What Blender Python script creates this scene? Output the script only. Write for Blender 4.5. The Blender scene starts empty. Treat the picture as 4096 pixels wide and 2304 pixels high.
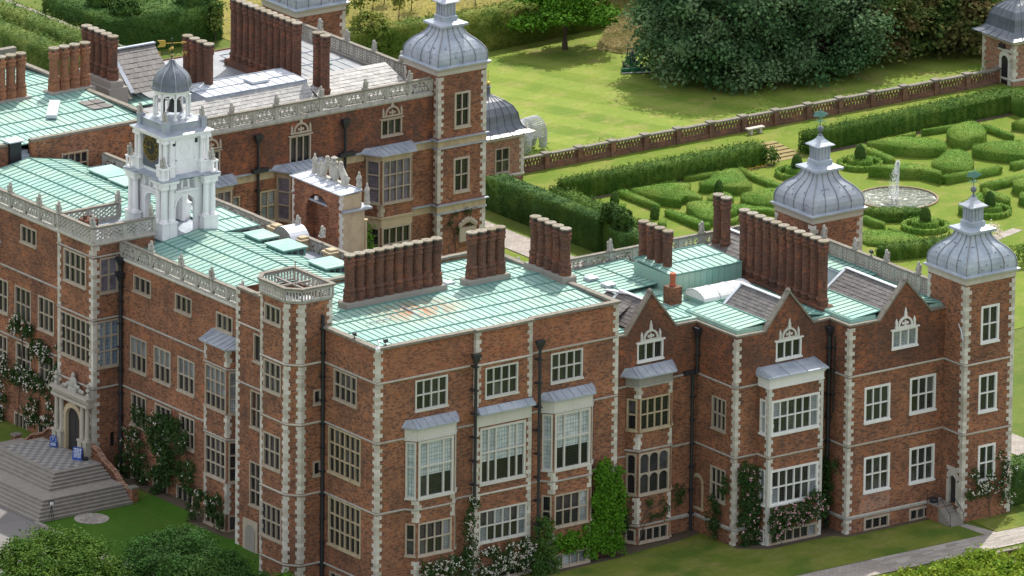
import bpy, bmesh, math, random
import numpy as np
from mathutils import Vector, Matrix
from mathutils.geometry import tessellate_polygon
random.seed(7); RNG = np.random.default_rng(7)
SC = bpy.context.scene; COL = SC.collection; PI = math.pi

# ------------------------------------------------------------------ camera
def cam_axes(yaw, pitch, roll):
    cy, sy, cp, sp = math.cos(yaw), math.sin(yaw), math.cos(pitch), math.sin(pitch)
    fwd = Vector((sy*cp, cy*cp, -sp)); right = Vector((cy, -sy, 0)); down = fwd.cross(right)
    c, s = math.cos(roll), math.sin(roll)
    return c*right + s*down, -s*right + c*down, fwd
_r, _d, _f = cam_axes(0.62607169, 0.29134193, -0.01140409)
cam = bpy.data.objects.new('camera', bpy.data.cameras.new('camera')); COL.objects.link(cam)
cam.data.sensor_width = 36.0; cam.data.lens = 45200/4096*36.0
cam.data.clip_start = 5; cam.data.clip_end = 6000
cam.matrix_world = Matrix(((_r.x, -_d.x, -_f.x, -497.89), (_r.y, -_d.y, -_f.y, -706.80), (_r.z, -_d.z, -_f.z, 285.38), (0, 0, 0, 1)))
SC.camera = cam
# ------------------------------------------------------------------ sky, sun, exposure
SUN_DIR = Vector((0.79, 0.61, 0)).normalized(); SUN_EL = math.radians(52)
W = bpy.data.worlds.new('World'); SC.world = W; W.use_nodes = True
wn = W.node_tree.nodes; bg = wn['Background']; sky = wn.new('ShaderNodeTexSky')
sky.sky_type = 'NISHITA'; sky.sun_disc = False; sky.sun_elevation = SUN_EL
sky.sun_rotation = math.atan2(SUN_DIR.x, SUN_DIR.y); sky.air_density = 1.0; sky.dust_density = 2.0; sky.ozone_density = 1.0
# broken white cloud over the blue, all round the sky
tc = wn.new('ShaderNodeTexCoord'); cn = wn.new('ShaderNodeTexNoise'); cn.inputs['Scale'].default_value = 3.2; cn.inputs['Detail'].default_value = 5
cr_ = wn.new('ShaderNodeMapRange'); cr_.inputs[1].default_value = 0.40; cr_.inputs[2].default_value = 0.58; cr_.inputs[3].default_value = 0.15; cr_.inputs[4].default_value = 0.85
cm = wn.new('ShaderNodeMix'); cm.data_type = 'RGBA'; cm.inputs[7].default_value = (6.3, 6.15, 6.0, 1)
wl = W.node_tree.links.new; wl(tc.outputs['Generated'], cn.inputs['Vector']); wl(cn.outputs['Fac'], cr_.inputs[0]); wl(cr_.outputs[0], cm.inputs[0]); wl(sky.outputs[0], cm.inputs[6]); wl(cm.outputs[2], bg.inputs[0]); bg.inputs[1].default_value = 0.15
sl = bpy.data.lights.new('sun', 'SUN'); sl.energy = 3.3; sl.angle = math.radians(0.6); sl.color = (1.0, 0.95, 0.86)
so = bpy.data.objects.new('sun', sl); COL.objects.link(so)
_sv = Vector((SUN_DIR.x*math.cos(SUN_EL), SUN_DIR.y*math.cos(SUN_EL), math.sin(SUN_EL)))
so.rotation_euler = _sv.to_track_quat('Z', 'Y').to_euler(); so.location = (0, 0, 200)
SC.view_settings.view_transform = 'Standard'; SC.view_settings.look = 'None'
SC.view_settings.exposure = 0.70; SC.view_settings.gamma = 1.0; SC.view_settings.use_curve_mapping = False

# ------------------------------------------------------------------ node helpers and materials
class NT:
    def __init__(s, name):
        s.m = bpy.data.materials.new(name); s.m.use_nodes = True
        s.t = s.m.node_tree; s.n = s.t.nodes; s.b = s.n['Principled BSDF']; s.out = s.n['Material Output']
    def new(s, kind, **k):
        x = s.n.new(kind)
        for a, v in k.items(): setattr(x, a, v)
        return x
    def link(s, a, b): s.t.links.new(a, b)
    def put(s, sock, v):
        if hasattr(v, 'is_output') or isinstance(v, bpy.types.NodeSocket): s.link(v, sock)
        else: sock.default_value = v
    def math(s, op, a, b=0.0, c=0.0, clamp=False):
        x = s.new('ShaderNodeMath', operation=op, use_clamp=clamp)
        s.put(x.inputs[0], a); s.put(x.inputs[1], b)
        if op in ('MULTIPLY_ADD',): s.put(x.inputs[2], c)
        return x.outputs[0]
    def pos(s): return s.new('ShaderNodeNewGeometry').outputs['Position']
    def sep(s, v):
        x = s.new('ShaderNodeSeparateXYZ'); s.link(v, x.inputs[0]); return x.outputs
    def comb(s, a, b, c=0.0):
        x = s.new('ShaderNodeCombineXYZ'); s.put(x.inputs[0], a); s.put(x.inputs[1], b); s.put(x.inputs[2], c); return x.outputs[0]
    def wall_uv(s):          # distance along the wall, height
        g = s.new('ShaderNodeNewGeometry'); p = s.sep(g.outputs['Position']); n = s.sep(g.outputs['True Normal'])
        u = s.math('SUBTRACT', s.math('MULTIPLY', p[1], n[0]), s.math('MULTIPLY', p[0], n[1]))
        return u, p[2]
    def noise(s, vec, scale, detail=3.0, rough=0.55):
        x = s.new('ShaderNodeTexNoise'); s.link(vec, x.inputs['Vector'])
        x.inputs['Scale'].default_value = scale; x.inputs['Detail'].default_value = detail; x.inputs['Roughness'].default_value = rough
        return x.outputs['Fac']
    def ramp(s, fac, lo, hi, a=0.0, b=1.0):
        x = s.new('ShaderNodeMapRange'); x.clamp = True; s.put(x.inputs[0], fac)
        for i, v in zip((1, 2, 3, 4), (lo, hi, a, b)): x.inputs[i].default_value = v
        return x.outputs[0]
    def mix(s, fac, a, b, mode='MIX'):
        x = s.new('ShaderNodeMix', data_type='RGBA', blend_type=mode)
        s.put(x.inputs[0], fac)
        for i, v in ((6, a), (7, b)):
            if isinstance(v, tuple): x.inputs[i].default_value = (*v, 1)
            else: s.link(v, x.inputs[i])
        return x.outputs[2]
    def scale_vec(s, v, sc):
        x = s.new('ShaderNodeVectorMath', operation='MULTIPLY'); s.link(v, x.inputs[0]); x.inputs[1].default_value = sc; return x.outputs[0]
    def obj_rand(s): return s.new('ShaderNodeObjectInfo').outputs['Random']
    def bump(s, h, strength=0.3, dist=0.02):
        x = s.new('ShaderNodeBump'); x.inputs['Strength'].default_value = strength; x.inputs['Distance'].default_value = dist
        s.link(h, x.inputs['Height']); s.link(x.outputs[0], s.b.inputs['Normal'])
    def done(s, col, rough=0.8, metal=0.0, spec=0.3):
        s.put(s.b.inputs['Base Color'], (*col, 1) if isinstance(col, tuple) else col)
        s.put(s.b.inputs['Roughness'], rough); s.b.inputs['Metallic'].default_value = metal
        s.b.inputs['Specular IOR Level'].default_value = spec
        return s.m
MAT = {}
def brick_mat(name, c1, c2, dark, soot, pale=0.45, mortar=(0.27, 0.19, 0.135), patch=(0.46, 0.15, 0.055)):
    t = NT(name); u, z = t.wall_uv(); v = t.comb(u, z)
    b = t.new('ShaderNodeTexBrick', offset=0.5); t.link(v, b.inputs['Vector'])
    for k, val in (('Color1', (*c1, 1)), ('Color2', (*c2, 1)), ('Mortar', (*mortar, 1)), ('Scale', 1.0), ('Mortar Size', 0.016), ('Mortar Smooth', 0.3), ('Bias', -0.1), ('Brick Width', 0.27), ('Row Height', 0.098)):
        b.inputs[k].default_value = val
    # burnt headers: a coarse cell noise stretched to brick proportions
    cell = t.new('ShaderNodeTexWhiteNoise', noise_dimensions='2D')
    row = t.math('FLOOR', t.math('DIVIDE', z, 0.098))
    col = t.math('FLOOR', t.math('DIVIDE', t.math('ADD', u, t.math('MULTIPLY', t.math('MODULO', row, 2.0), 0.135)), 0.27))
    t.link(t.comb(col, row), cell.inputs['Vector'])
    dk = t.ramp(cell.outputs['Value'], 0.48, 0.82)
    c = t.mix(t.math('MULTIPLY', dk, 0.75), b.outputs['Color'], dark)
    P = t.pos()
    n1 = t.noise(P, 0.33, 4); n2 = t.noise(P, 1.7, 3, 0.6)
    c = t.mix(t.ramp(n2, 0.52, 0.72, 0, 0.55), c, patch)
    st = t.noise(t.comb(t.math('MULTIPLY', u, 1.1), t.math('MULTIPLY', z, 0.16)), 1.0, 4, 0.65)
    c = t.mix(t.ramp(t.noise(P, 0.62, 4, 0.65), 0.52, 0.70, 0, pale), c, (0.50, 0.215, 0.105))
    c = t.mix(t.ramp(n1, 0.42, 0.72, 0, soot), c, (0.075, 0.045, 0.035))
    c = t.mix(t.ramp(st, 0.5, 0.75, 0, soot*0.9), c, (0.09, 0.06, 0.05))
    c = t.mix(t.ramp(t.noise(P, 6.0, 2, 0.7), 0.3, 0.7, 0, 0.35), c, (0.10, 0.055, 0.04), 'MULTIPLY' if False else 'MIX')
    t.bump(b.outputs['Fac'], 0.25, -0.012)
    MAT[name] = t.done(c, 0.88, 0, 0.2)
brick_mat('brick', (0.43, 0.162, 0.072), (0.31, 0.116, 0.056), (0.07, 0.042, 0.036), 0.62)
brick_mat('sooty_brick', (0.25, 0.085, 0.042), (0.13, 0.052, 0.034), (0.04, 0.032, 0.029), 1.0, 0.0, mortar=(0.16, 0.11, 0.085), patch=(0.42, 0.13, 0.05))
brick_mat('orange_brick', (0.42, 0.15, 0.06), (0.33, 0.12, 0.055), (0.16, 0.08, 0.05), 0.4)
brick_mat('pale_brick', (0.40, 0.18, 0.11), (0.33, 0.14, 0.09), (0.16, 0.09, 0.07), 0.2, mortar=(0.45, 0.38, 0.3))
brick_mat('garden_brick', (0.27, 0.125, 0.075), (0.20, 0.09, 0.06), (0.11, 0.065, 0.05), 0.5, mortar=(0.24, 0.19, 0.14), patch=(0.30, 0.13, 0.07))
brick_mat('attic_brick', (0.48, 0.168, 0.074), (0.36, 0.12, 0.056), (0.12, 0.06, 0.045), 0.35, patch=(0.44, 0.12, 0.055))
brick_mat('dark_brick', (0.36, 0.112, 0.045), (0.21, 0.066, 0.034), (0.055, 0.036, 0.032), 1.0, 0.0, mortar=(0.17, 0.115, 0.08), patch=(0.52, 0.16, 0.055))
def stone_mat(name, col, stain, amt=0.6, rough=0.85, rnd=0.15, scale=1.3):
    t = NT(name); P = t.pos()
    n = t.noise(t.scale_vec(P, (1, 1, 0.45)), scale, 5, 0.65)
    c = t.mix(t.ramp(n, 0.45, 0.72, 0, amt), col, stain)
    c = t.mix(t.ramp(t.noise(P, 9, 2), 0.35, 0.7, 0, 0.3), c, stain)
    r = t.ramp(t.obj_rand(), 0, 1, 0, rnd); c = t.mix(r, c, stain)
    MAT[name] = t.done(c, rough, 0, 0.2)
stone_mat('stone', (0.50, 0.46, 0.38), (0.22, 0.19, 0.15), 0.55)
stone_mat('white_stone', (0.66, 0.63, 0.57), (0.33, 0.295, 0.235), 0.5, rnd=0.75)
stone_mat('buff_stone', (0.50, 0.41, 0.27), (0.24, 0.18, 0.12), 0.6)
stone_mat('window_stone', (0.46, 0.40, 0.32), (0.28, 0.22, 0.16), 0.55, rnd=0.5)
stone_mat('painted_stone', (0.56, 0.55, 0.50), (0.42, 0.40, 0.36), 0.35)
stone_mat('white_frame', (0.74, 0.73, 0.70), (0.52, 0.51, 0.48), 0.3)
stone_mat('lichen_stone', (0.47, 0.455, 0.41), (0.20, 0.19, 0.165), 0.6, scale=2.2)
stone_mat('coping_stone', (0.24, 0.22, 0.185), (0.11, 0.10, 0.08), 0.7, scale=3.0)
stone_mat('cement', (0.30, 0.28, 0.25), (0.20, 0.185, 0.16), 0.5)
stone_mat('cap_stone', (0.29, 0.27, 0.23), (0.17, 0.135, 0.08), 0.6, rnd=0.6, scale=1.0)
stone_mat('white_paint', (0.85, 0.85, 0.86), (0.62, 0.61, 0.59), 0.35, 0.5)
stone_mat('step_stone', (0.29, 0.265, 0.235), (0.17, 0.155, 0.135), 0.6, scale=1.8)
stone_mat('pale_tile', (0.36, 0.34, 0.31), (0.25, 0.235, 0.21), 0.5, rnd=0.5)
stone_mat('dark_tile', (0.145, 0.15, 0.16), (0.22, 0.22, 0.215), 0.4, rnd=0.5)
stone_mat('terracotta', (0.40, 0.11, 0.06), (0.22, 0.07, 0.04), 0.4)
stone_mat('soil', (0.11, 0.085, 0.06), (0.07, 0.055, 0.04), 0.6)
stone_mat('timber', (0.27, 0.21, 0.14), (0.16, 0.12, 0.08), 0.5)
def copper_mat(name, rust=False):
    t = NT(name); P = t.pos(); r = t.obj_rand()
    c = t.mix(r, (0.205, 0.375, 0.325), (0.27, 0.43, 0.375))
    c = t.mix(t.ramp(t.noise(P, 0.30, 3), 0.40, 0.66, 0, 0.75), c, (0.32, 0.43, 0.34)); c = t.mix(t.ramp(t.noise(t.scale_vec(P, (1, 1.3, 1)), 0.45, 4, 0.65), 0.46, 0.70, 0, 0.6), c, (0.15, 0.30, 0.275))
    c = t.mix(t.ramp(t.noise(t.scale_vec(P, (1, 1, 1)), 2.4, 5, 0.7), 0.5, 0.75, 0, 0.55), c, (0.19, 0.40, 0.35))
    c = t.mix(t.ramp(t.noise(P, 0.8, 4, 0.7), 0.60, 0.75, 0, 0.5), c, (0.42, 0.44, 0.28))
    if rust:
        p = t.sep(P)
        dx = t.math('DIVIDE', t.math('SUBTRACT', p[0], 9.2), 5.2); dy = t.math('DIVIDE', t.math('SUBTRACT', p[1], 7.2), 3.0)
        d = t.math('SQRT', t.math('ADD', t.math('POWER', t.math('ABSOLUTE', dx), 2.0), t.math('POWER', t.math('ABSOLUTE', dy), 2.0)))
        m = t.ramp(d, 1.0, 0.15); n = t.noise(t.scale_vec(P, (1.1, 0.5, 1)), 1.6, 6, 0.75)
        c = t.mix(t.math('MULTIPLY', t.ramp(n, 0.40, 0.52), m), c, (0.34, 0.15, 0.06))
    MAT[name] = t.done(c, t.ramp(t.noise(P, 1.2, 2), 0.3, 0.7, 0.45, 0.75), 0, 0.4)
copper_mat('copper'); copper_mat('stained_copper', True)
t = NT('copper_seam'); MAT['copper_seam'] = t.done(t.mix(t.noise(t.pos(), 2.5), (0.075, 0.20, 0.175), (0.16, 0.31, 0.275)), 0.7)
def lead_mat(name, a, b, rough, streak=(0.30, 0.27, 0.28), amt=0.5):
    t = NT(name); P = t.pos(); r = t.obj_rand()
    c = t.mix(t.ramp(t.noise(P, 0.9, 4), 0.35, 0.65), a, b)
    s = t.noise(t.scale_vec(P, (2.2, 2.2, 0.45)), 1.5, 5, 0.7)
    c = t.mix(t.ramp(s, 0.55, 0.72, 0, amt), c, streak); c = t.mix(t.ramp(r, 0, 1, 0, 0.25), c, streak)
    MAT[name] = t.done(c, rough, 0.0, 0.6)
lead_mat('lead', (0.27, 0.325, 0.39), (0.40, 0.45, 0.51), 0.36, (0.24, 0.205, 0.21), 0.8)
lead_mat('pale_lead', (0.46, 0.50, 0.56), (0.58, 0.61, 0.65), 0.45, (0.33, 0.35, 0.38))
lead_mat('grey_lead', (0.17, 0.19, 0.21), (0.25, 0.27, 0.29), 0.6, (0.20, 0.18, 0.17))
lead_mat('dark_lead', (0.085, 0.10, 0.125), (0.13, 0.15, 0.18), 0.30, (0.06, 0.065, 0.075))
def slate_mat(name, a, b, light, rough):
    t = NT(name); P = t.pos(); r = t.obj_rand()
    c = t.mix(r, a, b); c = t.mix(t.ramp(t.noise(P, 1.1, 5, 0.7), 0.5, 0.7, 0, 0.8), c, light)
    MAT[name] = t.done(c, rough, 0, 0.5)
slate_mat('slate', (0.085, 0.078, 0.076), (0.135, 0.122, 0.115), (0.18, 0.165, 0.155), 0.5)
slate_mat('stone_slate', (0.27, 0.265, 0.26), (0.40, 0.39, 0.37), (0.20, 0.20, 0.19), 0.7)
def flat(name, col, rough=0.5, metal=0.0, spec=0.4):
    t = NT(name); n = t.noise(t.pos(), 5, 3)
    MAT[name] = t.done(t.mix(t.ramp(n, 0.35, 0.7, 0, 0.4), col, tuple(x*0.6 for x in col)), rough, metal, spec)
flat('iron', (0.028, 0.03, 0.036), 0.4); flat('gold', (0.62, 0.42, 0.12), 0.45, 1.0); flat('door', (0.03, 0.026, 0.026), 0.6)
flat('verdigris', (0.13, 0.28, 0.245), 0.7); flat('clock_blue', (0.10, 0.115, 0.15), 0.6); flat('clock_black', (0.015, 0.015, 0.018), 0.5)
flat('sign_blue', (0.012, 0.06, 0.30), 0.4); flat('white', (0.8, 0.8, 0.8), 0.5); flat('polycarbonate', (0.80, 0.80, 0.78), 0.25)
flat('silver_wire', (0.55, 0.56, 0.56), 0.4, 0.3); flat('mower_green', (0.015, 0.10, 0.045), 0.3); flat('rubber', (0.02, 0.02, 0.02), 0.7)
flat('bark', (0.10, 0.075, 0.055), 0.9); flat('yellow', (0.7, 0.5, 0.03), 0.6); flat('pale_bark', (0.4, 0.38, 0.34), 0.9)
def pane_mat(name, a, b, lead=(0.02, 0.022, 0.026), pw=0.17, ph=0.24, rough=0.08, spec=0.6):
    t = NT(name); u, z = t.wall_uv()
    r = t.obj_rand(); c = t.mix(r, a, b); c = t.mix(t.ramp(t.math('FRACT', t.math('MULTIPLY', r, 7.31)), 0.78, 1.0, 0, 0.75), c, tuple(min(.6, x*1.5+.085) for x in b))  # some panes paler at random: reflections put into the colour
    P = t.pos(); c = t.mix(t.ramp(t.noise(P, 1.6, 3), 0.45, 0.7, 0, 0.6), c, tuple(x*0.5 for x in a))
    fu = t.math('FRACT', t.math('DIVIDE', u, pw)); fz = t.math('FRACT', t.math('DIVIDE', z, ph))
    l = t.math('MAXIMUM', t.math('LESS_THAN', fu, 0.12), t.math('LESS_THAN', fz, 0.09))
    c = t.mix(l, c, lead)
    n = t.new('ShaderNodeTexNoise'); n.inputs['Scale'].default_value = 3.0; t.link(P, n.inputs['Vector'])
    t.bump(n.outputs['Fac'], 0.25, 0.02)
    MAT[name] = t.done(c, t.math('ADD', rough, t.math('MULTIPLY', l, 0.4)), 0, spec)
pane_mat('glass', (0.006, 0.007, 0.010), (0.020, 0.021, 0.024), (0.018, 0.019, 0.022))
pane_mat('green_glass', (0.008, 0.010, 0.009), (0.040, 0.046, 0.036), (0.02, 0.022, 0.021))
pane_mat('blind_glass', (0.40, 0.46, 0.48), (0.50, 0.56, 0.57), (0.09, 0.10, 0.12), 0.26, 0.34, 0.15)
pane_mat('curtain_glass', (0.16, 0.18, 0.20), (0.30, 0.33, 0.35), (0.05, 0.05, 0.06))
pane_mat('mauve_glass', (0.13, 0.12, 0.16), (0.22, 0.20, 0.25), (0.03, 0.03, 0.04))
pane_mat('blue_glass', (0.20, 0.27, 0.34), (0.26, 0.33, 0.40), (0.05, 0.05, 0.06), 0.30, 0.33)
def leaf_mat(name, a, b, c3, clump=0.5, trans=0.25):
    t = NT(name); g = t.new('ShaderNodeNewGeometry'); r = g.outputs['Random Per Island']
    c = t.mix(r, a, b)
    c = t.mix(t.ramp(t.noise(g.outputs['Position'], clump, 3), 0.42, 0.66, 0, 0.75), c, c3)
    t.done(c, 0.75, 0, 0.08)
    tr = t.new('ShaderNodeBsdfTranslucent'); t.link(c, tr.inputs[0]); ms = t.new('ShaderNodeMixShader'); ms.inputs[0].default_value = trans
    t.link(t.b.outputs[0], ms.inputs[1]); t.link(tr.outputs[0], ms.inputs[2]); t.link(ms.outputs[0], t.out.inputs[0])
    MAT[name] = t.m
leaf_mat('leaf_box', (0.065, 0.155, 0.02), (0.115, 0.215, 0.028), (0.18, 0.25, 0.045), 0.35, 0.08)
leaf_mat('leaf_yew', (0.03, 0.075, 0.018), (0.05, 0.11, 0.022), (0.08, 0.14, 0.026), 0.5, 0.1)
leaf_mat('leaf_young_yew', (0.03, 0.075, 0.010), (0.06, 0.125, 0.016), (0.10, 0.16, 0.024), 0.6, 0.1)
leaf_mat('leaf_beech', (0.06, 0.115, 0.018), (0.13, 0.19, 0.03), (0.25, 0.26, 0.06), 0.3)
leaf_mat('leaf_bright', (0.045, 0.135, 0.010), (0.10, 0.22, 0.017), (0.07, 0.18, 0.014), 0.5, 0.15)
leaf_mat('leaf_chestnut', (0.035, 0.092, 0.036), (0.08, 0.165, 0.06), (0.19, 0.28, 0.14), 0.30, 0.25)  # pale third tone puts sky-lit highlights of the leaf clumps into the colour
leaf_mat('leaf_copper', (0.055, 0.11, 0.026), (0.12, 0.18, 0.045), (0.22, 0.13, 0.065), 0.35, 0.3)
leaf_mat('leaf_dark', (0.022, 0.055, 0.02), (0.05, 0.095, 0.03), (0.065, 0.11, 0.035), 0.2, 0.2)
leaf_mat('leaf_oak', (0.035, 0.085, 0.012), (0.07, 0.145, 0.018), (0.10, 0.165, 0.022), 0.6, 0.15)
leaf_mat('leaf_holm', (0.022, 0.058, 0.014), (0.045, 0.10, 0.022), (0.045, 0.13, 0.02), 0.7, 0.1)
leaf_mat('leaf_climber', (0.02, 0.05, 0.015), (0.06, 0.11, 0.03), (0.035, 0.07, 0.02), 0.8)
leaf_mat('leaf_vine', (0.10, 0.20, 0.02), (0.22, 0.32, 0.03), (0.30, 0.34, 0.04), 0.7)
leaf_mat('leaf_lime', (0.06, 0.12, 0.025), (0.14, 0.21, 0.05), (0.20, 0.24, 0.06), 0.35)
leaf_mat('petal_white', (0.66, 0.62, 0.54), (0.76, 0.74, 0.68), (0.70, 0.56, 0.47), 0.5)
leaf_mat('petal_pink', (0.62, 0.30, 0.34), (0.75, 0.50, 0.52), (0.70, 0.42, 0.46), 0.5)
leaf_mat('long_grass_blade', (0.40, 0.34, 0.17), (0.52, 0.45, 0.24), (0.26, 0.27, 0.10), 0.25, 0.45)
leaf_mat('water_drop', (0.8, 0.82, 0.84), (0.8, 0.82, 0.84), (0.8, 0.82, 0.84), 1, 0.4)
def grass_mat(name, a, b, dry, dryamt, stripe=None, n1=0.13, deep=None):
    t = NT(name); P = t.pos(); p = t.sep(P)
    c = t.mix(t.ramp(t.noise(P, n1, 4, 0.6), 0.35, 0.68), a, b)
    c = t.mix(t.ramp(t.noise(t.scale_vec(P, (1, 1.6, 1)), 0.34, 5, 0.65), 0.48, 0.72, 0, dryamt), c, dry)
    if deep: c = t.mix(t.ramp(t.noise(P, 0.22, 3, 0.6), 0.52, 0.64, 0, 0.7), c, deep)
    if stripe:
        ang, width, amt = stripe
        q = t.math('ADD', t.math('MULTIPLY', p[0], math.cos(ang)), t.math('MULTIPLY', p[1], math.sin(ang)))
        q = t.math('ADD', q, t.math('MULTIPLY', t.noise(P, 0.2), 1.2))
        s = t.ramp(t.math('SINE', t.math('MULTIPLY', q, PI/width)), -0.35, 0.35, 0, amt)
        c = t.mix(s, c, tuple(min(1, x*1.22+0.012) for x in b))
    c = t.mix(t.ramp(t.noise(P, 2.3, 4, 0.75), 0.42, 0.70, 0, 0.35), c, tuple(x*0.62 for x in a)); f = t.noise(P, 14, 2, 0.7); c = t.mix(t.ramp(f, 0.35, 0.68, 0.0, 0.45), c, tuple(x*0.5 for x in a))
    t.bump(f, 0.5, 0.04)
    MAT[name] = t.done(c, 0.9, 0, 0.1)
grass_mat('lawn_ground', (0.085, 0.135, 0.022), (0.135, 0.175, 0.032), (0.22, 0.20, 0.07), 0.5)
grass_mat('lawn_sunny', (0.130, 0.200, 0.028), (0.215, 0.268, 0.046), (0.36, 0.29, 0.12), 0.9, (0.35, 2.6, 0.45), n1=0.12, deep=(0.12, 0.20, 0.03))
grass_mat('lawn_garden', (0.115, 0.185, 0.022), (0.185, 0.235, 0.036), (0.30, 0.25, 0.085), 0.7, None, 0.2)
grass_mat('lawn_front', (0.12, 0.165, 0.025), (0.195, 0.215, 0.042), (0.28, 0.235, 0.09), 0.7, None, 0.25, (0.06, 0.125, 0.018))
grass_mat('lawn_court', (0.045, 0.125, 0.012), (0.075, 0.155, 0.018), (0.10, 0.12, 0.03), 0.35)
grass_mat('meadow_grass', (0.21, 0.20, 0.045), (0.30, 0.26, 0.06), (0.34, 0.27, 0.10), 0.7, None, 0.2)
def paving_mat(name, a, b, joint, bw, bh, ang=0.0):
    t = NT(name); P = t.pos(); p = t.sep(P)
    x = t.math('ADD', t.math('MULTIPLY', p[0], math.cos(ang)), t.math('MULTIPLY', p[1], math.sin(ang)))
    y = t.math('SUBTRACT', t.math('MULTIPLY', p[1], math.cos(ang)), t.math('MULTIPLY', p[0], math.sin(ang)))
    k = t.new('ShaderNodeTexBrick', offset=0.5); t.link(t.comb(x, y), k.inputs['Vector'])
    for q, v in (('Color1', (*a, 1)), ('Color2', (*b, 1)), ('Mortar', (*joint, 1)), ('Scale', 1.0), ('Mortar Size', 0.02), ('Brick Width', bw), ('Row Height', bh), ('Bias', 0.0)): k.inputs[q].default_value = v
    r = t.mix(t.ramp(t.noise(P, 0.6, 4), 0.4, 0.7, 0, 0.5), k.outputs['Color'], joint)
    r = t.mix(t.ramp(t.noise(P, 5, 3, 0.7), 0.4, 0.7, 0, 0.4), r, tuple(v*0.6 for v in a))
    MAT[name] = t.done(r, 0.85, 0, 0.2)
paving_mat('path_paving', (0.40, 0.36, 0.32), (0.30, 0.265, 0.24), (0.20, 0.18, 0.155), 0.45, 0.28)
paving_mat('forecourt_paving', (0.20, 0.19, 0.185), (0.17, 0.16, 0.155), (0.15, 0.14, 0.135), 2.0, 2.0)
def objvar(name, a, b, rough=0.8):
    t = NT(name); c = t.mix(t.obj_rand(), a, b)
    MAT[name] = t.done(t.mix(t.ramp(t.noise(t.pos(), 6, 3, 0.7), 0.4, 0.7, 0, 0.45), c, tuple(v*0.55 for v in a)), rough, 0, 0.2)
objvar('paver', (0.42, 0.385, 0.34), (0.25, 0.225, 0.20))
t = NT('water'); P = t.pos(); n = t.noise(t.scale_vec(P, (1, 1, 1)), 2.2, 4, 0.65); t.bump(n, 0.9, 0.25)
MAT['water'] = t.done(t.mix(t.ramp(n, 0.45, 0.62), (0.045, 0.065, 0.035), (0.13, 0.155, 0.10)), 0.08, 0, 0.8)
t = NT('sign_print'); MAT['sign_print'] = t.done((0.8, 0.82, 0.85), 0.5)
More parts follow.
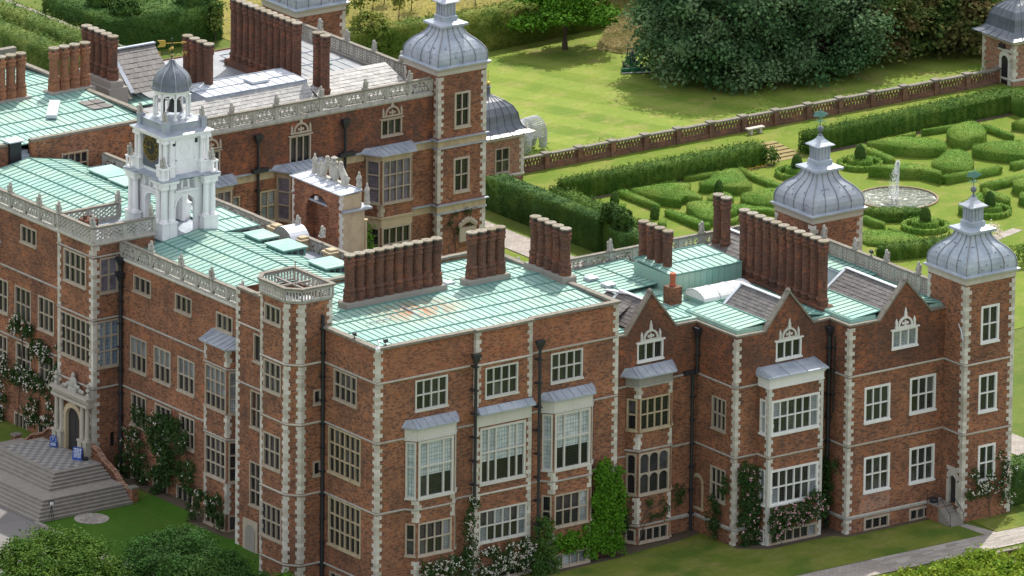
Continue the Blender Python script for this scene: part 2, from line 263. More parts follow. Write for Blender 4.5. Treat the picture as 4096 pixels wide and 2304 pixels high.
# ------------------------------------------------------------------ geometry helpers
class MB:
    def __init__(s): s.v = []; s.f = []; s.m = []
    def poly(s, pts, m=0):
        k = len(s.v); s.v += [tuple(p) for p in pts]; s.f.append(tuple(range(k, k+len(pts)))); s.m.append(m)
    def hexa(s, b, t, m=0):            # bottom ring, top ring (same length)
        k = len(s.v); n = len(b); s.v += [tuple(p) for p in b] + [tuple(p) for p in t]
        s.f.append(tuple(range(k+n-1, k-1, -1))); s.f.append(tuple(range(k+n, k+2*n))); s.m += [m, m]
        for i in range(n):
            j = (i+1) % n; s.f.append((k+i, k+j, k+n+j, k+n+i)); s.m.append(m)
    def box(s, x0, x1, y0, y1, z0, z1, m=0):
        b = [(x0, y0), (x1, y0), (x1, y1), (x0, y1)]
        s.hexa([(*p, z0) for p in b], [(*p, z1) for p in b], m)
    def prism(s, pts, z0, z1, m=0, top=None):
        s.hexa([(p[0], p[1], z0) for p in pts], [(p[0], p[1], z1) for p in (top or pts)], m)
    def loft(s, rings, m=0, cap=True):
        k = len(s.v); n = len(rings[0])
        for r in rings: s.v += [tuple(p) for p in r]
        for a in range(len(rings)-1):
            for i in range(n):
                j = (i+1) % n; s.f.append((k+a*n+i, k+a*n+j, k+(a+1)*n+j, k+(a+1)*n+i)); s.m.append(m)
        if cap:
            s.f.append(tuple(range(k+n-1, k-1, -1))); s.m.append(m); e = k+(len(rings)-1)*n
            s.f.append(tuple(range(e, e+n))); s.m.append(m)
    def lathe(s, prof, n=12, cx=0, cy=0, m=0, a0=0.0, sq=None):
        s.loft([[(cx+r*math.cos(a0+2*PI*i/n), cy+r*math.sin(a0+2*PI*i/n), z) for i in range(n)] for r, z in prof], m)
    def square(s, prof, cx, cy, m=0):
        s.lathe([(r*math.sqrt(2), z) for r, z in prof], 4, cx, cy, m, PI/4)
    def beam(s, a, b, w, h, m=0, up=(0, 0, 1)):
        a = Vector(a); b = Vector(b); d = (b-a).normalized(); up = Vector(up)
        sd = d.cross(up)
        if sd.length < 1e-4: sd = d.cross(Vector((1, 0, 0)))
        sd.normalize(); u = sd.cross(d)
        q = [sd*w/2*i+u*h/2*j for i, j in ((-1, -1), (1, -1), (1, 1), (-1, 1))]
        s.hexa([a+x for x in q], [b+x for x in q], m)
    def tube(s, pts, r, n=6, m=0):
        rings = []
        for i, p in enumerate(pts):
            p = Vector(p); d = (Vector(pts[min(i+1, len(pts)-1)])-Vector(pts[max(i-1, 0)])).normalized()
            x = d.cross(Vector((0, 0, 1)));  x = x if x.length > 1e-3 else Vector((1, 0, 0))
            x.normalize(); y = x.cross(d); rr = r[i] if isinstance(r, (list, tuple)) else r
            rings.append([p+x*rr*math.cos(2*PI*k/n)+y*rr*math.sin(2*PI*k/n) for k in range(n)])
        s.loft(rings, m)
    def ball(s, c, r, m=0, n=10, k=6):
        r = r if isinstance(r, tuple) else (r, r, r)
        s.loft([[(c[0]+r[0]*math.sin(PI*(j+.03)/(k+.06))*math.cos(2*PI*i/n), c[1]+r[1]*math.sin(PI*(j+.03)/(k+.06))*math.sin(2*PI*i/n), c[2]-r[2]*math.cos(PI*(j+.03)/(k+.06))) for i in range(n)] for j in range(k+1)], m)
    def mesh(s, name, mats, smooth=False):
        me = bpy.data.meshes.new(name); me.from_pydata(s.v, [], s.f)
        for q in (mats if isinstance(mats, (list, tuple)) else [mats]): me.materials.append(MAT[q])
        me.polygons.foreach_set('material_index', s.m)
        if smooth: me.polygons.foreach_set('use_smooth', [True]*len(s.f))
        if s.f:
            bm = bmesh.new(); bm.from_mesh(me); bmesh.ops.recalc_face_normals(bm, faces=bm.faces); bm.to_mesh(me); bm.free()
        return me
def np_mesh(name, V, F, mats, mi=None):
    me = bpy.data.meshes.new(name); V = np.asarray(V, np.float32); F = np.asarray(F, np.int32); n, k = F.shape
    me.vertices.add(len(V)); me.vertices.foreach_set('co', V.ravel())
    me.loops.add(n*k); me.loops.foreach_set('vertex_index', F.ravel())
    me.polygons.add(n); me.polygons.foreach_set('loop_start', np.arange(0, n*k, k, dtype=np.int32))
    for q in (mats if isinstance(mats, (list, tuple)) else [mats]): me.materials.append(MAT[q])
    if mi is not None: me.polygons.foreach_set('material_index', np.asarray(mi, np.int32))
    me.update(calc_edges=True); return me

# ------------------------------------------------------------------ things, parts, setting
BASE = {}
def thing(name, label, cat, loc=(0, 0, 0), group=None):
    o = bpy.data.objects.new(name, None); COL.objects.link(o); o.location = loc; o.empty_display_size = 0.5
    o['label'] = label; o['category'] = cat
    if group: o['group'] = group
    BASE[o.name] = Vector(loc); return o
def tag(o, label, cat, group=None):
    o['label'] = label; o['category'] = cat
    if group: o['group'] = group
    return o
def link(o, parent=None):
    COL.objects.link(o)
    if parent is not None:
        o.parent = parent
        if parent.name in BASE: o.matrix_parent_inverse = Matrix.Translation(-BASE[parent.name])
    return o
def part(name, mb, mats, parent, smooth=False, label=None):
    o = link(bpy.data.objects.new(name, mb.mesh(name, mats, smooth) if isinstance(mb, MB) else mb), parent)
    if label: o['label'] = label
    return o
def inst(name, me, parent, M):
    o = bpy.data.objects.new(name, me); o.matrix_basis = M; return link(o, parent)
def struct(name, me, kind='structure'):
    o = bpy.data.objects.new(name, me); COL.objects.link(o); o['kind'] = kind; return o
def frame_matrix(o, ex, ey, ez):
    return Matrix(((ex[0], ey[0], ez[0], o[0]), (ex[1], ey[1], ez[1], o[1]), (ex[2], ey[2], ez[2], o[2]), (0, 0, 0, 1)))
_unit = {}
def unit_box(mat, name='block', bevel=False):
    if (mat, name) not in _unit:
        mb = MB(); mb.box(0, 1, 0, 1, 0, 1); _unit[(mat, name)] = mb.mesh(name, mat)
    return _unit[(mat, name)]
def blk(name, mat, parent, x0, x1, y0, y1, z0, z1):
    return inst(name, unit_box(mat, name), parent, frame_matrix((x0, y0, z0), (x1-x0, 0, 0), (0, y1-y0, 0), (0, 0, z1-z0)))

class Fac:                                # a vertical facade: o + dir*u + nrm*d
    def __init__(s, o, d, sgn=1):
        s.o = Vector((o[0], o[1])); s.d = Vector((d[0], d[1])).normalized(); s.sgn = sgn
        s.n = Vector((s.d.y, -s.d.x))*sgn; s.holes = []
    def p(s, u, d, z): q = s.o+s.d*u+s.n*d; return (q.x, q.y, z)
    def box(s, mb, u0, u1, d0, d1, z0, z1, m=0):
        b = [(u0, d0), (u1, d0), (u1, d1), (u0, d1)]
        mb.hexa([s.p(*q, z0) for q in b], [s.p(*q, z1) for q in b], m)
    def wall(s, mb, u0, u1, z0, z1, m=0):
        us = sorted({u0, u1} | {q for h in s.holes for q in h[:2] if u0 < q < u1}); zs = sorted({z0, z1} | {q for h in s.holes for q in h[2:] if z0 < q < z1})
        for a, b in zip(us, us[1:]):
            for c, d in zip(zs, zs[1:]):
                if any(h[0] <= (a+b)/2 <= h[1] and h[2] <= (c+d)/2 <= h[3] for h in s.holes): continue
                mb.poly([s.p(a, 0, c), s.p(b, 0, c), s.p(b, 0, d), s.p(a, 0, d)], m)
    def sub(s, a, b):                     # facade between two (u, d) points
        A = s.p(*a, 0); B = s.p(*b, 0); f = Fac(A, (B[0]-A[0], B[1]-A[1]), s.sgn); f.len = math.hypot(B[0]-A[0], B[1]-A[1]); return f
def yf(y): return Fac((0, y), (1, 0))     # faces -Y, u = x
def xf(x): return Fac((x, 0), (0, 1), -1) # faces -X, u = y

PANE = {}
def pane_mesh(m):
    if m not in PANE:
        mb = MB(); mb.box(0, 1, -.5, .5, 0, 1); PANE[m] = mb.mesh('pane', m)
    return PANE[m]
def arch_pts(u0, u1, z0, z1, k=8):
    r = (u1-u0)/2; c = (u0+u1)/2; h = min(r*0.95, z1-z0)
    return [(c-r*math.cos(PI*i/k), z1-h+h*math.sin(PI*i/k)) for i in range(k+1)]
def window(parent, fac, u0, u1, z0, z1, nl, rows=1, fm='window_stone', glass='glass', fr=0.14, mul=0.095, weights=None, arched=False, proud=0.05, mid=False, rowsplit=None, sill=True, hood=False, label=None):
    if u0 > u1: u0, u1 = u1, u0
    if z0 > z1: z0, z1 = z1, z0
    fac.holes.append((u0+.02, u1-.02, z0+.02, z1-.02))
    mb = MB(); D0, D1 = -0.30, proud
    fac.box(mb, u0, u0+fr, D0, D1, z0, z1); fac.box(mb, u1-fr, u1, D0, D1, z0, z1)
    fac.box(mb, u0+fr, u1-fr, D0, D1, z1-fr, z1); fac.box(mb, u0+fr, u1-fr, D0, D1+.002, z0, z0+fr*.85)
    if sill: fac.box(mb, u0-.06, u1+.06, 0.0, D1+.10, z0-.10, z0+.05)
    if hood: fac.box(mb, u0-.15, u1+.15, 0.0, D1+.09, z1-.02, z1+.10)
    w = weights or [1]*nl; tot = sum(w); W = (u1-u0-2*fr-mul*(nl-1)); us = []; q = u0+fr
    for k in range(nl):
        us.append((q, q+W*w[k]/tot)); q += W*w[k]/tot
        if k < nl-1:
            mm = mul*(1.6 if mid and k == nl//2-1 else 1)
            fac.box(mb, q, q+mul, D0, D1-.035+(.03 if mid and k == nl//2-1 else 0), z0+fr*.85, z1-fr); q += mul
    rs = rowsplit or [i/rows for i in range(rows+1)]; zb, zt = z0+fr*.85, z1-fr; zr = []
    for k in range(rows):
        a = zb+(zt-zb)*rs[k]+(mul/2 if k else 0); b = zb+(zt-zb)*rs[k+1]-(mul/2 if k < rows-1 else 0); zr.append((a, b))
        if k < rows-1: fac.box(mb, u0+fr, u1-fr, D0, D1-.02, b, b+mul)
    if arched:
        for a, b in us:
            for c, d in zr:
                P = arch_pts(a, b, c, d); h = len(P)//2
                for seg, cx in ((P[:h+1], a), (P[h:], b)):
                    for i in range(len(seg)-1):
                        lo = [(cx, seg[i][1]), seg[i], seg[i+1], (cx, seg[i+1][1])] if True else 0
                        ring = [(seg[i][0], seg[i][1]), (seg[i+1][0], seg[i+1][1]), (seg[i+1][0], d), (seg[i][0], d)]
                        mb.hexa([fac.p(x, -.15, y) for x, y in ring], [fac.p(x, D1-.03, y) for x, y in ring])
    o = part('window', mb, fm, parent, label=label)
    k = 0
    for j, (c, d) in enumerate(zr):
        for i, (a, b) in enumerate(us):
            g = glass(i, j) if callable(glass) else glass
            if isinstance(g, tuple):       # (lower, upper, split): a blind drawn half way down
                for (ca, cb, mm) in ((c, c+(d-c)*g[2], g[0]), (c+(d-c)*g[2], d, g[1])):
                    _pane(o, fac, a, b, ca, cb, mm)
            else: _pane(o, fac, a, b, c, d, g)
    return o
def _pane(o, fac, a, b, c, d, m):
    tilt = random.uniform(-.010, .010)
    inst('pane', pane_mesh(m), o, frame_matrix(fac.p(a, -.15, c), tuple(fac.d*(b-a))+(0,), (fac.n.x*.03, fac.n.y*.03, 0), (fac.n.x*tilt, fac.n.y*tilt, d-c)))
def quoins(parent, x, y, sx, sy, z0, z1, mat='white_stone', long=.54, short=.30, h=.345, start=0, out=.035):
    n = max(1, round((z1-z0)/h)); h = (z1-z0)/n
    for i in range(n):
        a, b = (long, short) if (i+start) % 2 else (short, long)
        a += random.uniform(-.03, .03); b += random.uniform(-.03, .03)
        xs = sorted((x-out*sx, x+a*sx)); ys = sorted((y-out*sy, y+b*sy))
        blk('quoin', mat, parent, xs[0], xs[1], ys[0], ys[1], z0+i*h+.006, z0+(i+1)*h-.006)
def band(parent, fac, u0, u1, z, mat='lichen_stone', h=.15, d=.11, name='string_course'):
    mb = MB(); q = [(0, -h*.55), (d*.55, -h*.55), (d, 0.0), (d, h*.22), (0, h*.45)]
    A = [fac.p(u0, a, z+b) for a, b in q]; B = [fac.p(u1, a, z+b) for a, b in q]
    mb.hexa(A, B); return part(name, mb, mat, parent)
def coping(parent, a, b, w=.42, h=.20, mat='coping_stone', n=None):
    """a run of separate coping stones from a to b (top edge level with their z)"""
    a = Vector(a); b = Vector(b); L = (b-a).length; n = n or max(1, round(L/1.3))
    for i in range(n):
        p = a.lerp(b, i/n); q = a.lerp(b, (i+1)/n); j = random.uniform(-.012, .012)
        d = (q-p).normalized(); sd = d.cross(Vector((0, 0, 1))).normalized(); up = sd.cross(d)
        p = p+d*.006; ln = (q-p).length-.006
        inst('coping_stone', unit_box(mat, 'coping_stone'), parent, frame_matrix(p-sd*(w/2)-up*(h-j), tuple(d*ln), tuple(sd*w), tuple(up*h)))
def down_pipe(parent, fac, u, z0, z1, hopper=True, r=.11, d=.16, jog=None):
    mb = MB(); pts = [fac.p(u, d, z0), fac.p(u, d, z1)]
    if jog: pts = [fac.p(u, d, z0), fac.p(u, d, jog[0]-.15), fac.p(u+jog[1], d, jog[0]+.15), fac.p(u+jog[1], d, z1)]
    mb.tube(pts, r, 7); k = z0+1.5
    while k < z1-.5:
        fac.box(mb, u-r*1.5, u+r*1.5, 0, d+r*1.3, k, k+.12); k += 2.0
    o = part('down_pipe', mb, 'iron', parent)
    if hopper:
        uu = u+(jog[1] if jog else 0); h = MB()
        h.hexa([fac.p(uu+i*.16, d+j*.12, z1-.25) for i, j in ((-1, -1), (1, -1), (1, 1), (-1, 1))], [fac.p(uu+i*.34, d+.04+j*.2, z1+.3) for i, j in ((-1, -1), (1, -1), (1, 1), (-1, 1))])
        fac.box(h, uu-.38, uu+.38, d-.18, d+.28, z1+.3, z1+.55); part('rainwater_head', h, 'iron', o)
    return o
# pierced stone panels -------------------------------------------------------
def pierced(name, holes, mat, t=.09):
    cu = bpy.data.curves.new(name, 'CURVE'); cu.dimensions = '2D'; cu.fill_mode = 'BOTH'; cu.extrude = t
    def spl(pts):
        s = cu.splines.new('POLY'); s.points.add(len(pts)-1); s.use_cyclic_u = True
        for q, p in zip(s.points, pts): q.co = (p[0], p[1], 0, 1)
    spl([(0, 0), (1, 0), (1, 1), (0, 1)])
    for h in holes: spl(h)
    o = bpy.data.objects.new(name, cu); COL.objects.link(o); dg = bpy.context.evaluated_depsgraph_get()
    me = bpy.data.meshes.new_from_object(o.evaluated_get(dg)); me.name = name
    bpy.data.objects.remove(o); bpy.data.curves.remove(cu)
    me.materials.clear(); me.materials.append(MAT[mat]); return me
def ell(cx, cy, rx, ry, rot=0, n=10):
    c, s = math.cos(rot), math.sin(rot)
    return [(cx+rx*math.cos(2*PI*i/n)*c-ry*math.sin(2*PI*i/n)*s, cy+rx*math.cos(2*PI*i/n)*s+ry*math.sin(2*PI*i/n)*c) for i in range(n)]
H_ARCH = [ell(.5, .28, .065, .19), ell(.20, .27, .06, .18), ell(.80, .27, .06, .18), ell(.35, .32, .055, .21, -.25), ell(.65, .32, .055, .21, .25),
          ell(.30, .70, .06, .15, -.5), ell(.70, .70, .06, .15, .5), ell(.5, .72, .06, .13), ell(.12, .62, .035, .16, .25), ell(.88, .62, .035, .16, -.25), ell(.41, .84, .05, .07), ell(.59, .84, .05, .07)]
H_QUAT = [ell(x, y, .085, .075) for x in (.17, .39, .61, .83) for y in (.22, .42, .62, .82)] + [ell(x, y, .03, .04, 0, 6) for x in (.28, .5, .72) for y in (.32, .52, .72)]
H_LATT = [[(x, y-.10), (x+.075, y), (x, y+.10), (x-.075, y)] for x in (.1, .3, .5, .7, .9) for y in (.2, .5, .8)] + [[(x, y-.10), (x+.075, y), (x, y+.10), (x-.075, y)] for x in (.2, .4, .6, .8) for y in (.35, .65)]
PANEL = {k: pierced('balustrade_panel', h, m) for k, h, m in (('arch', H_ARCH, 'lichen_stone'), ('quat', H_QUAT, 'lichen_stone'), ('latt', H_LATT, 'lichen_stone'))}
def balustrade(parent, a, b, z, n, kind='arch', h=1.35, mat='lichen_stone', post=.30, base=.17, cop=.13, ends=(1, 1)):
    a = Vector((a[0], a[1], z)); b = Vector((b[0], b[1], z)); L = (b-a).length; d = (b-a).normalized(); s = Vector((-d.y, d.x, 0)); up = Vector((0, 0, 1))
    mb = MB(); mb.beam(a+up*base/2, b+up*base/2, .30, base); mb.beam(a+up*.04, b+up*.04, .42, .08); part('plinth_course', mb, mat, parent)
    st = L/n
    for i in range(n):
        p = a+d*(i*st+post/2)+up*base
        inst('balustrade_panel', PANEL[kind], parent, frame_matrix(p, d*(st-post), up*(h-base-cop), s))
    for i in range(n+1):
        if (i == 0 and not ends[0]) or (i == n and not ends[1]): continue
        p = a+d*(i*st)+up*(base-.01)
        inst('balustrade_post', unit_box(mat, 'balustrade_post'), parent, frame_matrix(p-d*post/2-s*.15, d*post, s*.30, up*(h-base-cop+.01)))
    coping(parent, a+up*h, b+up*h, .40, cop, 'coping_stone', n)
def crest(parent, fac, u, z, w=2.1, mat='painted_stone'):
    mb = MB(); R, r = w*.36, w*.285
    fac.box(mb, u-w/2, u+w/2, 0, .14, z, z+.14)
    for i in range(12):
        a, b = PI*i/12, PI*(i+1)/12
        ring = [(u+r*math.cos(a), z+.14+r*math.sin(a)*1.05), (u+R*math.cos(a), z+.14+R*math.sin(a)*1.05), (u+R*math.cos(b), z+.14+R*math.sin(b)*1.05), (u+r*math.cos(b), z+.14+r*math.sin(b)*1.05)]
        mb.hexa([fac.p(x, 0, y) for x, y in ring], [fac.p(x, .15, y) for x, y in ring])
    for sg in (-1, 1):
        fac.box(mb, u+sg*w*.44-.09, u+sg*w*.44+.09, 0, .15, z+.14, z+.55)
        mb.hexa([fac.p(u+sg*w*.44+i*.1, .07+j*.07, z+.55) for i, j in ((-1, -1), (1, -1), (1, 1), (-1, 1))], [fac.p(u+sg*w*.44+i*.02, .07+j*.02, z+.85) for i, j in ((-1, -1), (1, -1), (1, 1), (-1, 1))])
        fl = [(u+sg*.06, z+.3), (u+sg*.30, z+.26), (u+sg*.34, z+.44), (u+sg*.24, z+.50), (u+sg*.08, z+.42)]
        mb.hexa([fac.p(x, 0, y) for x, y in fl], [fac.p(x, .11, y) for x, y in fl])
    fl = [(u-.12, z+.14), (u+.12, z+.14), (u+.05, z+.3), (u+.09, z+.5), (u, z+.68), (u-.09, z+.5), (u-.05, z+.3)]
    mb.hexa([fac.p(x, 0, y) for x, y in fl], [fac.p(x, .12, y) for x, y in fl])
    zt = z+.14+R*1.05
    mb.hexa([fac.p(u+i*.16, .08+j*.08, zt-.06) for i, j in ((-1, -1), (1, -1), (1, 1), (-1, 1))], [fac.p(u+i*.04, .08+j*.03, zt+.75) for i, j in ((-1, -1), (1, -1), (1, 1), (-1, 1))])
    fac.box(mb, u-.12, u+.12, .02, .16, zt+.28, zt+.38)
    return part('window_crest', mb, mat, parent)
def canopy(parent, fac, ul, u0, u1, ur, dep, zb, zt, over=.32, mat='lead', nr=5):
    mb = MB(); e = [(ul-over, 0), (u0-over*.6, dep+over), (u1+over*.6, dep+over), (ur+over, 0)]; t = [(ul+.05, 0), (u0-.1, .10), (u1+.1, .10), (ur-.05, 0)]
    mb.hexa([fac.p(u, d, zb) for u, d in e], [fac.p(u, d, zb+.12) for u, d in e])
    E = [fac.p(u, d, zb+.12) for u, d in e]; T = [fac.p(u, d+.02, zt) for u, d in t]
    for i in range(3): mb.poly([E[i], E[i+1], T[i+1], T[i]])
    for k in range(nr):
        f = (k+.5)/nr; A = Vector(E[1]).lerp(Vector(E[2]), f); B = Vector(T[1]).lerp(Vector(T[2]), f); mb.beam(A+Vector((0, 0, .02)), B+Vector((0, 0, .02)), .07, .06)
    for i in (1, 2): mb.beam(E[i], T[i], .09, .08)
    return part('lead_canopy', mb, mat, parent)
# sheet roofs -----------------------------------------------------------------
def sheet_roof(parent, A, B, D, nu, nv, mat='copper', name='roof_panel', seam='copper_seam', t=.05, sw=.045, sh=.06, rib=.085, skip=None):
    """A->B along the eaves, A->D up the slope"""
    A, B, D = Vector(A), Vector(B), Vector(D); eu = (B-A)/nu; ev = (D-A)/nv; n = eu.cross(ev).normalized()
    if n.z < 0: n = -n
    me = unit_box(mat, name)
    for i in range(nu):
        for j in range(nv):
            if skip and skip(i/nu, j/nv): continue
            inst(name, me, parent, frame_matrix(A+eu*(i+.01)+ev*(j+.005)-n*(t+random.uniform(0, .012)), eu*.98, ev*.99, n*t))
    mb = MB()
    for i in range(nu+1):
        mb.beam(A+eu*i+n*sh*.2, A+eu*i+(D-A)+n*sh*.2, sw, sh, 0, n)
    part('standing_seams', mb, seam, parent)['kind'] = 'stuff'
    if nv > 0:
        for j in range(nv+1): mb = MB(); mb.beam(A+ev*j+n*rib*.35, A+ev*j+(B-A)+n*rib*.35, rib, rib, 0, n); part('roll_rib', mb, seam, parent)
def slate_roof(parent, A, B, D, nu, nv, mat='slate', limit=300):
    A, B, D = Vector(A), Vector(B), Vector(D); eu = (B-A)/nu; ev = (D-A)/nv; n = eu.cross(ev).normalized()
    if n.z < 0: n = -n
    me = unit_box(mat, 'slate'); rest = MB(); k = 0
    for j in range(nv):
        for i in range(nu+(j % 2)):
            a = max(0, i-.5*(j % 2)); b = min(nu, i+1-.5*(j % 2))
            lift = random.uniform(0, .02); o = A+eu*(a+.012)+ev*j+n*(.012+lift)
            ex = eu*(b-a-.024); ey = ev*1.12-n*.03; 
            if k < limit: inst('slate', me, parent, frame_matrix(o, ex, ey, ex.cross(ey).normalized()*.022*(1 if ex.cross(ey).dot(n) > 0 else -1)))
            else:
                q = [o, o+ex, o+ex+ey, o+ey]; rest.hexa(q, [p+n*.022 for p in q])
            k += 1
    mb = MB(); mb.poly([A-n*.03, B-n*.03, B+(D-A)-n*.03, D-n*.03]); part('roof_boarding', mb, 'slate', parent)
    if rest.f: part('slates', rest, mat, parent)['kind'] = 'stuff'
# chimneys --------------------------------------------------------------------
def flue_mesh(h, r, brick, flare=True):
    mb = MB()
    if flare: mb.lathe([(r*1.17, 0), (r*1.17, .55), (r*1.02, .85), (r*1.06, .9)], 8, a0=PI/8)
    else: mb.lathe([(r*1.08, 0), (r*1.08, .3), (r*1.0, .45)], 8, a0=PI/8)
    b = .85 if flare else .4
    mb.lathe([(r*1.0, b), (r*1.14, b+.08), (r*1.14, b+.22), (r*.90, b+.34), (r*.87, h*.70), (r*.93, h*.72), (r*.87, h*.74), (r*.87, h-1.02), (r*1.04, h-.95), (r*1.08, h-.82), (r*.98, h-.72), (r*.98, h-.62), (r*1.13, h-.52), (r*1.13, h-.44), (r*.92, h-.36), (r*.92, h-.1)], 14)
    for i in range(4): # dark smoke holes under the cap
        a = PI/4+i*PI/2; c, s = math.cos(a), math.sin(a); o = Vector((c*r*.88, s*r*.88, h-.32))
        mb.hexa([o+Vector((-s*.09*k-c*0, c*.09*k, z)) for k, z in ((-1, 0), (1, 0), (1, .18), (-1, .18))], [o+Vector((c*.06-s*.09*k, s*.06+c*.09*k, z)) for k, z in ((-1, 0), (1, 0), (1, .18), (-1, .18))], 2)
    mb.lathe([(r*1.02, h-.10), (r*1.10, h-.07), (r*1.10, h+.02), (r*.8, h+.05), (r*.22, h+.05)], 8, m=1, a0=PI/8)
    mb.lathe([(r*.20, h+.0), (r*.20, h+.056)], 8, m=2)
    return mb.mesh('flue', [brick, 'cap_stone', 'iron'])
FLUE = {}
def stack(parent, p0, p1, n, zb, zp, zt, r=.44, brick='sooty_brick', plinth='cement', wide=1.35, flare=True, label=None):
    """plinth zb..zp, flues standing on it up to zt, centres spread from p0 to p1"""
    a = Vector((*p0, 0)); b = Vector((*p1, 0)); d = (b-a).normalized(); s = Vector((-d.y, d.x, 0))
    mb = MB(); q = [a-d*wide/2-s*wide/2, b+d*wide/2-s*wide/2, b+d*wide/2+s*wide/2, a-d*wide/2+s*wide/2]
    mb.prism(q, zb, zp); mb.prism([a+(x-a)*1.0 for x in q], zp, zp+.10, 0, [x+((a+b)/2-x).normalized()*.12 for x in q])
    o = part('chimney_stack', mb, plinth, parent, label=label)
    key = (round(zt-zp, 2), r, brick, flare)
    if key not in FLUE: FLUE[key] = flue_mesh(zt-zp, r, brick, flare)
    for i in range(n):
        p = a.lerp(b, i/max(1, n-1)) if n > 1 else a
        inst('flue', FLUE[key], o, Matrix.Translation((p.x, p.y, zp)) @ Matrix.Rotation(random.choice((0, PI/2, PI)), 4, 'Z'))
    return o
# leaves ------------------------------------------------------------------------
def leaf_quads(C, size, nrm=None, spread=0.9, aspect=0.6):
    C = np.asarray(C, float); n = len(C); d = RNG.normal(size=(n, 3))
    if nrm is not None: d = np.asarray(nrm)*1.0+d*spread
    d /= np.linalg.norm(d, axis=1)[:, None]+1e-9
    a = np.cross(d, RNG.normal(size=(n, 3))); a /= np.linalg.norm(a, axis=1)[:, None]+1e-9; b = np.cross(d, a)
    sz = (size*(0.65+0.7*RNG.random(n)))[:, None]
    a = a*sz*.5; b = b*sz*.5*aspect
    V = np.stack([C-a, C-b*1.0, C+a, C+b], 1).reshape(-1, 3)
    return V, np.arange(n*4).reshape(n, 4)
def smooth01(a, b, x): t = min(1, max(0, (x-a)/(b-a))); return t*t*(3-2*t)
def gz(x, y):
    z = -0.6+0.6*smooth01(58, 64, x); z = z+(0-z)*smooth01(60, 76, y)*smooth01(2, 12, x)
    c = smooth01(4, -1, x)*smooth01(-2, 6, y); return z+(-1.25-z)*c
def poly_area(p): return abs(sum(p[i][0]*p[(i+1) % len(p)][1]-p[(i+1) % len(p)][0]*p[i][1] for i in range(len(p))))/2
def hedge_mesh(polys, z0, h, dens, size, mat, bumpy=0.0, period=1.1, topvar=0.05):
    """clipped hedge: closed core plus a skin of small leaves"""
    Vs, Fs, k, pts, nr = [], [], 0, [], []
    for P in polys:
        P = [tuple(p) for p in P]; a2 = sum(P[i][0]*P[(i+1) % len(P)][1]-P[(i+1) % len(P)][0]*P[i][1] for i in range(len(P)))
        if a2 < 0: P = P[::-1]
        cx = sum(p[0] for p in P)/len(P); cy = sum(p[1] for p in P)/len(P)
        tri = tessellate_polygon([[Vector((p[0], p[1], 0)) for p in P]]); n = len(P); zt = z0+h-.03
        Q = [(cx+(p[0]-cx)*.985, cy+(p[1]-cy)*.985) for p in P]
        Vs += [(q[0], q[1], z0-.05) for q in Q]+[(q[0], q[1], zt) for q in Q]
        for t3 in tri: Fs.append((k+n+t3[0], k+n+t3[1], k+n+t3[2], k+n+t3[2]))
        for i in range(n): j = (i+1) % n; Fs.append((k+i, k+j, k+n+j, k+n+i))
        k += 2*n
        for t3 in tri:
            A, B, C = (np.array(P[i]) for i in t3); ar = abs((B[0]-A[0])*(C[1]-A[1])-(B[1]-A[1])*(C[0]-A[0]))/2; m = int(ar*dens)+1
            u, v = RNG.random(m), RNG.random(m); f = u+v > 1; u[f], v[f] = 1-u[f], 1-v[f]
            xy = A+np.outer(u, B-A)+np.outer(v, C-A); pts.append(np.column_stack([xy, np.full(m, z0+h)])); nr.append(np.tile([0, 0, 1.0], (m, 1)))
        for i in range(n):
            A, B = np.array(P[i]), np.array(P[(i+1) % n]); L = np.linalg.norm(B-A)
            if L < 1e-3: continue
            m = int(L*h*dens)+1; t = RNG.random(m); xy = A+np.outer(t, B-A); nn = np.array([(B-A)[1], -(B-A)[0], 0.0])/L
            pts.append(np.column_stack([xy+nn[:2]*.02, z0+h*RNG.random(m)])); nr.append(np.tile(nn, (m, 1)))
    C = np.vstack(pts); N = np.vstack(nr)
    C = C+N*RNG.normal(scale=.03, size=(len(C), 1))
    q = np.sin(C[:, 0]*2*PI/period+1.3*np.sin(C[:, 1]*1.7))*np.sin(C[:, 1]*2*PI/period+1.1*np.sin(C[:, 0]*1.3))
    fr = (C[:, 2]-z0)/h
    C[:, 2] += (bumpy*q+RNG.normal(scale=topvar, size=len(C)))*np.clip(fr, 0, 1)
    C += N*(bumpy*.5*q)[:, None]*np.array([1, 1, 0])
    V2, F2 = leaf_quads(C, size, N, 0.5)
    nV = len(Vs); V = np.vstack([np.array(Vs), V2])
    # core faces (triangles are stored as quads with a repeated corner: split them out)
    me = bpy.data.meshes.new('hedge'); F1 = [tuple(dict.fromkeys(f)) for f in Fs]
    loops = [i for f in F1 for i in f]; starts = np.cumsum([0]+[len(f) for f in F1])[:-1]
    tot = len(loops)+F2.size
    me.vertices.add(len(V)); me.vertices.foreach_set('co', V.astype(np.float32).ravel())
    me.loops.add(tot); me.loops.foreach_set('vertex_index', np.concatenate([np.array(loops), (F2+nV).ravel()]).astype(np.int32))
    me.polygons.add(len(F1)+len(F2)); me.polygons.foreach_set('loop_start', np.concatenate([starts, len(loops)+np.arange(len(F2))*4]).astype(np.int32))
    me.materials.append(MAT[mat]); me.update(calc_edges=True); return me
def hedge(name, label, cat, poly, h, mat='leaf_box', dens=60, size=.17, group=None, bumpy=0.0, z0=None, period=1.1, topvar=.05):
    polys = poly if isinstance(poly[0][0], (tuple, list)) else [poly]
    cx = sum(p[0] for p in polys[0])/len(polys[0]); cy = sum(p[1] for p in polys[0])/len(polys[0]); z0 = gz(cx, cy) if z0 is None else z0
    me = hedge_mesh([[(p[0]-cx, p[1]-cy) for p in P] for P in polys], 0, h, dens, size, mat, bumpy, period, topvar)
    o = bpy.data.objects.new(name, me); o.location = (cx, cy, z0); COL.objects.link(o); return tag(o, label, cat, group)
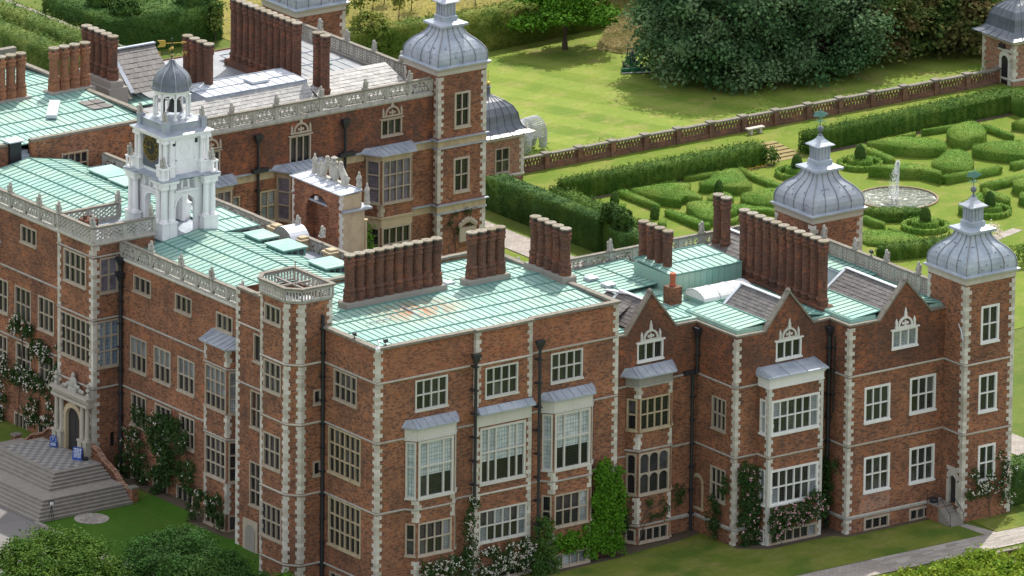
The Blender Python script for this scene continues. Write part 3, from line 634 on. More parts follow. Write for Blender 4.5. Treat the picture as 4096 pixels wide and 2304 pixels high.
def blob_leaves(blobs, n, size, clump=.55, per=46, inner=.62, flat=.6):
    """leaf clusters over the outside of ellipsoids"""
    vol = np.array([(b[3]*b[4]+b[4]*b[5]+b[3]*b[5]) for b in blobs]); w = vol/vol.sum(); C, N = [], []
    for b, k in zip(blobs, (w*n/per).astype(int)+1):
        d = RNG.normal(size=(k, 3)); d /= np.linalg.norm(d, axis=1)[:, None]; d[:, 2] = np.where(d[:, 2] < -.55, -d[:, 2], d[:, 2])
        r = inner+(1.03-inner)*RNG.random(k)**.45; c = np.array(b[:3])+d*r[:, None]*np.array(b[3:6])
        nn = d/np.array(b[3:6]); nn /= np.linalg.norm(nn, axis=1)[:, None]
        o = RNG.normal(size=(k, per, 3))*np.array([clump, clump, clump*flat])*(.6+.8*RNG.random((k, 1, 1)))
        C.append((c[:, None, :]+o).reshape(-1, 3)); N.append(np.repeat(nn*.7+np.array([0, 0, .5]), per, 0))
    return leaf_quads(np.vstack(C), size, np.vstack(N), 0.62, 0.75)
def tree(name, label, base, blobs, n, size, mat, trunk_r=.3, trunk_h=3.0, bark='bark', group=None, clump=.55, per=46, cat='tree', limbs=6, flat=.6, inner=.62):
    t = thing(name, label, cat, base, group); b = Vector(base)
    V, F = blob_leaves([(x+b.x, y+b.y, z+b.z, *r) for x, y, z, *r in blobs], n, size, clump, per, inner, flat)
    part('crown', np_mesh('crown', V, F, mat), None, t) if False else link(bpy.data.objects.new('crown', np_mesh('crown', V, F, mat)), t)
    mb = MB(); top = b+Vector((0, 0, trunk_h))
    mb.tube([b-Vector((0, 0, .2)), b+Vector((0, 0, trunk_h*.15)), b+Vector((.05, 0, trunk_h*.6)), top], [trunk_r*1.4, trunk_r, trunk_r*.85, trunk_r*.6], 8)
    for x, y, z, *r in blobs[:limbs]:
        e = b+Vector((x, y, z)); s = b+Vector((0, 0, trunk_h*random.uniform(.55, .95))); mb.tube([s, s.lerp(e, .5)+Vector((0, 0, .15)), e], [trunk_r*.45, trunk_r*.3, trunk_r*.12], 5)
    part('trunk', mb, bark, t); return t
# ------------------------------------------------------------------ the mansion
S1, S2, S3 = 17.96, 12.94, 6.97
def qcorner(parent, fA, uA, dA, fB, uB, dB, z0, z1, mat='white_stone', long=.54, short=.29, h=.345, start=0, out=.035):
    c = Vector(fA.p(uA, 0, 0)); A = Vector((*(fA.d*dA), 0)); B = Vector((*(fB.d*dB), 0)); nA = Vector((*fA.n, 0)); nB = Vector((*fB.n, 0))
    k = (nA+nB)/(1+nA.dot(nB)); n = max(1, round((z1-z0)/h)); h = (z1-z0)/n; ms = []
    for a, b in ((long, short), (short, long), (long*.9, short*1.1), (short*1.12, long*.88)):
        mb = MB(); P = [k*out, A*a+nA*out, A*a-nA*.12, -k*.12, B*b-nB*.12, B*b+nB*out]
        mb.hexa([p for p in P], [p+Vector((0, 0, h-.012)) for p in P]); ms.append(mb.mesh('quoin', mat))
    for i in range(n):
        inst('quoin', ms[(i+start) % 2+random.choice((0, 2))], parent, Matrix.Translation((c.x, c.y, z0+i*h)))
def walls(parent, mb, mat='brick', label=None): return part('wall', mb, mat, parent, label=label)
def plain_block(parent, name, mat, x0, x1, y0, y1, z0, z1):
    mb = MB(); mb.box(x0, x1, y0, y1, z0, z1); return part(name, mb, mat, parent)

# ---- the tall brick block nearest the camera
blk_t = thing('mansion_block', 'tall square brick block with flat copper roof and three projecting bays', 'building', (0, 0, -.6))
FR, FM, LX = yf(0), yf(-.3), xf(0)
wm = MB(); wt = MB()
window(blk_t, FR, 3.73, 6.92, 15.04, 17.62, 4, 2, 'painted_stone', 'green_glass', mid=True)
window(blk_t, FM, 10.42, 13.68, 15.06, 17.62, 4, 2, 'painted_stone', 'green_glass', mid=True)
window(blk_t, FR, 17.16, 20.36, 15.08, 17.60, 4, 2, 'painted_stone', 'green_glass', mid=True)
window(blk_t, LX, 2.80, 6.06, 15.26, 17.80, 4, 2, 'window_stone')
window(blk_t, LX, 2.20, 6.76, 8.90, 12.80, 6, 3, 'buff_stone', mid=True)
window(blk_t, LX, 2.12, 6.70, 2.77, 6.86, 6, 3, 'buff_stone', mid=True)
window(blk_t, LX, 2.6, 6.5, -.9, .55, 5, 1, 'window_stone')
half = ('glass', 'blind_glass', .70)
gl = lambda i, j: 'blind_glass' if j else half
W5 = [1, 1, 1.95, 1, 1]
window(blk_t, FM, 9.96, 14.52, 7.80, 12.58, 5, 2, 'painted_stone', gl, weights=W5, rowsplit=[0, .56, 1], mul=.14, fr=.2)
window(blk_t, FM, 9.92, 14.70, 2.84, 5.56, 6, 2, 'painted_stone', lambda i, j: 'curtain_glass' if i in (0, 2, 3, 5) and random.random() < .7 else 'glass', mid=True)
window(blk_t, FM, 10.2, 14.6, -.5, .75, 5, 1, 'window_stone')
def block_bay(ul, u0, u1, ur, dep):
    f = FR.sub((u0, dep), (u1, dep)); l = FR.sub((ul, 0), (u0, dep)); r = FR.sub((u1, dep), (ur, 0)); L = u1-u0
    window(blk_t, f, .10, L-.12, 7.86, 12.72, 3, 2, 'painted_stone', gl, weights=[1, 2, 1], rowsplit=[0, .56, 1], fr=.2, mul=.15)
    window(blk_t, f, .14, L-.25, 3.02, 5.80, 4, 2, 'window_stone', lambda i, j: 'curtain_glass' if i == 3 else 'glass')
    window(blk_t, f, .16, L-.25, -.45, .72, 4, 1, 'window_stone', 'curtain_glass')
    for q in (l, r):
        window(blk_t, q, .08, q.len-.08, 7.9, 12.68, 1, 2, 'painted_stone', lambda i, j: 'blind_glass', rowsplit=[0, .56, 1], fr=.15)
        window(blk_t, q, .10, q.len-.10, 3.05, 5.78, 1, 2, 'window_stone', fr=.13)
    for q in (l, f, r):
        q.wall(wm, 0, q.len, -.9, 13.0); band(blk_t, q, 0, q.len, S3, 'lichen_stone')
        m = MB(); q.box(m, -.01, q.len+.01, 0, .05, 12.86, 13.85); q.box(m, -.03, q.len+.03, 0, .13, 12.78, 12.9); part('frieze', m, 'painted_stone', blk_t)
    qcorner(blk_t, l, l.len, -1, f, 0, 1, -.6, 2.6, long=.45, short=.22); qcorner(blk_t, l, l.len, -1, f, 0, 1, 5.9, 7.75, long=.45, short=.22)
    qcorner(blk_t, f, L, -1, r, 0, 1, -.6, 2.6, long=.40, short=.22); qcorner(blk_t, f, L, -1, r, 0, 1, 5.9, 7.75, long=.40, short=.22)
    canopy(blk_t, FR, ul, u0, u1, ur, dep, 13.82, 14.45)
block_bay(2.75, 3.43, 7.12, 7.8, .8); block_bay(16.3, 16.97, 20.76, 21.4, .8)
m = MB(); FM.box(m, 9.55, 15.0, 0, .14, 12.75, 13.85); part('frieze', m, 'painted_stone', blk_t); canopy(blk_t, FM, 9.5, 9.75, 14.85, 15.1, .35, 13.85, 14.4, nr=4)
for f_, a_, b_ in ((FR, 0, 9.5), (FR, 15.06, 23.9), (FM, 9.5, 15.06)): f_.wall(wm, a_, b_, -.9, S1); f_.wall(wt, a_, b_, S1, 20.8)
for u in (9.5, 15.06): wm.poly([(u, 0, -.9), (u, -.3, -.9), (u, -.3, 20.8), (u, 0, 20.8)])
LX.wall(wm, 0, 7.6, -.9, 19.4); LX.wall(wt, 0, 7.6, 19.4, 20.8); walls(blk_t, wt, 'attic_brick', 'brighter red attic wall')
wm.poly([(23.9, 0, -.9), (23.9, 18.2, -.9), (23.9, 18.2, 20.8), (23.9, 0, 20.8)]); wm.poly([(.5, 18.2, 10), (23.9, 18.2, 10), (23.9, 18.2, 20.8), (.5, 18.2, 20.8)])
# parapet inner faces and copings
for x0, x1, y0, y1 in ((.0, .4, .001, 7.6), (0.001, 23.9, .0, .42), (23.5, 23.899, .42, 18.2), (.5, 23.5, 17.8, 18.199)): wm.box(x0+.012, x1-.012, y0+.012, y1-.012, 20.2, 20.795)
# the low wall beside the stair turret (set back)
SX = xf(.5)
window(blk_t, SX, 17.1, 18.2, 15.2, 17.6, 1, 1, 'window_stone'); window(blk_t, SX, 17.0, 18.6, 9.5, 12.7, 2, 2, 'window_stone'); window(blk_t, SX, 17.0, 18.7, 2.8, 6.6, 2, 3, 'window_stone')
SX.wall(wm, 12.9, 20.7, -1.6, 20.75); wm.box(.52, .92, 12.9, 20.68, 20.0, 20.74)
wm.poly([(.5, 20.7, -1.6), (2.9, 20.7, -1.6), (2.9, 20.7, 20.75), (.5, 20.7, 20.75)])
m = MB(); SX.box(m, 17.4, 19.5, -.05, .12, -1.3, 1.5); P = arch_pts(17.75, 19.15, -1.3, 1.1); m2 = MB(); m2.hexa([SX.p(a, .13, b) for a, b in [(17.75, -1.3)]+P+[(19.15, -1.3)]], [SX.p(a, .15, b) for a, b in [(17.75, -1.3)]+P+[(19.15, -1.3)]])
part('door_surround', m, 'window_stone', blk_t); part('blocked_doorway', m2, 'cement', blk_t)
walls(blk_t, wm)
coping(blk_t, (0.02, 7.55, 21.0), (.02, -.05, 21.0), .55); coping(blk_t, (-.1, .02, 21.002), (9.5, .02, 21.002), .55); coping(blk_t, (9.4, -.28, 21.004), (15.16, -.28, 21.004), .55); coping(blk_t, (15.06, .02, 21.002), (24.0, .02, 21.002), .55)
coping(blk_t, (23.7, .25, 21.0), (23.7, 18.2, 21.0), .5); coping(blk_t, (.5, 18.0, 21.0), (23.5, 18.0, 21.0), .5); coping(blk_t, (.7, 20.7, 20.95), (.7, 13.0, 20.95), .5)
for u0, u1, f in ((0, 9.5, FR), (9.5, 15.06, FM), (15.06, 23.9, FR)): band(blk_t, f, u0, u1, S1, 'white_stone', .16, .12)
for a, b in ((0, 2.7), (7.85, 9.5), (15.06, 16.3), (21.4, 23.9)): band(blk_t, FR, a, b, S2); band(blk_t, FR, a, b, S3)
band(blk_t, FM, 9.5, 15.06, S3, 'white_stone'); band(blk_t, LX, 0, 7.55, S1); band(blk_t, LX, 0, 7.55, S2); band(blk_t, LX, 0, 7.55, S3); band(blk_t, LX, 0, 7.55, .95)
band(blk_t, SX, 12.9, 20.7, S1, 'white_stone', .14); band(blk_t, SX, 12.9, 20.7, S2)
for a, b in ((-.6, S3-.15), (S3+.12, S2-.15), (S2+.12, S1-.12), (S1+.1, 20.78)):
    quoins(blk_t, 0, 0, 1, 1, a, b); quoins(blk_t, 23.9, 0, -1, 1, a, b)
for a, b in ((14.45, S1-.12), (S1+.1, 20.78), (-.6, 12.7)): quoins(blk_t, 9.5, -.3, 1, 1, a, b, long=.5); quoins(blk_t, 15.06, -.3, -1, 1, a, b, long=.46)
quoins(blk_t, .5, 20.7, 1, -1, -1.2, 20.7)
sheet_roof(blk_t, (.45, .45, 20.55), (23.45, .45, 20.55), (.45, 9.9, 20.95), 35, 4, 'stained_copper')
sheet_roof(blk_t, (23.45, 17.75, 20.55), (.95, 17.75, 20.55), (23.45, 9.95, 20.95), 34, 3, 'copper')
stack(blk_t, (4.75, 10.75), (13.35, 10.75), 10, 20.6, 21.35, 25.35, .46); stack(blk_t, (16.75, 10.55), (19.55, 10.55), 4, 20.6, 21.35, 25.35, .46); stack(blk_t, (23.75, 7.2), (23.75, 11.4), 5, 20.4, 21.3, 25.35, .46)
down_pipe(blk_t, FM, 9.15, 6.5, 18.6, r=.13, d=.5); down_pipe(blk_t, FM, 15.5, 2.0, 18.7, r=.13, d=.5); down_pipe(blk_t, LX, 7.38, -.8, 21.9, False, .16)
m = MB(); m.tube([(8.2, 5.4, 20.86), (8.3, 8.4, 20.98)], .06); m.tube([(3.2, 6.2, 20.95), (5.8, 6.3, 20.95)], .05); part('roof_pipe', m, 'lead', blk_t)
m = MB(); m.box(15.1, 15.9, 11.6, 12.3, 20.85, 21.0); part('roof_vent', m, 'pale_lead', blk_t)

# ---- octagonal stair turret
tur = thing('stair_turret', 'octagonal brick stair turret with white quoins and pierced stone parapet', 'turret', (-1.2, 10, -1.2))
TP = [(-3.05, 8.5), (-2.15, 7.55), (.8, 7.55), (.8, 13.0), (-2.15, 13.0), (-3.05, 12.05)]
TX, TY = xf(-3.05), yf(7.55); TC = Fac(TP[0], (TP[1][0]-TP[0][0], TP[1][1]-TP[0][1])); TC.len = math.dist(TP[0], TP[1])
window(tur, TX, 9.18, 11.50, 20.95, 22.5, 3, 1); window(tur, TX, 9.12, 11.58, 15.15, 17.75, 3, 2); window(tur, TX, 9.14, 11.61, 8.68, 11.6, 3, 2); window(tur, TX, 8.95, 11.98, 2.72, 5.6, 4, 2)
window(tur, TY, -1.0, -.18, 14.45, 15.7, 1, 1, 'window_stone', fr=.16); window(tur, TY, -1.0, -.16, 8.4, 9.66, 1, 1, 'window_stone', fr=.16)
m = MB(); TX.wall(m, 8.5, 12.05, -1.6, 23.25); TY.wall(m, -2.15, .8, -1.6, 23.25); TC.wall(m, 0, TC.len, -1.6, 23.25)
for i in (2, 3, 4): a, b = TP[i], TP[i+1]; m.poly([(*a, -1.6), (*b, -1.6), (*b, 23.25), (*a, 23.25)])
walls(tur, m)
for z, mt in ((S1, 'white_stone'), (S2, 'white_stone'), (S3, 'white_stone'), (1.0, 'lichen_stone'), (23.2, 'lichen_stone')):
    band(tur, TX, 8.45, 12.05, z, mt); band(tur, TC, -.03, TC.len+.03, z, mt); band(tur, TY, -2.2, -.02 if z < 21 else .85, z, mt)
for a, b in ((-1.2, .85), (1.15, S3-.15), (S3+.12, S2-.15), (S2+.12, S1-.15), (S1+.12, 23.05)):
    qcorner(tur, TX, 8.5, 1, TC, 0, 1, a, b, long=.42, short=.24); qcorner(tur, TC, TC.len, -1, TY, -2.15, 1, a, b, long=.46, short=.28)
    qcorner(tur, TX, 12.05, -1, Fac(TP[5], (TP[4][0]-TP[5][0], TP[4][1]-TP[5][1]), -1), 0, 1, a, b, long=.40, short=.24)
qcorner(tur, TY, .8, -1, Fac((.8, 7.55), (0, 1), 1), 0, 1, 21.1, 23.05)
ARC = pierced('parapet_panel', [[(x-.07, .14)]+arch_pts(x-.07, x+.07, .16, .86)+[(x+.07, .14)] for x in (.12, .31, .5, .69, .88)], 'lichen_stone')
TPo = [(-3.12, 8.45), (-2.2, 7.48), (.87, 7.48), (.87, 13.07), (-2.2, 13.07), (-3.12, 12.1)]
for i in range(6):
    a = Vector((*TPo[i], 23.3)); b = Vector((*TPo[(i+1) % 6], 23.3)); d = b-a; s = Vector((-d.y, d.x, 0)).normalized()
    for k in range(2 if d.length > 2 else 1):
        kk = 2 if d.length > 2 else 1; inst('parapet_panel', ARC, tur, frame_matrix(a+d*(k/kk), d/kk, (0, 0, .95), s))
    coping(tur, a+Vector((0, 0, 1.12))-d*.03, b+Vector((0, 0, 1.121+.001*i))+d*.03, .38, .17)
m = MB(); m.prism([(x*.97, y*.995+.05) for x, y in TP], 22.2, 22.5); part('turret_roof', m, 'dark_lead', tur)  # roof coloured dark so the well inside the parapet reads as deep shade
m = MB(); m.box(-2.6, -2.45, 8.4, 12.4, 23.95, 24.1); m.box(-2.6, .5, 10.1, 10.25, 23.95, 24.1); m.box(-1.3, -1.15, 8, 12.6, 23.9, 24.05); part('roof_brace', m, 'cement', tur)
m = MB(); m.lathe([(.75, 22.5), (.7, 22.9), (0.1, 23.1)], 10, -.3, 9.4); part('water_tank_lid', m, 'pale_lead', tur)
m = MB(); m.tube([(-1.6, 9.3, 23.3), (-1.6, 9.3, 26.2)], .04, 5); part('flag_pole', m, 'timber', tur)

# ---- central range, either side of the porch
rng_t = thing('central_range', 'long central brick range with balustraded parapet and green copper roof', 'building', (10, 43.6, -1.25))
NX = xf(2.7); m = MB()
for a, b, z0, z1 in ((36.42, 39.01, 15.62, 17.06), (30.40, 32.84, 15.5, 17.0), (24.43, 26.85, 15.43, 16.9), (53.59, 56.04, 15.67, 17.2), (59.6, 62.1, 15.6, 17.1)): window(rng_t, NX, a, b, z0, z1, 3, 1)
for a, b in ((37.04, 39.48), (33.48, 35.98), (29.95, 32.45), (54.47, 56.96), (50.95, 53.39), (58.0, 60.4), (61.5, 64)): window(rng_t, NX, a, b, 8.7, 11.65, 3, 2, glass=lambda i, j: 'curtain_glass' if j and 29 < a < 40 else 'glass')
for a, b in ((37.1, 39.35), (33.42, 35.81), (29.94, 32.17), (54.49, 56.81), (51.0, 53.3), (58.1, 60.3)): window(rng_t, NX, a, b, 3.95, 6.72, 3, 2)
for a, b in ((37.22, 39.4), (33.9, 36.1), (30.16, 32.6), (55.1, 57.07), (51.4, 53.4), (58.8, 61)): window(rng_t, NX, a, b, -.95, .46, 3, 1)
for a, b in ((20.7, 41.0), (46.3, 66.8)):
    NX.wall(m, a, b, -1.7, 18.0)
    for z in (S2 if a < 40 else S2, S3): band(rng_t, NX, a, b, z)
    band(rng_t, NX, a, b, 18.0, 'white_stone', .3, .22, 'parapet_cornice')
m.poly([(18.1, 20, -1), (18.1, 67, -1), (18.1, 67, 18), (18.1, 20, 18)])
BX = NX.sub((26.3, 1.4), (23.3, 1.4)); BX = Fac((1.3, 23.2), (0, 1), -1)          # the canted bay next to the turret
bl = Fac((1.3, 23.2), (1.4, -.75), 1); bl.len = math.hypot(1.4, .75); br = Fac((1.3, 26.5), (1.4, .75), -1); br.len = bl.len
for q, L in ((BX, 3.3), (bl, bl.len), (br, br.len)):
    n = 4 if q is BX else 1
    window(rng_t, q, .12, L-.12, 9.2, 12.85, n, 3, 'window_stone', lambda i, j: 'curtain_glass' if j or q is not BX else 'glass', fr=.15); window(rng_t, q, .12, L-.12, 3.3, 6.85, n, 3, 'window_stone', fr=.15); window(rng_t, q, .12, L-.12, -.9, .5, n, 1, 'window_stone', fr=.15)
    q.wall(m, 0, L, -1.7, 14.75); band(rng_t, q, 0, L, S2+.05); band(rng_t, q, 0, L, S3)
for a, b in ((-1.2, -.9), (.55, 3.2), (7.15, 9.1), (13.2, 14.7)):
    qcorner(rng_t, BX, 0, 1, bl, 0, 1, a, b, long=.42, short=.24); qcorner(rng_t, BX, 3.3, -1, br, 0, 1, a, b, long=.42, short=.24)
canopy(rng_t, Fac((2.7, 0), (0, 1), -1), 22.3, 23.2, 26.5, 27.4, 1.4, 14.72, 15.35, over=.4); canopy(rng_t, Fac((2.7, 0), (0, 1), -1), 59.5, 60.3, 63.4, 64.2, 1.4, 14.72, 15.3, over=.4)
walls(rng_t, m)
balustrade(rng_t, (2.75, 40.85), (2.75, 20.8), 18.08, 9, 'arch', 1.4); balustrade(rng_t, (2.75, 66.6), (2.75, 46.5), 18.08, 9, 'arch', 1.4)
for y0, y1 in ((20.9, 40.8), (46.5, 66.5)):
    sheet_roof(rng_t, (3.2, y1, 18.1), (3.2, y0, 18.1), (10.4, y1, 19.22), 29, 4); sheet_roof(rng_t, (14.4, y0, 18.45), (14.4, y1, 18.45), (10.4, y0, 19.22), 29, 2)
sheet_roof(rng_t, (3.2, 46.5, 18.3), (3.2, 40.8, 18.3), (6.9, 46.5, 18.5), 8, 2); plain_block(rng_t, 'flat_roof', 'lead', 6.9, 12.5, 40.8, 46.5, 18.0, 18.75)
plain_block(rng_t, 'flat_roof', 'lead', 14.4, 18.0, 20.9, 66.5, 17.0, 17.45)
plain_block(rng_t, 'flat_roof', 'lead', 18.3, 26.2, 26, 46.9, 14.2, 14.8)
balustrade(rng_t, (18.1, 66.5), (18.1, 20.8), 17.15, 20, 'arch', 1.35)
for i, (x, y, w, d) in enumerate(((13.2, 33.6, 2.2, 2.6), (13.2, 27.4, 2.2, 2.6), (13.4, 37.3, 1.8, 2.2), (13.2, 60.0, 2.2, 3.0), (13.0, 56.8, 1.8, 2.4))):
    mb = MB(); mb.box(x, x+w, y-d/2, y+d/2, 18.2, 18.9); o = part('roof_dormer', mb, 'copper_seam', rng_t)
    for k in range(4): blk('dormer_roof_panel', 'copper', o, x-.15, x+w+.15, y-d/2-.15+k*(d+.3)/4, y-d/2-.18+(k+1)*(d+.3)/4, 18.9, 19.02)
    for k in range(3): inst('pane', pane_mesh('glass'), o, frame_matrix((x+.3+k*.6, y-d/2-.02, 18.35), (.45, 0, 0), (0, .03, 0), (0, 0, .42)))
mb = MB(); mb.box(12.7, 15.9, 40.3, 45.6, 17.5, 18.75); o = part('roof_hut', mb, 'cement', rng_t)
sheet_roof(rng_t, (12.45, 40.05, 18.8), (16.1, 40.05, 18.8), (12.45, 45.9, 18.95), 5, 2, name='hut_roof_panel')
inst('pane', pane_mesh('glass'), o, frame_matrix((14.4, 40.28, 18.0), (.8, 0, 0), (0, .03, 0), (0, 0, .55)))
mb = MB(); pp = arch_pts(35.9, 39.0, 16.9, 19.2, 14); mb.hexa([(16.6, a, b) for a, b in pp], [(18.3, a, b) for a, b in pp]); part('arched_gable', mb, 'cement', rng_t)
mb = MB()
for i in range(14): mb.poly([(16.55, *pp[i]), (18.4, *pp[i]), (18.4, *pp[i+1]), (16.55, *pp[i+1])])
mb.v = [(x, y, z+.02) for x, y, z in mb.v]; part('gable_lead', mb, 'pale_lead', rng_t)
for x, y in ((17.3, 40.1), (17.1, 36.0), (17.0, 31.6)):
    mb = MB(); mb.box(x, x+1.0, y-.5, y+.5, 16.8, 18.3); mb.box(x-.12, x+1.12, y-.62, y+.62, 18.3, 18.42); mb.box(x+.12, x+.88, y-.38, y+.38, 18.42, 18.6); part('stone_pier', mb, 'buff_stone', rng_t)
# rooftop access hut and brick wall at the far end of the range
pass
down_pipe(rng_t, NX, 40.6, -1.2, 17.6, r=.15, d=.25); down_pipe(rng_t, NX, 40.55, 14, 16.3, True, .1, .3)

# ---- entrance porch
por = thing('entrance_porch', 'tall brick entrance porch with lattice stone parapet above the steps', 'porch', (1.5, 43.65, -1.25))
PX, PY = xf(0), yf(41.0); m = MB()
window(por, PX, 42.05, 45.40, 15.42, 18.2, 4, 2); window(por, PX, 41.32, 46.0, 8.9, 12.66, 6, 3, mid=True, fr=.15)
window(por, PY, .62, 2.5, 15.15, 18.2, 2, 2, glass='mauve_glass'); window(por, PY, .32, 2.62, 8.7, 12.75, 3, 3, glass='blue_glass', fr=.14)
window(por, PY, 1.6, 2.2, 1.6, 3.0, 1, 1, 'brick', fr=.06, sill=False)
PX.wall(m, 41, 46.3, -1.7, 19.5); PY.wall(m, 0, 2.9, -1.7, 19.5); PY.wall(m, 2.9, 6.1, 18.0, 19.5); m.poly([(0, 46.3, -1.7), (6.1, 46.3, -1.7), (6.1, 46.3, 19.5), (0, 46.3, 19.5)]); walls(por, m)
for z in (18.38, S2, S3): band(por, PX, 40.95, 46.35, z); band(por, PY, -.05, 2.7, z)
band(por, PX, 40.9, 46.4, 19.5, 'white_stone', .3, .2, 'parapet_cornice'); band(por, PY, -.2, 6.1, 19.5, 'white_stone', .3, .2, 'parapet_cornice')
for a, b in ((-1.2, S3-.15), (S3+.12, S2-.15), (S2+.12, 18.2), (18.5, 19.3)): quoins(por, 0, 41, 1, 1, a, b, long=.6, short=.34); quoins(por, 0, 46.3, 1, -1, a, b, long=.5)
balustrade(por, (.05, 41.05), (.05, 46.25), 19.55, 2, 'latt', 1.4); balustrade(por, (.06, 41.06), (6.05, 41.06), 19.56, 2, 'latt', 1.4); balustrade(por, (.06, 46.24), (6.05, 46.24), 19.56, 2, 'latt', 1.4)
plain_block(por, 'porch_roof', 'lead', .2, 6.0, 41.2, 46.1, 19.0, 19.6); mb = MB(); mb.box(1.6, 2.9, 44.6, 45.6, 19.6, 20.4); mb.lathe([(.18, 20.4), (.16, 20.75)], 8, 1.9, 45.1); mb.lathe([(.18, 20.4), (.16, 20.7)], 8, 2.5, 45.0); part('porch_chimney', mb, 'sooty_brick', por)
mb = MB(); mb.tube([(2.0, 42.6, 19.9), (5.2, 42.6, 19.9)], .32, 10); part('roof_cylinder', mb, 'dark_lead', por)
# stone doorcase: paired columns, arch, entablature and carved cresting
dcs = MB()
for y in (41.25, 42.0, 45.1, 45.85):
    PX.box(dcs, y-.28, y+.28, .05, .75, .95, 2.35, 0); PX.box(dcs, y-.34, y+.34, .05, .82, 2.3, 2.45)
    dcs.lathe([(.24, 2.45), (.25, 2.6), (.21, 2.75), (.18, 5.2), (.25, 5.35)], 10, -.42, y)
PX.box(dcs, 40.85, 46.25, .02, .78, 5.38, 5.62); PX.box(dcs, 40.9, 46.2, .02, .55, 5.62, 6.05); PX.box(dcs, 40.75, 46.35, .02, .9, 6.05, 6.22)
part('door_columns', dcs, 'white_stone', por)
dc = MB(); P0 = arch_pts(42.45, 44.55, .98, 4.75, 12); P1 = arch_pts(42.1, 44.9, .98, 5.2, 12)
for i in range(12): dc.hexa([PX.p(*q[:1], .04, q[1]) for q in (P0[i], P0[i+1], P1[i+1], P1[i])], [PX.p(q[0], .42, q[1]) for q in (P0[i], P0[i+1], P1[i+1], P1[i])])
for a, b in ((42.1, 42.45), (44.55, 44.9)): PX.box(dc, a, b, .04, .42, .98, P0[0][1])
part('door_arch', dc, 'buff_stone', por)
dm = MB(); pp = [(42.45, .98)]+P0+[(44.55, .98)]; dm.hexa([PX.p(a, .03, b) for a, b in pp], [PX.p(a, .10, b) for a, b in pp]); PX.box(dm, 43.47, 43.53, .10, .13, .98, 4.6); dr = part('door', dm, 'door', por)
hm = MB(); hm.ball(PX.p(43.35, .16, 2.1), .06); part('handle', hm, 'iron', dr)
cr = MB()
PX.box(cr, 42.9, 44.1, .15, .5, 6.22, 6.6)
cr.ball(PX.p(43.5, .35, 7.0), (.2, .5, .55)); cr.ball(PX.p(43.5, .35, 7.62), (.16, .2, .25))
for s in (-1, 1):
    for k in range(4): cr.ball(PX.p(43.5+s*(.45+.32*k), .35, 6.75-.13*k+.1*(k % 2)), (.16, .2, .22-.02*k))
for y in (41.15, 45.95): cr.lathe([(.22, 6.22), (.2, 6.5), (.1, 6.6), (.26, 6.85), (.12, 7.05), (.2, 7.2), (.05, 7.45)], 8, -.4, y)
part('carved_cresting', cr, 'lichen_stone', por)

# ---- entrance steps with chequered landing
stp = thing('entrance_steps', 'wide grey stone entrance steps rising to a chequered landing', 'steps', (-4, 43.6, -1.25))
def slab(k, ex, top, th, nm='step'):
    mb = MB(); mb.box(-5.1-ex, -.36, 39.2-ex, 48.1+ex, top-th, top-.03); mb.box(-5.1-ex-.03, -.33, 39.2-ex-.03, 48.1+ex+.03, top-.035, top)
    part(nm, mb, 'step_stone', stp)
slab(0, 0, 1.0, .2, 'landing')
for k in range(1, 5): slab(k, .36*k, 1.0-.184*k, .22)
slab(6, 3.25, .08, .2, 'landing')
for k in range(1, 6): slab(k, 3.25+.30*k, .08-.215*k, .32)
for i in range(8):
    for j in range(16): blk('floor_tile', ('pale_tile', 'dark_tile')[(i+j) % 2], stp, -4.62+i*.49, -4.62+(i+1)*.49-.012, 39.75+j*.49, 39.75+(j+1)*.49-.012, 1.0, 1.015+random.uniform(0, .004))
def ramp_wall(y_in, sg):
    w = thing('step_parapet', 'curved pierced brick parapet %s of the entrance steps' % ('on the lawn side' if sg < 0 else 'on the far side'), 'parapet', (-.2, y_in, -1), 'pierced parapets of the entrance steps')
    pts = [(0, 2.15), (1.0, 2.0), (1.9, 1.35), (2.9, 1.0), (3.6, .75), (4.5, .05), (5.3, -.2), (6.0, -.2)]
    cap = MB(); br = MB()
    for (a, za), (b, zb) in zip(pts, pts[1:]):
        ya, yb = y_in+sg*a, y_in+sg*b; cap.beam((-.15, ya, za), (-.15, yb, zb), .42, .16)
        fa, fb = (za-1.15, zb-1.15); q = lambda y, z0, z1, t: None
        br.hexa([(-.30, ya, fa-1.2), (.0, ya, fa-1.2), (.0, yb, fb-1.2), (-.30, yb, fb-1.2)], [(-.30, ya, fa+.2), (0, ya, fa+.2), (0, yb, fb+.2), (-.30, yb, fb+.2)])
        L = abs(b-a); n = max(1, round(L/.3))
        for k in range(n):
            f = (k+.5)/n; yy = ya+(yb-ya)*f; z0 = fa+.2+(fb-fa)*f; z1 = za-.08+(zb-za)*f; hh = (z1-z0)
            for c, rr in ((z0+hh*.27, hh*.23), (z0+hh*.74, hh*.22)):
                for u in range(8):
                    t0, t1 = 2*PI*u/8, 2*PI*(u+1)/8
                    br.hexa([(-.22, yy+math.cos(t)*r, c+math.sin(t)*r) for t, r in ((t0, rr*.55), (t0, rr), (t1, rr), (t1, rr*.55))], [(-.08, yy+math.cos(t)*r, c+math.sin(t)*r) for t, r in ((t0, rr*.55), (t0, rr), (t1, rr), (t1, rr*.55))])
    part('capping', cap, 'pale_brick', w); part('pierced_brickwork', br, 'brick', w)
    e = y_in+sg*6.15; mb = MB(); mb.box(-.45, .15, e-.3, e+.3, -1.4, .0); part('end_pier', mb, 'brick', w); blk('pier_cap', 'coping_stone', w, -.52, .22, e-.37, e+.37, 0, .15)
ramp_wall(41.0, -1); ramp_wall(46.3, 1)

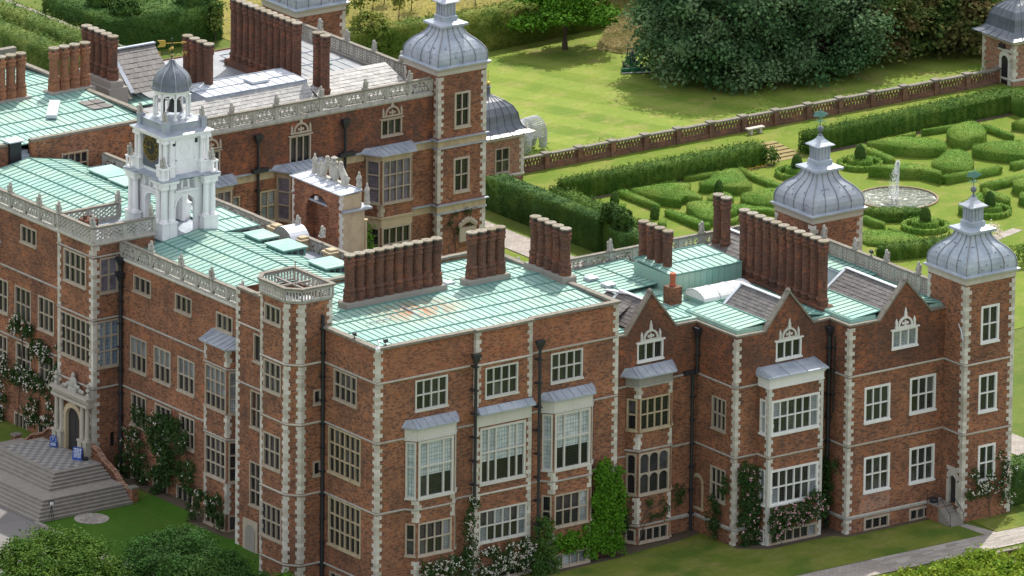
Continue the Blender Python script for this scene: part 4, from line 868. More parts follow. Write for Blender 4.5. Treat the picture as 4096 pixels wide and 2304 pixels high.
# ---- white clock tower on the roof
clk = thing('clock_tower', 'white clock tower with open arches, black clock face and lead cupola', 'clock tower', (9.65, 43.7, 18.8))
cx, cy = 9.65, 43.7; w0 = MB(); lead = MB(); dark = MB()
def sides(c0, c1, hw):                     # the four sides of a square body as facades with u from -hw to hw
    return [Fac((c0, c1-hw), (1, 0)), Fac((c0-hw, c1), (0, 1), -1), Fac((c0, c1+hw), (1, 0), -1), Fac((c0+hw, c1), (0, 1), 1)]
body = MB(); HB = 2.02
for f in sides(cx, cy, HB):
    P = arch_pts(-.95, .95, 19.0, 22.1, 12)
    for s, i0 in ((-1, 0), (1, 12)): f.box(body, *sorted((s*HB, s*.95)), -.3, 0, 18.8, 22.55)
    for i in range(12):
        a, b = P[i], P[i+1]; body.hexa([f.p(a[0], -.3, a[1]), f.p(b[0], -.3, b[1]), f.p(b[0], -.3, 22.55), f.p(a[0], -.3, 22.55)], [f.p(a[0], 0, a[1]), f.p(b[0], 0, b[1]), f.p(b[0], 0, 22.55), f.p(a[0], 0, 22.55)])
        r0, r1 = [(q[0]*1.0, q[1]) for q in (a, b)], [(q[0]*1.16, 22.1-1.05+(q[1]-21.05)*1.16) for q in (a, b)]
        if a[1] > 21.0: body.hexa([f.p(x, 0, z) for x, z in (r0[0], r0[1], r1[1], r1[0])], [f.p(x, .07, z) for x, z in (r0[0], r0[1], r1[1], r1[0])])
    f.box(body, -1.15, 1.15, 0, .3, 22.52, 22.66)
    for s in (-1, 1): f.box(body, s*HB if s < 0 else .95, -.95 if s < 0 else HB, -.3, 0, 22.55, 23.75)
    for u in (-.33, .33): f.box(body, u-.1, u+.1, -.2, 0, 22.66, 23.45)
    for c in (-.64, 0, .64):
        P = arch_pts(c-.23, c+.23, 22.66, 23.4, 6)
        for i in range(6):
            a, b = P[i], P[i+1]; body.hexa([f.p(a[0], -.2, a[1]), f.p(b[0], -.2, b[1]), f.p(b[0], -.2, 23.5), f.p(a[0], -.2, 23.5)], [f.p(a[0], 0, a[1]), f.p(b[0], 0, b[1]), f.p(b[0], 0, 23.5), f.p(a[0], 0, 23.5)])
    f.box(body, -.95, .95, -.3, 0, 23.42, 23.75)
part('lower_stage', body, 'white_paint', clk)
def shared(name, fn, mat):
    m = MB(); fn(m); return m.mesh(name, mat)
M_ped = shared('pedestal', lambda m: m.square([(.36, 18.7), (.36, 20.05), (.42, 20.06), (.42, 20.2)], 0, 0), 'white_paint')
M_col = shared('column', lambda m: m.lathe([(.31, 20.2), (.33, 20.3), (.25, 20.42), (.25, 21.2), (.215, 22.85), (.30, 22.98), (.30, 23.05)], 12), 'white_paint')
M_ent = shared('entablature', lambda m: m.square([(.33, 23.05), (.33, 23.45), (.46, 23.5), (.50, 23.72)], 0, 0), 'white_paint')
M_cap = shared('lead_cap', lambda m: m.square([(.52, 23.72), (.50, 23.86)], 0, 0), 'lead')
M_pier = shared('corner_pier', lambda m: m.square([(.20, 18.7), (.2, 23.7)], 0, 0), 'white_paint')
def _stand(m):
    m.square([(.34, 23.86), (.34, 24.0)], 0, 0); m.square([(.36, 24.75), (.36, 24.9)], 0, 0)
    for i in (-1, 1):
        for j in (-1, 1): m.square([(.07, 24.0), (.07, 24.75)], i*.24, j*.24)
M_stand = shared('open_pedestal', _stand, 'white_paint')
M_post = shared('parapet_post', lambda m: m.square([(.25, 27.6), (.25, 28.5), (.29, 28.52), (.29, 28.62)], 0, 0), 'lead')
M_c2 = shared('upper_column', lambda m: (m.square([(.27, 23.9), (.27, 24.75), (.33, 24.8), (.33, 24.92)], 0, 0), m.lathe([(.22, 24.92), (.23, 25.0), (.17, 25.08), (.15, 26.75), (.22, 26.85)], 10), m.square([(.25, 26.85), (.25, 27.1)], 0, 0)), 'white_paint')
def at_(name, me, x, y): inst(name, me, clk, Matrix.Translation((x, y, 0)))
for sx in (-1, 1):
    for sy in (-1, 1):
        for ox, oy in ((2.45, 2.45), (1.72, 2.5), (2.5, 1.72)):
            x, y = cx+sx*ox, cy+sy*oy
            for nm, me in (('pedestal', M_ped), ('column', M_col), ('entablature', M_ent), ('lead_cap', M_cap)): at_(nm, me, x, y)
        at_('corner_pier', M_pier, cx+sx*2.2, cy+sy*2.2); at_('open_pedestal', M_stand, cx+sx*2.45, cy+sy*2.45); at_('parapet_post', M_post, cx+sx*1.85, cy+sy*1.85)
        for ox, oy in ((2.12, 2.12), (1.55, 2.16), (2.16, 1.55)): at_('upper_column', M_c2, cx+sx*ox, cy+sy*oy)
lead.square([(2.62, 23.70), (2.72, 23.78), (2.72, 23.84), (1.9, 23.98)], cx, cy); 
part('lead_skirt', lead, 'lead', clk); lead = MB()
up = MB(); up.square([(1.95, 23.9), (1.95, 27.1)], cx, cy); up.square([(2.30, 27.1), (2.34, 27.3), (2.52, 27.36), (2.55, 27.5)], cx, cy)
for f in sides(cx, cy, 1.95):
    f.box(up, -.95, .95, 0, .05, 25.15, 25.25)
    for u in (-.9, .9): f.box(up, u-.05, u+.05, 0, .05, 24.2, 26.9)
part('clock_stage', up, 'white_paint', clk)
for f in (sides(cx, cy, 1.95)[0], sides(cx, cy, 1.95)[2], sides(cx, cy, 1.95)[3]):
    mm = MB(); n = 16
    for i in range(n):
        a, b = 2*PI*i/n, 2*PI*(i+1)/n; mm.hexa([f.p(r*math.cos(t), 0, 26.1+r*math.sin(t)) for r, t in ((.42, a), (.52, a), (.52, b), (.42, b))], [f.p(r*math.cos(t), .04, 26.1+r*math.sin(t)) for r, t in ((.42, a), (.52, a), (.52, b), (.42, b))])
    part('roundel', mm, 'white_paint', clk)
for f in sides(cx, cy, 1.95):
    for u in (-1.1, 1.1): dark = MB(); f.box(dark, u-.16, u+.16, -.1, .015, 26.45, 26.85); part('slit_window', dark, 'iron', clk)
lead.square([(2.55, 27.5), (1.95, 27.7)], cx, cy); lead.square([(1.90, 27.6), (1.90, 28.25), (1.97, 28.28), (1.97, 28.34), (1.5, 28.42)], cx, cy)
part('lead_parapet', lead, 'lead', clk)
cup = MB()
for i in range(8):
    a = PI/8+2*PI*i/8; x, y = cx+1.5*math.cos(a), cy+1.5*math.sin(a); cup.lathe([(.2, 28.35), (.2, 28.55), (.12, 28.6), (.12, 30.2), (.16, 30.3)], 6, x, y)
    b = PI/8+2*PI*(i+1)/8; A = Vector((cx+1.5*math.cos(a), cy+1.5*math.sin(a), 0)); B = Vector((cx+1.5*math.cos(b), cy+1.5*math.sin(b), 0)); L = (B-A).length; f = Fac(A, (B-A).xy)
    P = arch_pts(.08, L-.08, 28.6, 30.5, 8)
    for k in range(8):
        p, q = P[k], P[k+1]; cup.hexa([f.p(p[0], -.16, p[1]), f.p(q[0], -.16, q[1]), f.p(q[0], -.16, 30.75), f.p(p[0], -.16, 30.75)], [f.p(p[0], 0, p[1]), f.p(q[0], 0, q[1]), f.p(q[0], 0, 30.75), f.p(p[0], 0, 30.75)])
cup.lathe([(1.55, 30.7), (1.6, 30.78), (1.78, 30.86), (1.80, 30.94)], 8, cx, cy, 0, PI/8); part('cupola', cup, 'white_paint', clk)
dome = MB(); prof = [(1.80, 30.95), (1.70, 31.0), (1.62, 31.12), (1.60, 31.4), (1.52, 31.75), (1.34, 32.1), (1.05, 32.4), (.72, 32.65), (.45, 32.85), (.28, 33.05), (.22, 33.2), (.22, 33.32), (.1, 33.36)]
dome.lathe(prof, 32, cx, cy, 0, PI/8); part('cupola_dome', dome, 'dark_lead', clk, True); dr = MB()
for i in range(8):
    a = PI/8+2*PI*i/8; dr.tube([(cx+(r+.02)*math.cos(a), cy+(r+.02)*math.sin(a), z) for r, z in prof[:-2]], .035, 5)
part('dome_rolls', dr, 'lead', clk)
bell = MB(); bell.lathe([(.75, 28.9), (.62, 29.0), (.5, 29.4), (.42, 29.8), (.2, 30.0), (.05, 30.1)], 12, cx+.3, cy); bell.box(cx-1.1, cx+1.1, cy-.07, cy+.07, 30.1, 30.25); bell.box(cx-.9, cx-.75, cy-.1, cy+.1, 28.4, 30.2); part('bell', bell, 'iron', clk)
vane = MB(); vane.tube([(cx, cy, 33.3), (cx, cy, 35.15)], .06, 6); 
for i in range(4):
    a = PI/4+i*PI/2+.3; d = Vector((math.cos(a), math.sin(a), 0)); vane.tube([Vector((cx, cy, 33.55))+d*.05, Vector((cx, cy, 33.95))+d*.5, Vector((cx, cy, 33.85))+d*.85], .03, 5)
vo = part('weathervane', vane, 'iron', clk)
g = MB(); g.ball((cx, cy, 34.3), .15); g.ball((cx, cy, 33.75), .1); d = Vector((.93, -.37, 0)).normalized(); C = Vector((cx, cy, 34.75))
g.tube([C-d*1.0, C+d*.95], .04, 5); g.hexa([C+d*.8+Vector((0, 0, -.12)), C+d*.8+Vector((0, 0, .12)), C+d*1.25, C+d*1.25], [p+d.cross(Vector((0, 0, 1)))*.03 for p in (C+d*.8+Vector((0, 0, -.12)), C+d*.8+Vector((0, 0, .12)), C+d*1.25, C+d*1.25)])
q = [C-d*1.25+Vector((0, 0, .3)), C-d*.6+Vector((0, 0, .28)), C-d*.5, C-d*.6-Vector((0, 0, .28)), C-d*1.25-Vector((0, 0, .3)), C-d*1.0]; g.hexa(q, [p+d.cross(Vector((0, 0, 1)))*.04 for p in q])
part('gilded_arrow', g, 'gold', vo)
def text_mesh(s, size, mat, ext=.01, font_bold=False):
    cu = bpy.data.curves.new('lettering', 'FONT'); cu.body = s; cu.size = size; cu.extrude = ext; cu.align_x = 'CENTER'; cu.align_y = 'CENTER'; cu.resolution_u = 2
    if font_bold: cu.offset = size*.018
    o = bpy.data.objects.new('lettering', cu); COL.objects.link(o); me = bpy.data.meshes.new_from_object(o.evaluated_get(bpy.context.evaluated_depsgraph_get())); bpy.data.objects.remove(o)
    me.materials.clear(); me.materials.append(MAT[mat]); me.name = 'lettering'; return me
for s, k in zip('NESW', range(4)):
    a = PI/4+k*PI/2+.3; inst('vane_letter', text_mesh(s, .45, 'gold', .015), vo, Matrix.Translation((cx+math.cos(a)*1.05, cy+math.sin(a)*1.05, 33.85)) @ Matrix.Rotation(-PI/5, 4, 'Z') @ Matrix.Rotation(PI/2, 4, 'X'))
CF = Fac((cx-1.95, cy), (0, 1), -1)         # clock on the side facing -X, readers look along +X
cb = MB(); CF.box(cb, -1.2, 1.2, .02, .12, 24.3, 27.05); co = part('clock_board', cb, 'clock_blue', clk)
cz = 26.05; fm = MB(); fm.hexa([CF.p(1.14*math.cos(2*PI*i/32), .12, cz+1.14*math.sin(2*PI*i/32)) for i in range(32)], [CF.p(1.14*math.cos(2*PI*i/32), .16, cz+1.14*math.sin(2*PI*i/32)) for i in range(32)]); fo = part('clock_face', fm, 'clock_black', clk)
gm = MB()
for r0, r1 in ((1.11, 1.15), (.65, .68)):
    for i in range(32):
        t = [2*PI*(i+k)/32 for k in (0, 1)]; P = [(r0, t[0]), (r1, t[0]), (r1, t[1]), (r0, t[1])]
        gm.hexa([CF.p(r*math.cos(a), .16, cz+r*math.sin(a)) for r, a in P], [CF.p(r*math.cos(a), .18, cz+r*math.sin(a)) for r, a in P])
# viewed from outside, clockwise from the top; u runs to the viewer's left on this side
for hh, ln, wd in ((11.8/12, .62, .09), (44.5/60, 1.0, .07)):
    a = 2*PI*hh; v = (-math.sin(a), math.cos(a)); pz = (-v[1], v[0]); q = [(-.12*v[0]+wd/2*pz[0], -.12*v[1]+wd/2*pz[1]), (-.12*v[0]-wd/2*pz[0], -.12*v[1]-wd/2*pz[1]), (ln*v[0], ln*v[1])]
    gm.hexa([CF.p(x, .19, cz+y) for x, y in q], [CF.p(x, .21, cz+y) for x, y in q])
part('gilt_rings_and_hands', gm, 'gold', fo)
for k, s in enumerate(('XII', 'I', 'II', 'III', 'IV', 'V', 'VI', 'VII', 'VIII', 'IX', 'X', 'XI')):
    a = 2*PI*k/12; me = text_mesh(s, .34, 'gold', .012); c = CF.p(-.87*math.sin(a), .18, cz+.87*math.cos(a))
    inst('numeral', me, fo, frame_matrix(c, (0, -1, 0), (0, 0, 1), (-1, 0, 0)) @ Matrix.Rotation(-a, 4, 'Z'))
# ---- gabled wing with three gables
gab = thing('gabled_wing', 'brick wing with three pointed gables, bay windows and two tall chimney rows', 'building', (38, 4, -.6))
WA, WAB, WB, WBC, WC = yf(1.54), xf(33.02), yf(-3.91), xf(42.57), yf(-6.61)
wm = MB(); TOP = 17.25
window(gab, WA, 26.98, 29.62, 14.8, 16.4, 3, 1, 'white_frame', 'green_glass', hood=True); crest(gab, WA, 28.3, 16.5)
window(gab, WB, 37.05, 39.66, 14.65, 16.25, 3, 1, 'white_frame', 'green_glass', hood=True); crest(gab, WB, 38.35, 16.36, mat='painted_stone')
window(gab, WC, 46.93, 49.56, 14.62, 16.2, 3, 1, 'white_frame', 'curtain_glass', hood=True); crest(gab, WC, 48.25, 16.32, mat='white_frame')
window(gab, WAB, -2.68, -.73, 8.83, 11.6, 3, 2); window(gab, WAB, -2.76, -.67, 2.75, 5.6, 3, 2)
for a, b, c, d, n, r in ((44.2, 46.87, 8.7, 11.78, 3, 2), (48.9, 51.6, 8.7, 11.8, 3, 2), (44.28, 46.98, 2.68, 5.76, 3, 2), (49.0, 51.62, 2.65, 5.74, 3, 2), (44.4, 47.06, -.66, .52, 3, 1), (49.1, 51.6, -.66, .48, 3, 1)):
    window(gab, WC, a, b, c, d, n, r, 'white_frame' if r == 2 else 'window_stone', 'green_glass' if r == 2 else 'glass', fr=.2)
# canted bay of the first gable
f = WA.sub((26.52, .95), (29.9, .95)); l = WA.sub((25.9, 0), (26.52, .95)); r = WA.sub((29.9, .95), (30.5, 0))
window(gab, f, .12, f.len-.2, 9.2, 11.98, 4, 2, 'buff_stone'); window(gab, f, .1, f.len-.18, 3.7, 7.3, 3, 2, 'window_stone', arched=True); window(gab, f, .15, f.len-.2, -.4, .85, 4, 1, 'window_stone')
for q in (l, r): window(gab, q, .1, q.len-.1, 9.25, 11.95, 1, 2, 'buff_stone', fr=.14); window(gab, q, .1, q.len-.1, 3.75, 7.28, 1, 2, 'window_stone', arched=True, fr=.14); window(gab, q, .1, q.len-.1, -.35, .8, 1, 1, 'window_stone', fr=.14)
for q in (l, f, r):
    q.wall(wm, 0, q.len, -.9, 13.8); band(gab, q, 0, q.len, S2+.05, 'lichen_stone'); band(gab, q, 0, q.len, S3+.55); band(gab, q, 0, q.len, 1.1)
    m = MB(); q.box(m, -.01, q.len+.01, 0, .05, 13.05, 13.85); part('frieze', m, 'cement', gab)
for a, b in ((1.25, 3.5), (7.65, 9.0), (12.0, 13.0)): qcorner(gab, l, l.len, -1, f, 0, 1, a, b, long=.42, short=.22); qcorner(gab, f, f.len, -1, r, 0, 1, a, b, long=.38, short=.22)
canopy(gab, WA, 25.7, 26.52, 29.9, 30.6, .95, 13.8, 14.5, over=.38, nr=5)
# square bay of the second gable
f = WB.sub((35.34, 1.5), (40.84, 1.5)); l = Fac((35.34, -3.91), (0, -1), 1); l.len = 1.5; l = Fac((35.34, -5.41), (0, 1), -1); l.len = 1.5; r = Fac((40.84, -5.41), (0, 1), 1); r.len = 1.5
for (z0, z1, n, rr) in ((8.85, 11.8, 6, 2), (2.8, 5.85, 6, 2), (-.6, .62, 6, 1)):
    window(gab, f, .22, 5.15, z0, z1, n, rr, 'white_frame' if rr == 2 else 'window_stone', lambda i, j: 'curtain_glass' if i == 5 or (i == 0 and random.random() < .5) else 'green_glass', fr=.2, mid=True)
    for q in (l, r): window(gab, q, .35, 1.2, z0, z1, 1, rr, 'white_frame', 'curtain_glass', fr=.14)
for q in (l, f, r):
    q.wall(wm, 0, q.len, -.95, 13.0); band(gab, q, -.05, q.len+.05, S3, 'white_stone')
    m = MB(); q.box(m, -.03, q.len+.03, 0, .06, 12.95, 13.65); q.box(m, -.12, q.len+.12, 0, .2, 13.6, 13.76); q.box(m, -.06, q.len+.06, 0, .12, 12.85, 12.97); part('frieze', m, 'white_frame', gab)
for a, b in ((-.6, S3-.15), (S3+.12, 12.85)):
    qcorner(gab, l, 0, 1, f, 0, 1, a, b, 'painted_stone', long=.5, short=.24); qcorner(gab, f, f.len, -1, r, 0, 1, a, b, 'painted_stone', long=.46, short=.22)
m = MB(); e = [(35.0, -3.91), (35.0, -5.75), (41.18, -5.75), (41.18, -3.91)]; m.prism(e, 13.76, 13.86); m.hexa([(x, y, 13.86) for x, y in e], [(35.15, -3.92, 14.35), (35.15, -5.6, 13.95), (41.03, -5.6, 13.95), (41.03, -3.92, 14.35)])
for k in range(4): m.beam((35.3+k*1.85, -5.7, 13.95), (35.3+k*1.85, -3.92, 14.38), .08, .07)
part('lead_canopy', m, 'lead', gab)
wu = MB()
for f_, a_, b_ in ((WA, 23.9, 33.02), (WAB, -3.91, 1.54), (WB, 33.02, 42.57), (WBC, -6.61, -3.91), (WC, 42.57, 52.42)): f_.wall(wm, a_, b_, -.95, S2); f_.wall(wu, a_, b_, S2, TOP)
wm.poly([(23.9, 17.66, 5), (52.6, 17.66, 5), (52.6, 17.66, 17.3), (23.9, 17.66, 17.3)]); wm.poly([(52.8, -4.3, 5), (52.8, 11.7, 5), (52.8, 11.7, 17.3), (52.8, -4.3, 17.3)])
G3 = [(WA, 25.75, 28.3, 30.95, 20.55), (WB, 35.85, 38.3, 40.9, 20.3), (WC, 45.5, 48.25, 51.0, 20.25)]
for f, a, b, c, zt in G3:
    wu.hexa([f.p(a, 0, TOP), f.p(c, 0, TOP), f.p(b, 0, zt)], [f.p(a, -.4, TOP), f.p(c, -.4, TOP), f.p(b, -.4, zt)])
walls(gab, wm); walls(gab, wu, 'dark_brick', 'darker sooty upper wall and gables')
for f, a, b, c, zt in G3:
    for s, e in ((a, b), (c, b)):
        A, B = Vector(f.p(s, -.16, TOP+.12)), Vector(f.p(e, -.16, zt+.16)); A = A+(A-B).normalized()*.1; coping(gab, A, B, .55, .15, n=4)
    m = MB(); m.square([(.2, zt+.1), (.16, zt+.2), (.03, zt+.34)], f.p(b, -.16, 0)[0], f.p(b, -.16, 0)[1]); part('apex_stone', m, 'coping_stone', gab)
cz = TOP+.15
for p, q in (((23.95, 1.72, cz), (25.7, 1.72, cz)), ((31.0, 1.72, cz), (33.3, 1.72, cz)), ((33.2, 1.6, cz+.002), (33.2, -3.95, cz+.002)), ((33.0, -3.73, cz), (35.8, -3.73, cz)), ((40.95, -3.73, cz), (42.85, -3.73, cz)), ((42.75, -3.85, cz+.002), (42.75, -6.65, cz+.002)), ((42.55, -6.43, cz), (45.45, -6.43, cz)), ((51.05, -6.43, cz), (52.45, -6.43, cz))): coping(gab, p, q, .5, .16)
for f, a, b in ((WA, 23.9, 25.9), (WA, 30.5, 33.02), (WAB, -3.91, 1.54), (WB, 33.02, 35.34), (WB, 40.84, 42.57), (WBC, -6.61, -3.91), (WC, 42.57, 52.42)):
    mt = 'white_stone' if f is WC else 'lichen_stone'; band(gab, f, a, b, S2, mt); band(gab, f, a, b, S3, mt); band(gab, f, a, b, .78, 'lichen_stone', .3, .1)
for a, b in ((-.6, .65), (.95, S3-.15), (S3+.12, S2-.15), (S2+.12, 17.1)):
    quoins(gab, 33.02, -3.91, 1, 1, a, b, long=.5); quoins(gab, 42.57, -6.61, 1, 1, a, b, long=.55)
    for x, y in ((35.34, -5.41),): pass
# blind niche and a patch of repointed brick
m = MB(); P = arch_pts(.45, 1.6, 1.6, 4.1); Po = arch_pts(.25, 1.8, 1.45, 4.4)
for i in range(8): m.hexa([WAB.p(q[0], 0, q[1]) for q in (P[i], P[i+1], Po[i+1], Po[i])], [WAB.p(q[0], .06, q[1]) for q in (P[i], P[i+1], Po[i+1], Po[i])])
WAB.box(m, .25, .45, 0, .06, 1.5, P[0][1]); WAB.box(m, 1.6, 1.8, 0, .06, 1.5, P[0][1]); WAB.box(m, .2, 1.85, 0, .09, 1.3, 1.5); part('blind_niche', m, 'buff_stone', gab)
m = MB(); pw = [(43.9, .95), (46.9, 1.2), (47.1, 1.8), (46.95, 2.55), (44.05, 2.5), (43.95, 1.6)]; m.hexa([WC.p(a, 0, b) for a, b in pw], [WC.p(a, .006, b) for a, b in pw]); part('repointed_brick', m, 'pale_brick', gab)
down_pipe(gab, WA, 32.6, -.6, 13.0, False, .14); down_pipe(gab, WAB, 1.1, 13.0, 16.4, True, .12, .2); m = MB(); WA.box(m, 31.7, 33.0, 0, .35, 12.9, 13.25); part('rainwater_trough', m, 'iron', gab)
down_pipe(gab, WBC, -4.2, -.6, 16.2, True, .17, .22); down_pipe(gab, WBC, -4.75, 9.5, 16.0, False, .07, .15)
# roofs behind the gables
def gable_roof(f, a, b, c, zt, depth, n, hip=0.0):
    A = Vector(f.p(a+.45, -.4, TOP+.5)); R = Vector(f.p(b, -.4, zt-.9)); Cc = Vector(f.p(c-.45, -.4, TOP+.5)); D = Vector((0, depth, 0))
    slate_roof(gab, A+D, A, A+D+(R-A), n, 8); slate_roof(gab, Cc, Cc+D, R, n, 8)
    m = MB(); m.beam(R+Vector((0, 0, .06)), R+D+Vector((0, .05, .06)), .32, .10); m.beam(A+D+Vector((0, 0, .06)), R+D+Vector((0, 0, .06)), .3, .1); m.beam(Cc+D+Vector((0, 0, .06)), R+D+Vector((0, 0, .06)), .3, .1); m.poly([A+D, Cc+D, R+D]); part('lead_ridge', m, 'pale_lead', gab)
gable_roof(*G3[0], 3.8, 7); gable_roof(*G3[1], 6.0, 12); gable_roof(*G3[2], 7.6, 15)
slate_roof(gab, (25.2, 7.2, 17.6), (25.2, 3.4, 17.6), (28.0, 7.2, 19.3), 7, 7); m = MB(); m.beam((28.0, 7.3, 19.38), (28.3, 4.6, 19.7), .4, .12); part('lead_ridge', m, 'pale_lead', gab)
sheet_roof(gab, (24.2, 17.3, 17.85), (24.2, 7.6, 17.85), (31.5, 17.3, 18.05), 15, 3); sheet_roof(gab, (31.6, 17.3, 17.85), (31.6, 10.2, 17.85), (37.0, 17.3, 18.05), 11, 2)
sheet_roof(gab, (33.5, 3.6, 17.7), (33.5, -3.4, 17.7), (36.45, 3.6, 17.95), 10, 1); sheet_roof(gab, (42.4, 2.6, 17.6), (42.4, -3.4, 17.6), (40.4, 2.6, 17.9), 9, 1)
sheet_roof(gab, (43.1, 2.8, 17.7), (43.1, -6.1, 17.7), (46.1, 2.8, 17.95), 13, 1); sheet_roof(gab, (52.4, 2.8, 17.6), (52.4, -6.1, 17.6), (50.5, 2.8, 17.9), 13, 1)
for q_ in ((33.35, 33.5, -3.39, 3.6, 17.2, 17.72), (33.35, 36, -3.5, -3.4, 17.2, 17.72), (42.95, 43.1, -6.09, 2.8, 17.2, 17.72), (42.95, 45.5, -6.2, -6.1, 17.2, 17.72), (51, 52.4, -6.2, -6.1, 17.2, 17.62)): blk('copper_upstand', 'copper', gab, *q_)
m = MB(); m.box(24, 52.7, 1.8, 17.5, 16.9, 17.55); m.box(33.3, 52.7, -3.6, 1.8, 16.9, 17.5); m.box(42.9, 52.7, -6.3, -3.6, 16.9, 17.48); part('roof_deck', m, 'copper', gab)
sheet_roof(gab, (24.2, 2.2, 17.58), (33, 2.2, 17.58), (24.2, 7.5, 17.6), 13, 2); sheet_roof(gab, (33.5, 3.7, 17.56), (42.6, 3.7, 17.56), (33.5, 8.3, 17.6), 13, 2)
slate_roof(gab, (44.6, 16.6, 17.55), (44.6, 3.2, 17.55), (47.6, 16.6, 19.0), 18, 8); slate_roof(gab, (50.6, 3.2, 17.55), (50.6, 16.6, 17.55), (47.6, 3.2, 19.0), 18, 8); m = MB(); m.beam((47.6, 3.1, 19.08), (47.6, 16.7, 19.08), .34, .12); m.beam((44.6, 3.15, 17.6), (47.6, 3.15, 19.08), .3, .12); m.beam((50.6, 3.15, 17.6), (47.6, 3.15, 19.08), .3, .12); m.poly([(44.6, 3.2, 17.5), (50.6, 3.2, 17.5), (47.6, 3.2, 19)]); part('lead_ridge', m, 'pale_lead', gab); sheet_roof(gab, (50.8, 16.8, 17.6), (50.8, 3.0, 17.6), (52.7, 16.8, 17.7), 20, 1)
# raised copper roof and its vertical face
sheet_roof(gab, (42.6, 8.3, 19.0), (42.6, 14.5, 19.0), (36.6, 8.3, 19.1), 9, 2) if False else sheet_roof(gab, (35.4, 8.3, 19.1), (42.7, 8.3, 19.1), (35.4, 13.6, 19.3), 11, 2)
m = MB(); m.box(35.4, 42.7, 8.35, 13.5, 17.4, 19.05); up_ = part('copper_upstand', m, 'copper', gab)
for k in range(12): blk('cladding_panel', 'copper', up_, 35.42+k*.605, 35.42+(k+1)*.605-.03, 8.30, 8.36, 17.6, 19.02)
# barrel skylight
m = MB(); 
for k in range(3):
    y = lambda i: 0
    P = [(5.3+1.35*math.cos(PI*i/10), 17.9+.75*math.sin(PI*i/10)) for i in range(11)]; x0, x1 = 35.6+k*1.7, 35.6+(k+1)*1.7-.06
    m.hexa([(x0, a, b) for a, b in P], [(x1, a, b) for a, b in P])
sk = part('barrel_skylight', m, 'polycarbonate', gab); m = MB(); m.box(35.5, 40.75, 3.85, 6.75, 17.5, 17.92); part('skylight_curb', m, 'copper', sk)
m = MB()
for k in range(4): m.tube([(35.57+k*1.7, 5.3+1.37*math.cos(PI*i/10), 17.9+.77*math.sin(PI*i/10)) for i in range(11)], .04, 4)
part('skylight_frame', m, 'pale_lead', sk)
m = MB(); m.box(33.4, 34.5, 5.6, 6.7, 17.3, 19.0); o = part('small_chimney', m, 'dark_brick', gab); m = MB(); m.lathe([(.28, 19.0), (.30, 19.15), (.22, 19.3), (.25, 19.9), (.28, 19.95), (.26, 20.1), (.2, 20.1)], 10, 33.95, 6.15); part('chimney_pot', m, 'terracotta', o)
for x, y in ((31.3, 13.9), (31.4, 11.6)): m = MB(); m.box(x-.5, x+.5, y-.4, y+.4, 18.0, 18.3); m.square([(.5, 18.3), (.05, 18.5)], x, y); part('roof_light', m, 'pale_lead', gab)
stack(gab, (36.7, 14.0), (36.7, 10.6), 4, 17.7, 18.0, 22.2, .44, flare=False); stack(gab, (46.2, 16.4), (46.2, 15.3), 2, 17.4, 17.9, 22.4, .45, flare=False)
stack(gab, (43.3, 8.9), (43.3, -1.9), 11, 17.3, 17.75, 23.35, .45, plinth='sooty_brick', flare=False)
balustrade(gab, (24.2, 17.66), (52.6, 17.66), 17.35, 12, 'arch', 1.5); balustrade(gab, (53.0, 11.7), (53.0, -4.3), 17.35, 9, 'quat', 1.6)
m = MB(); m.beam((24.0, 1.8, 20.2), (24.0, 7.2, 20.3), .02, .02)

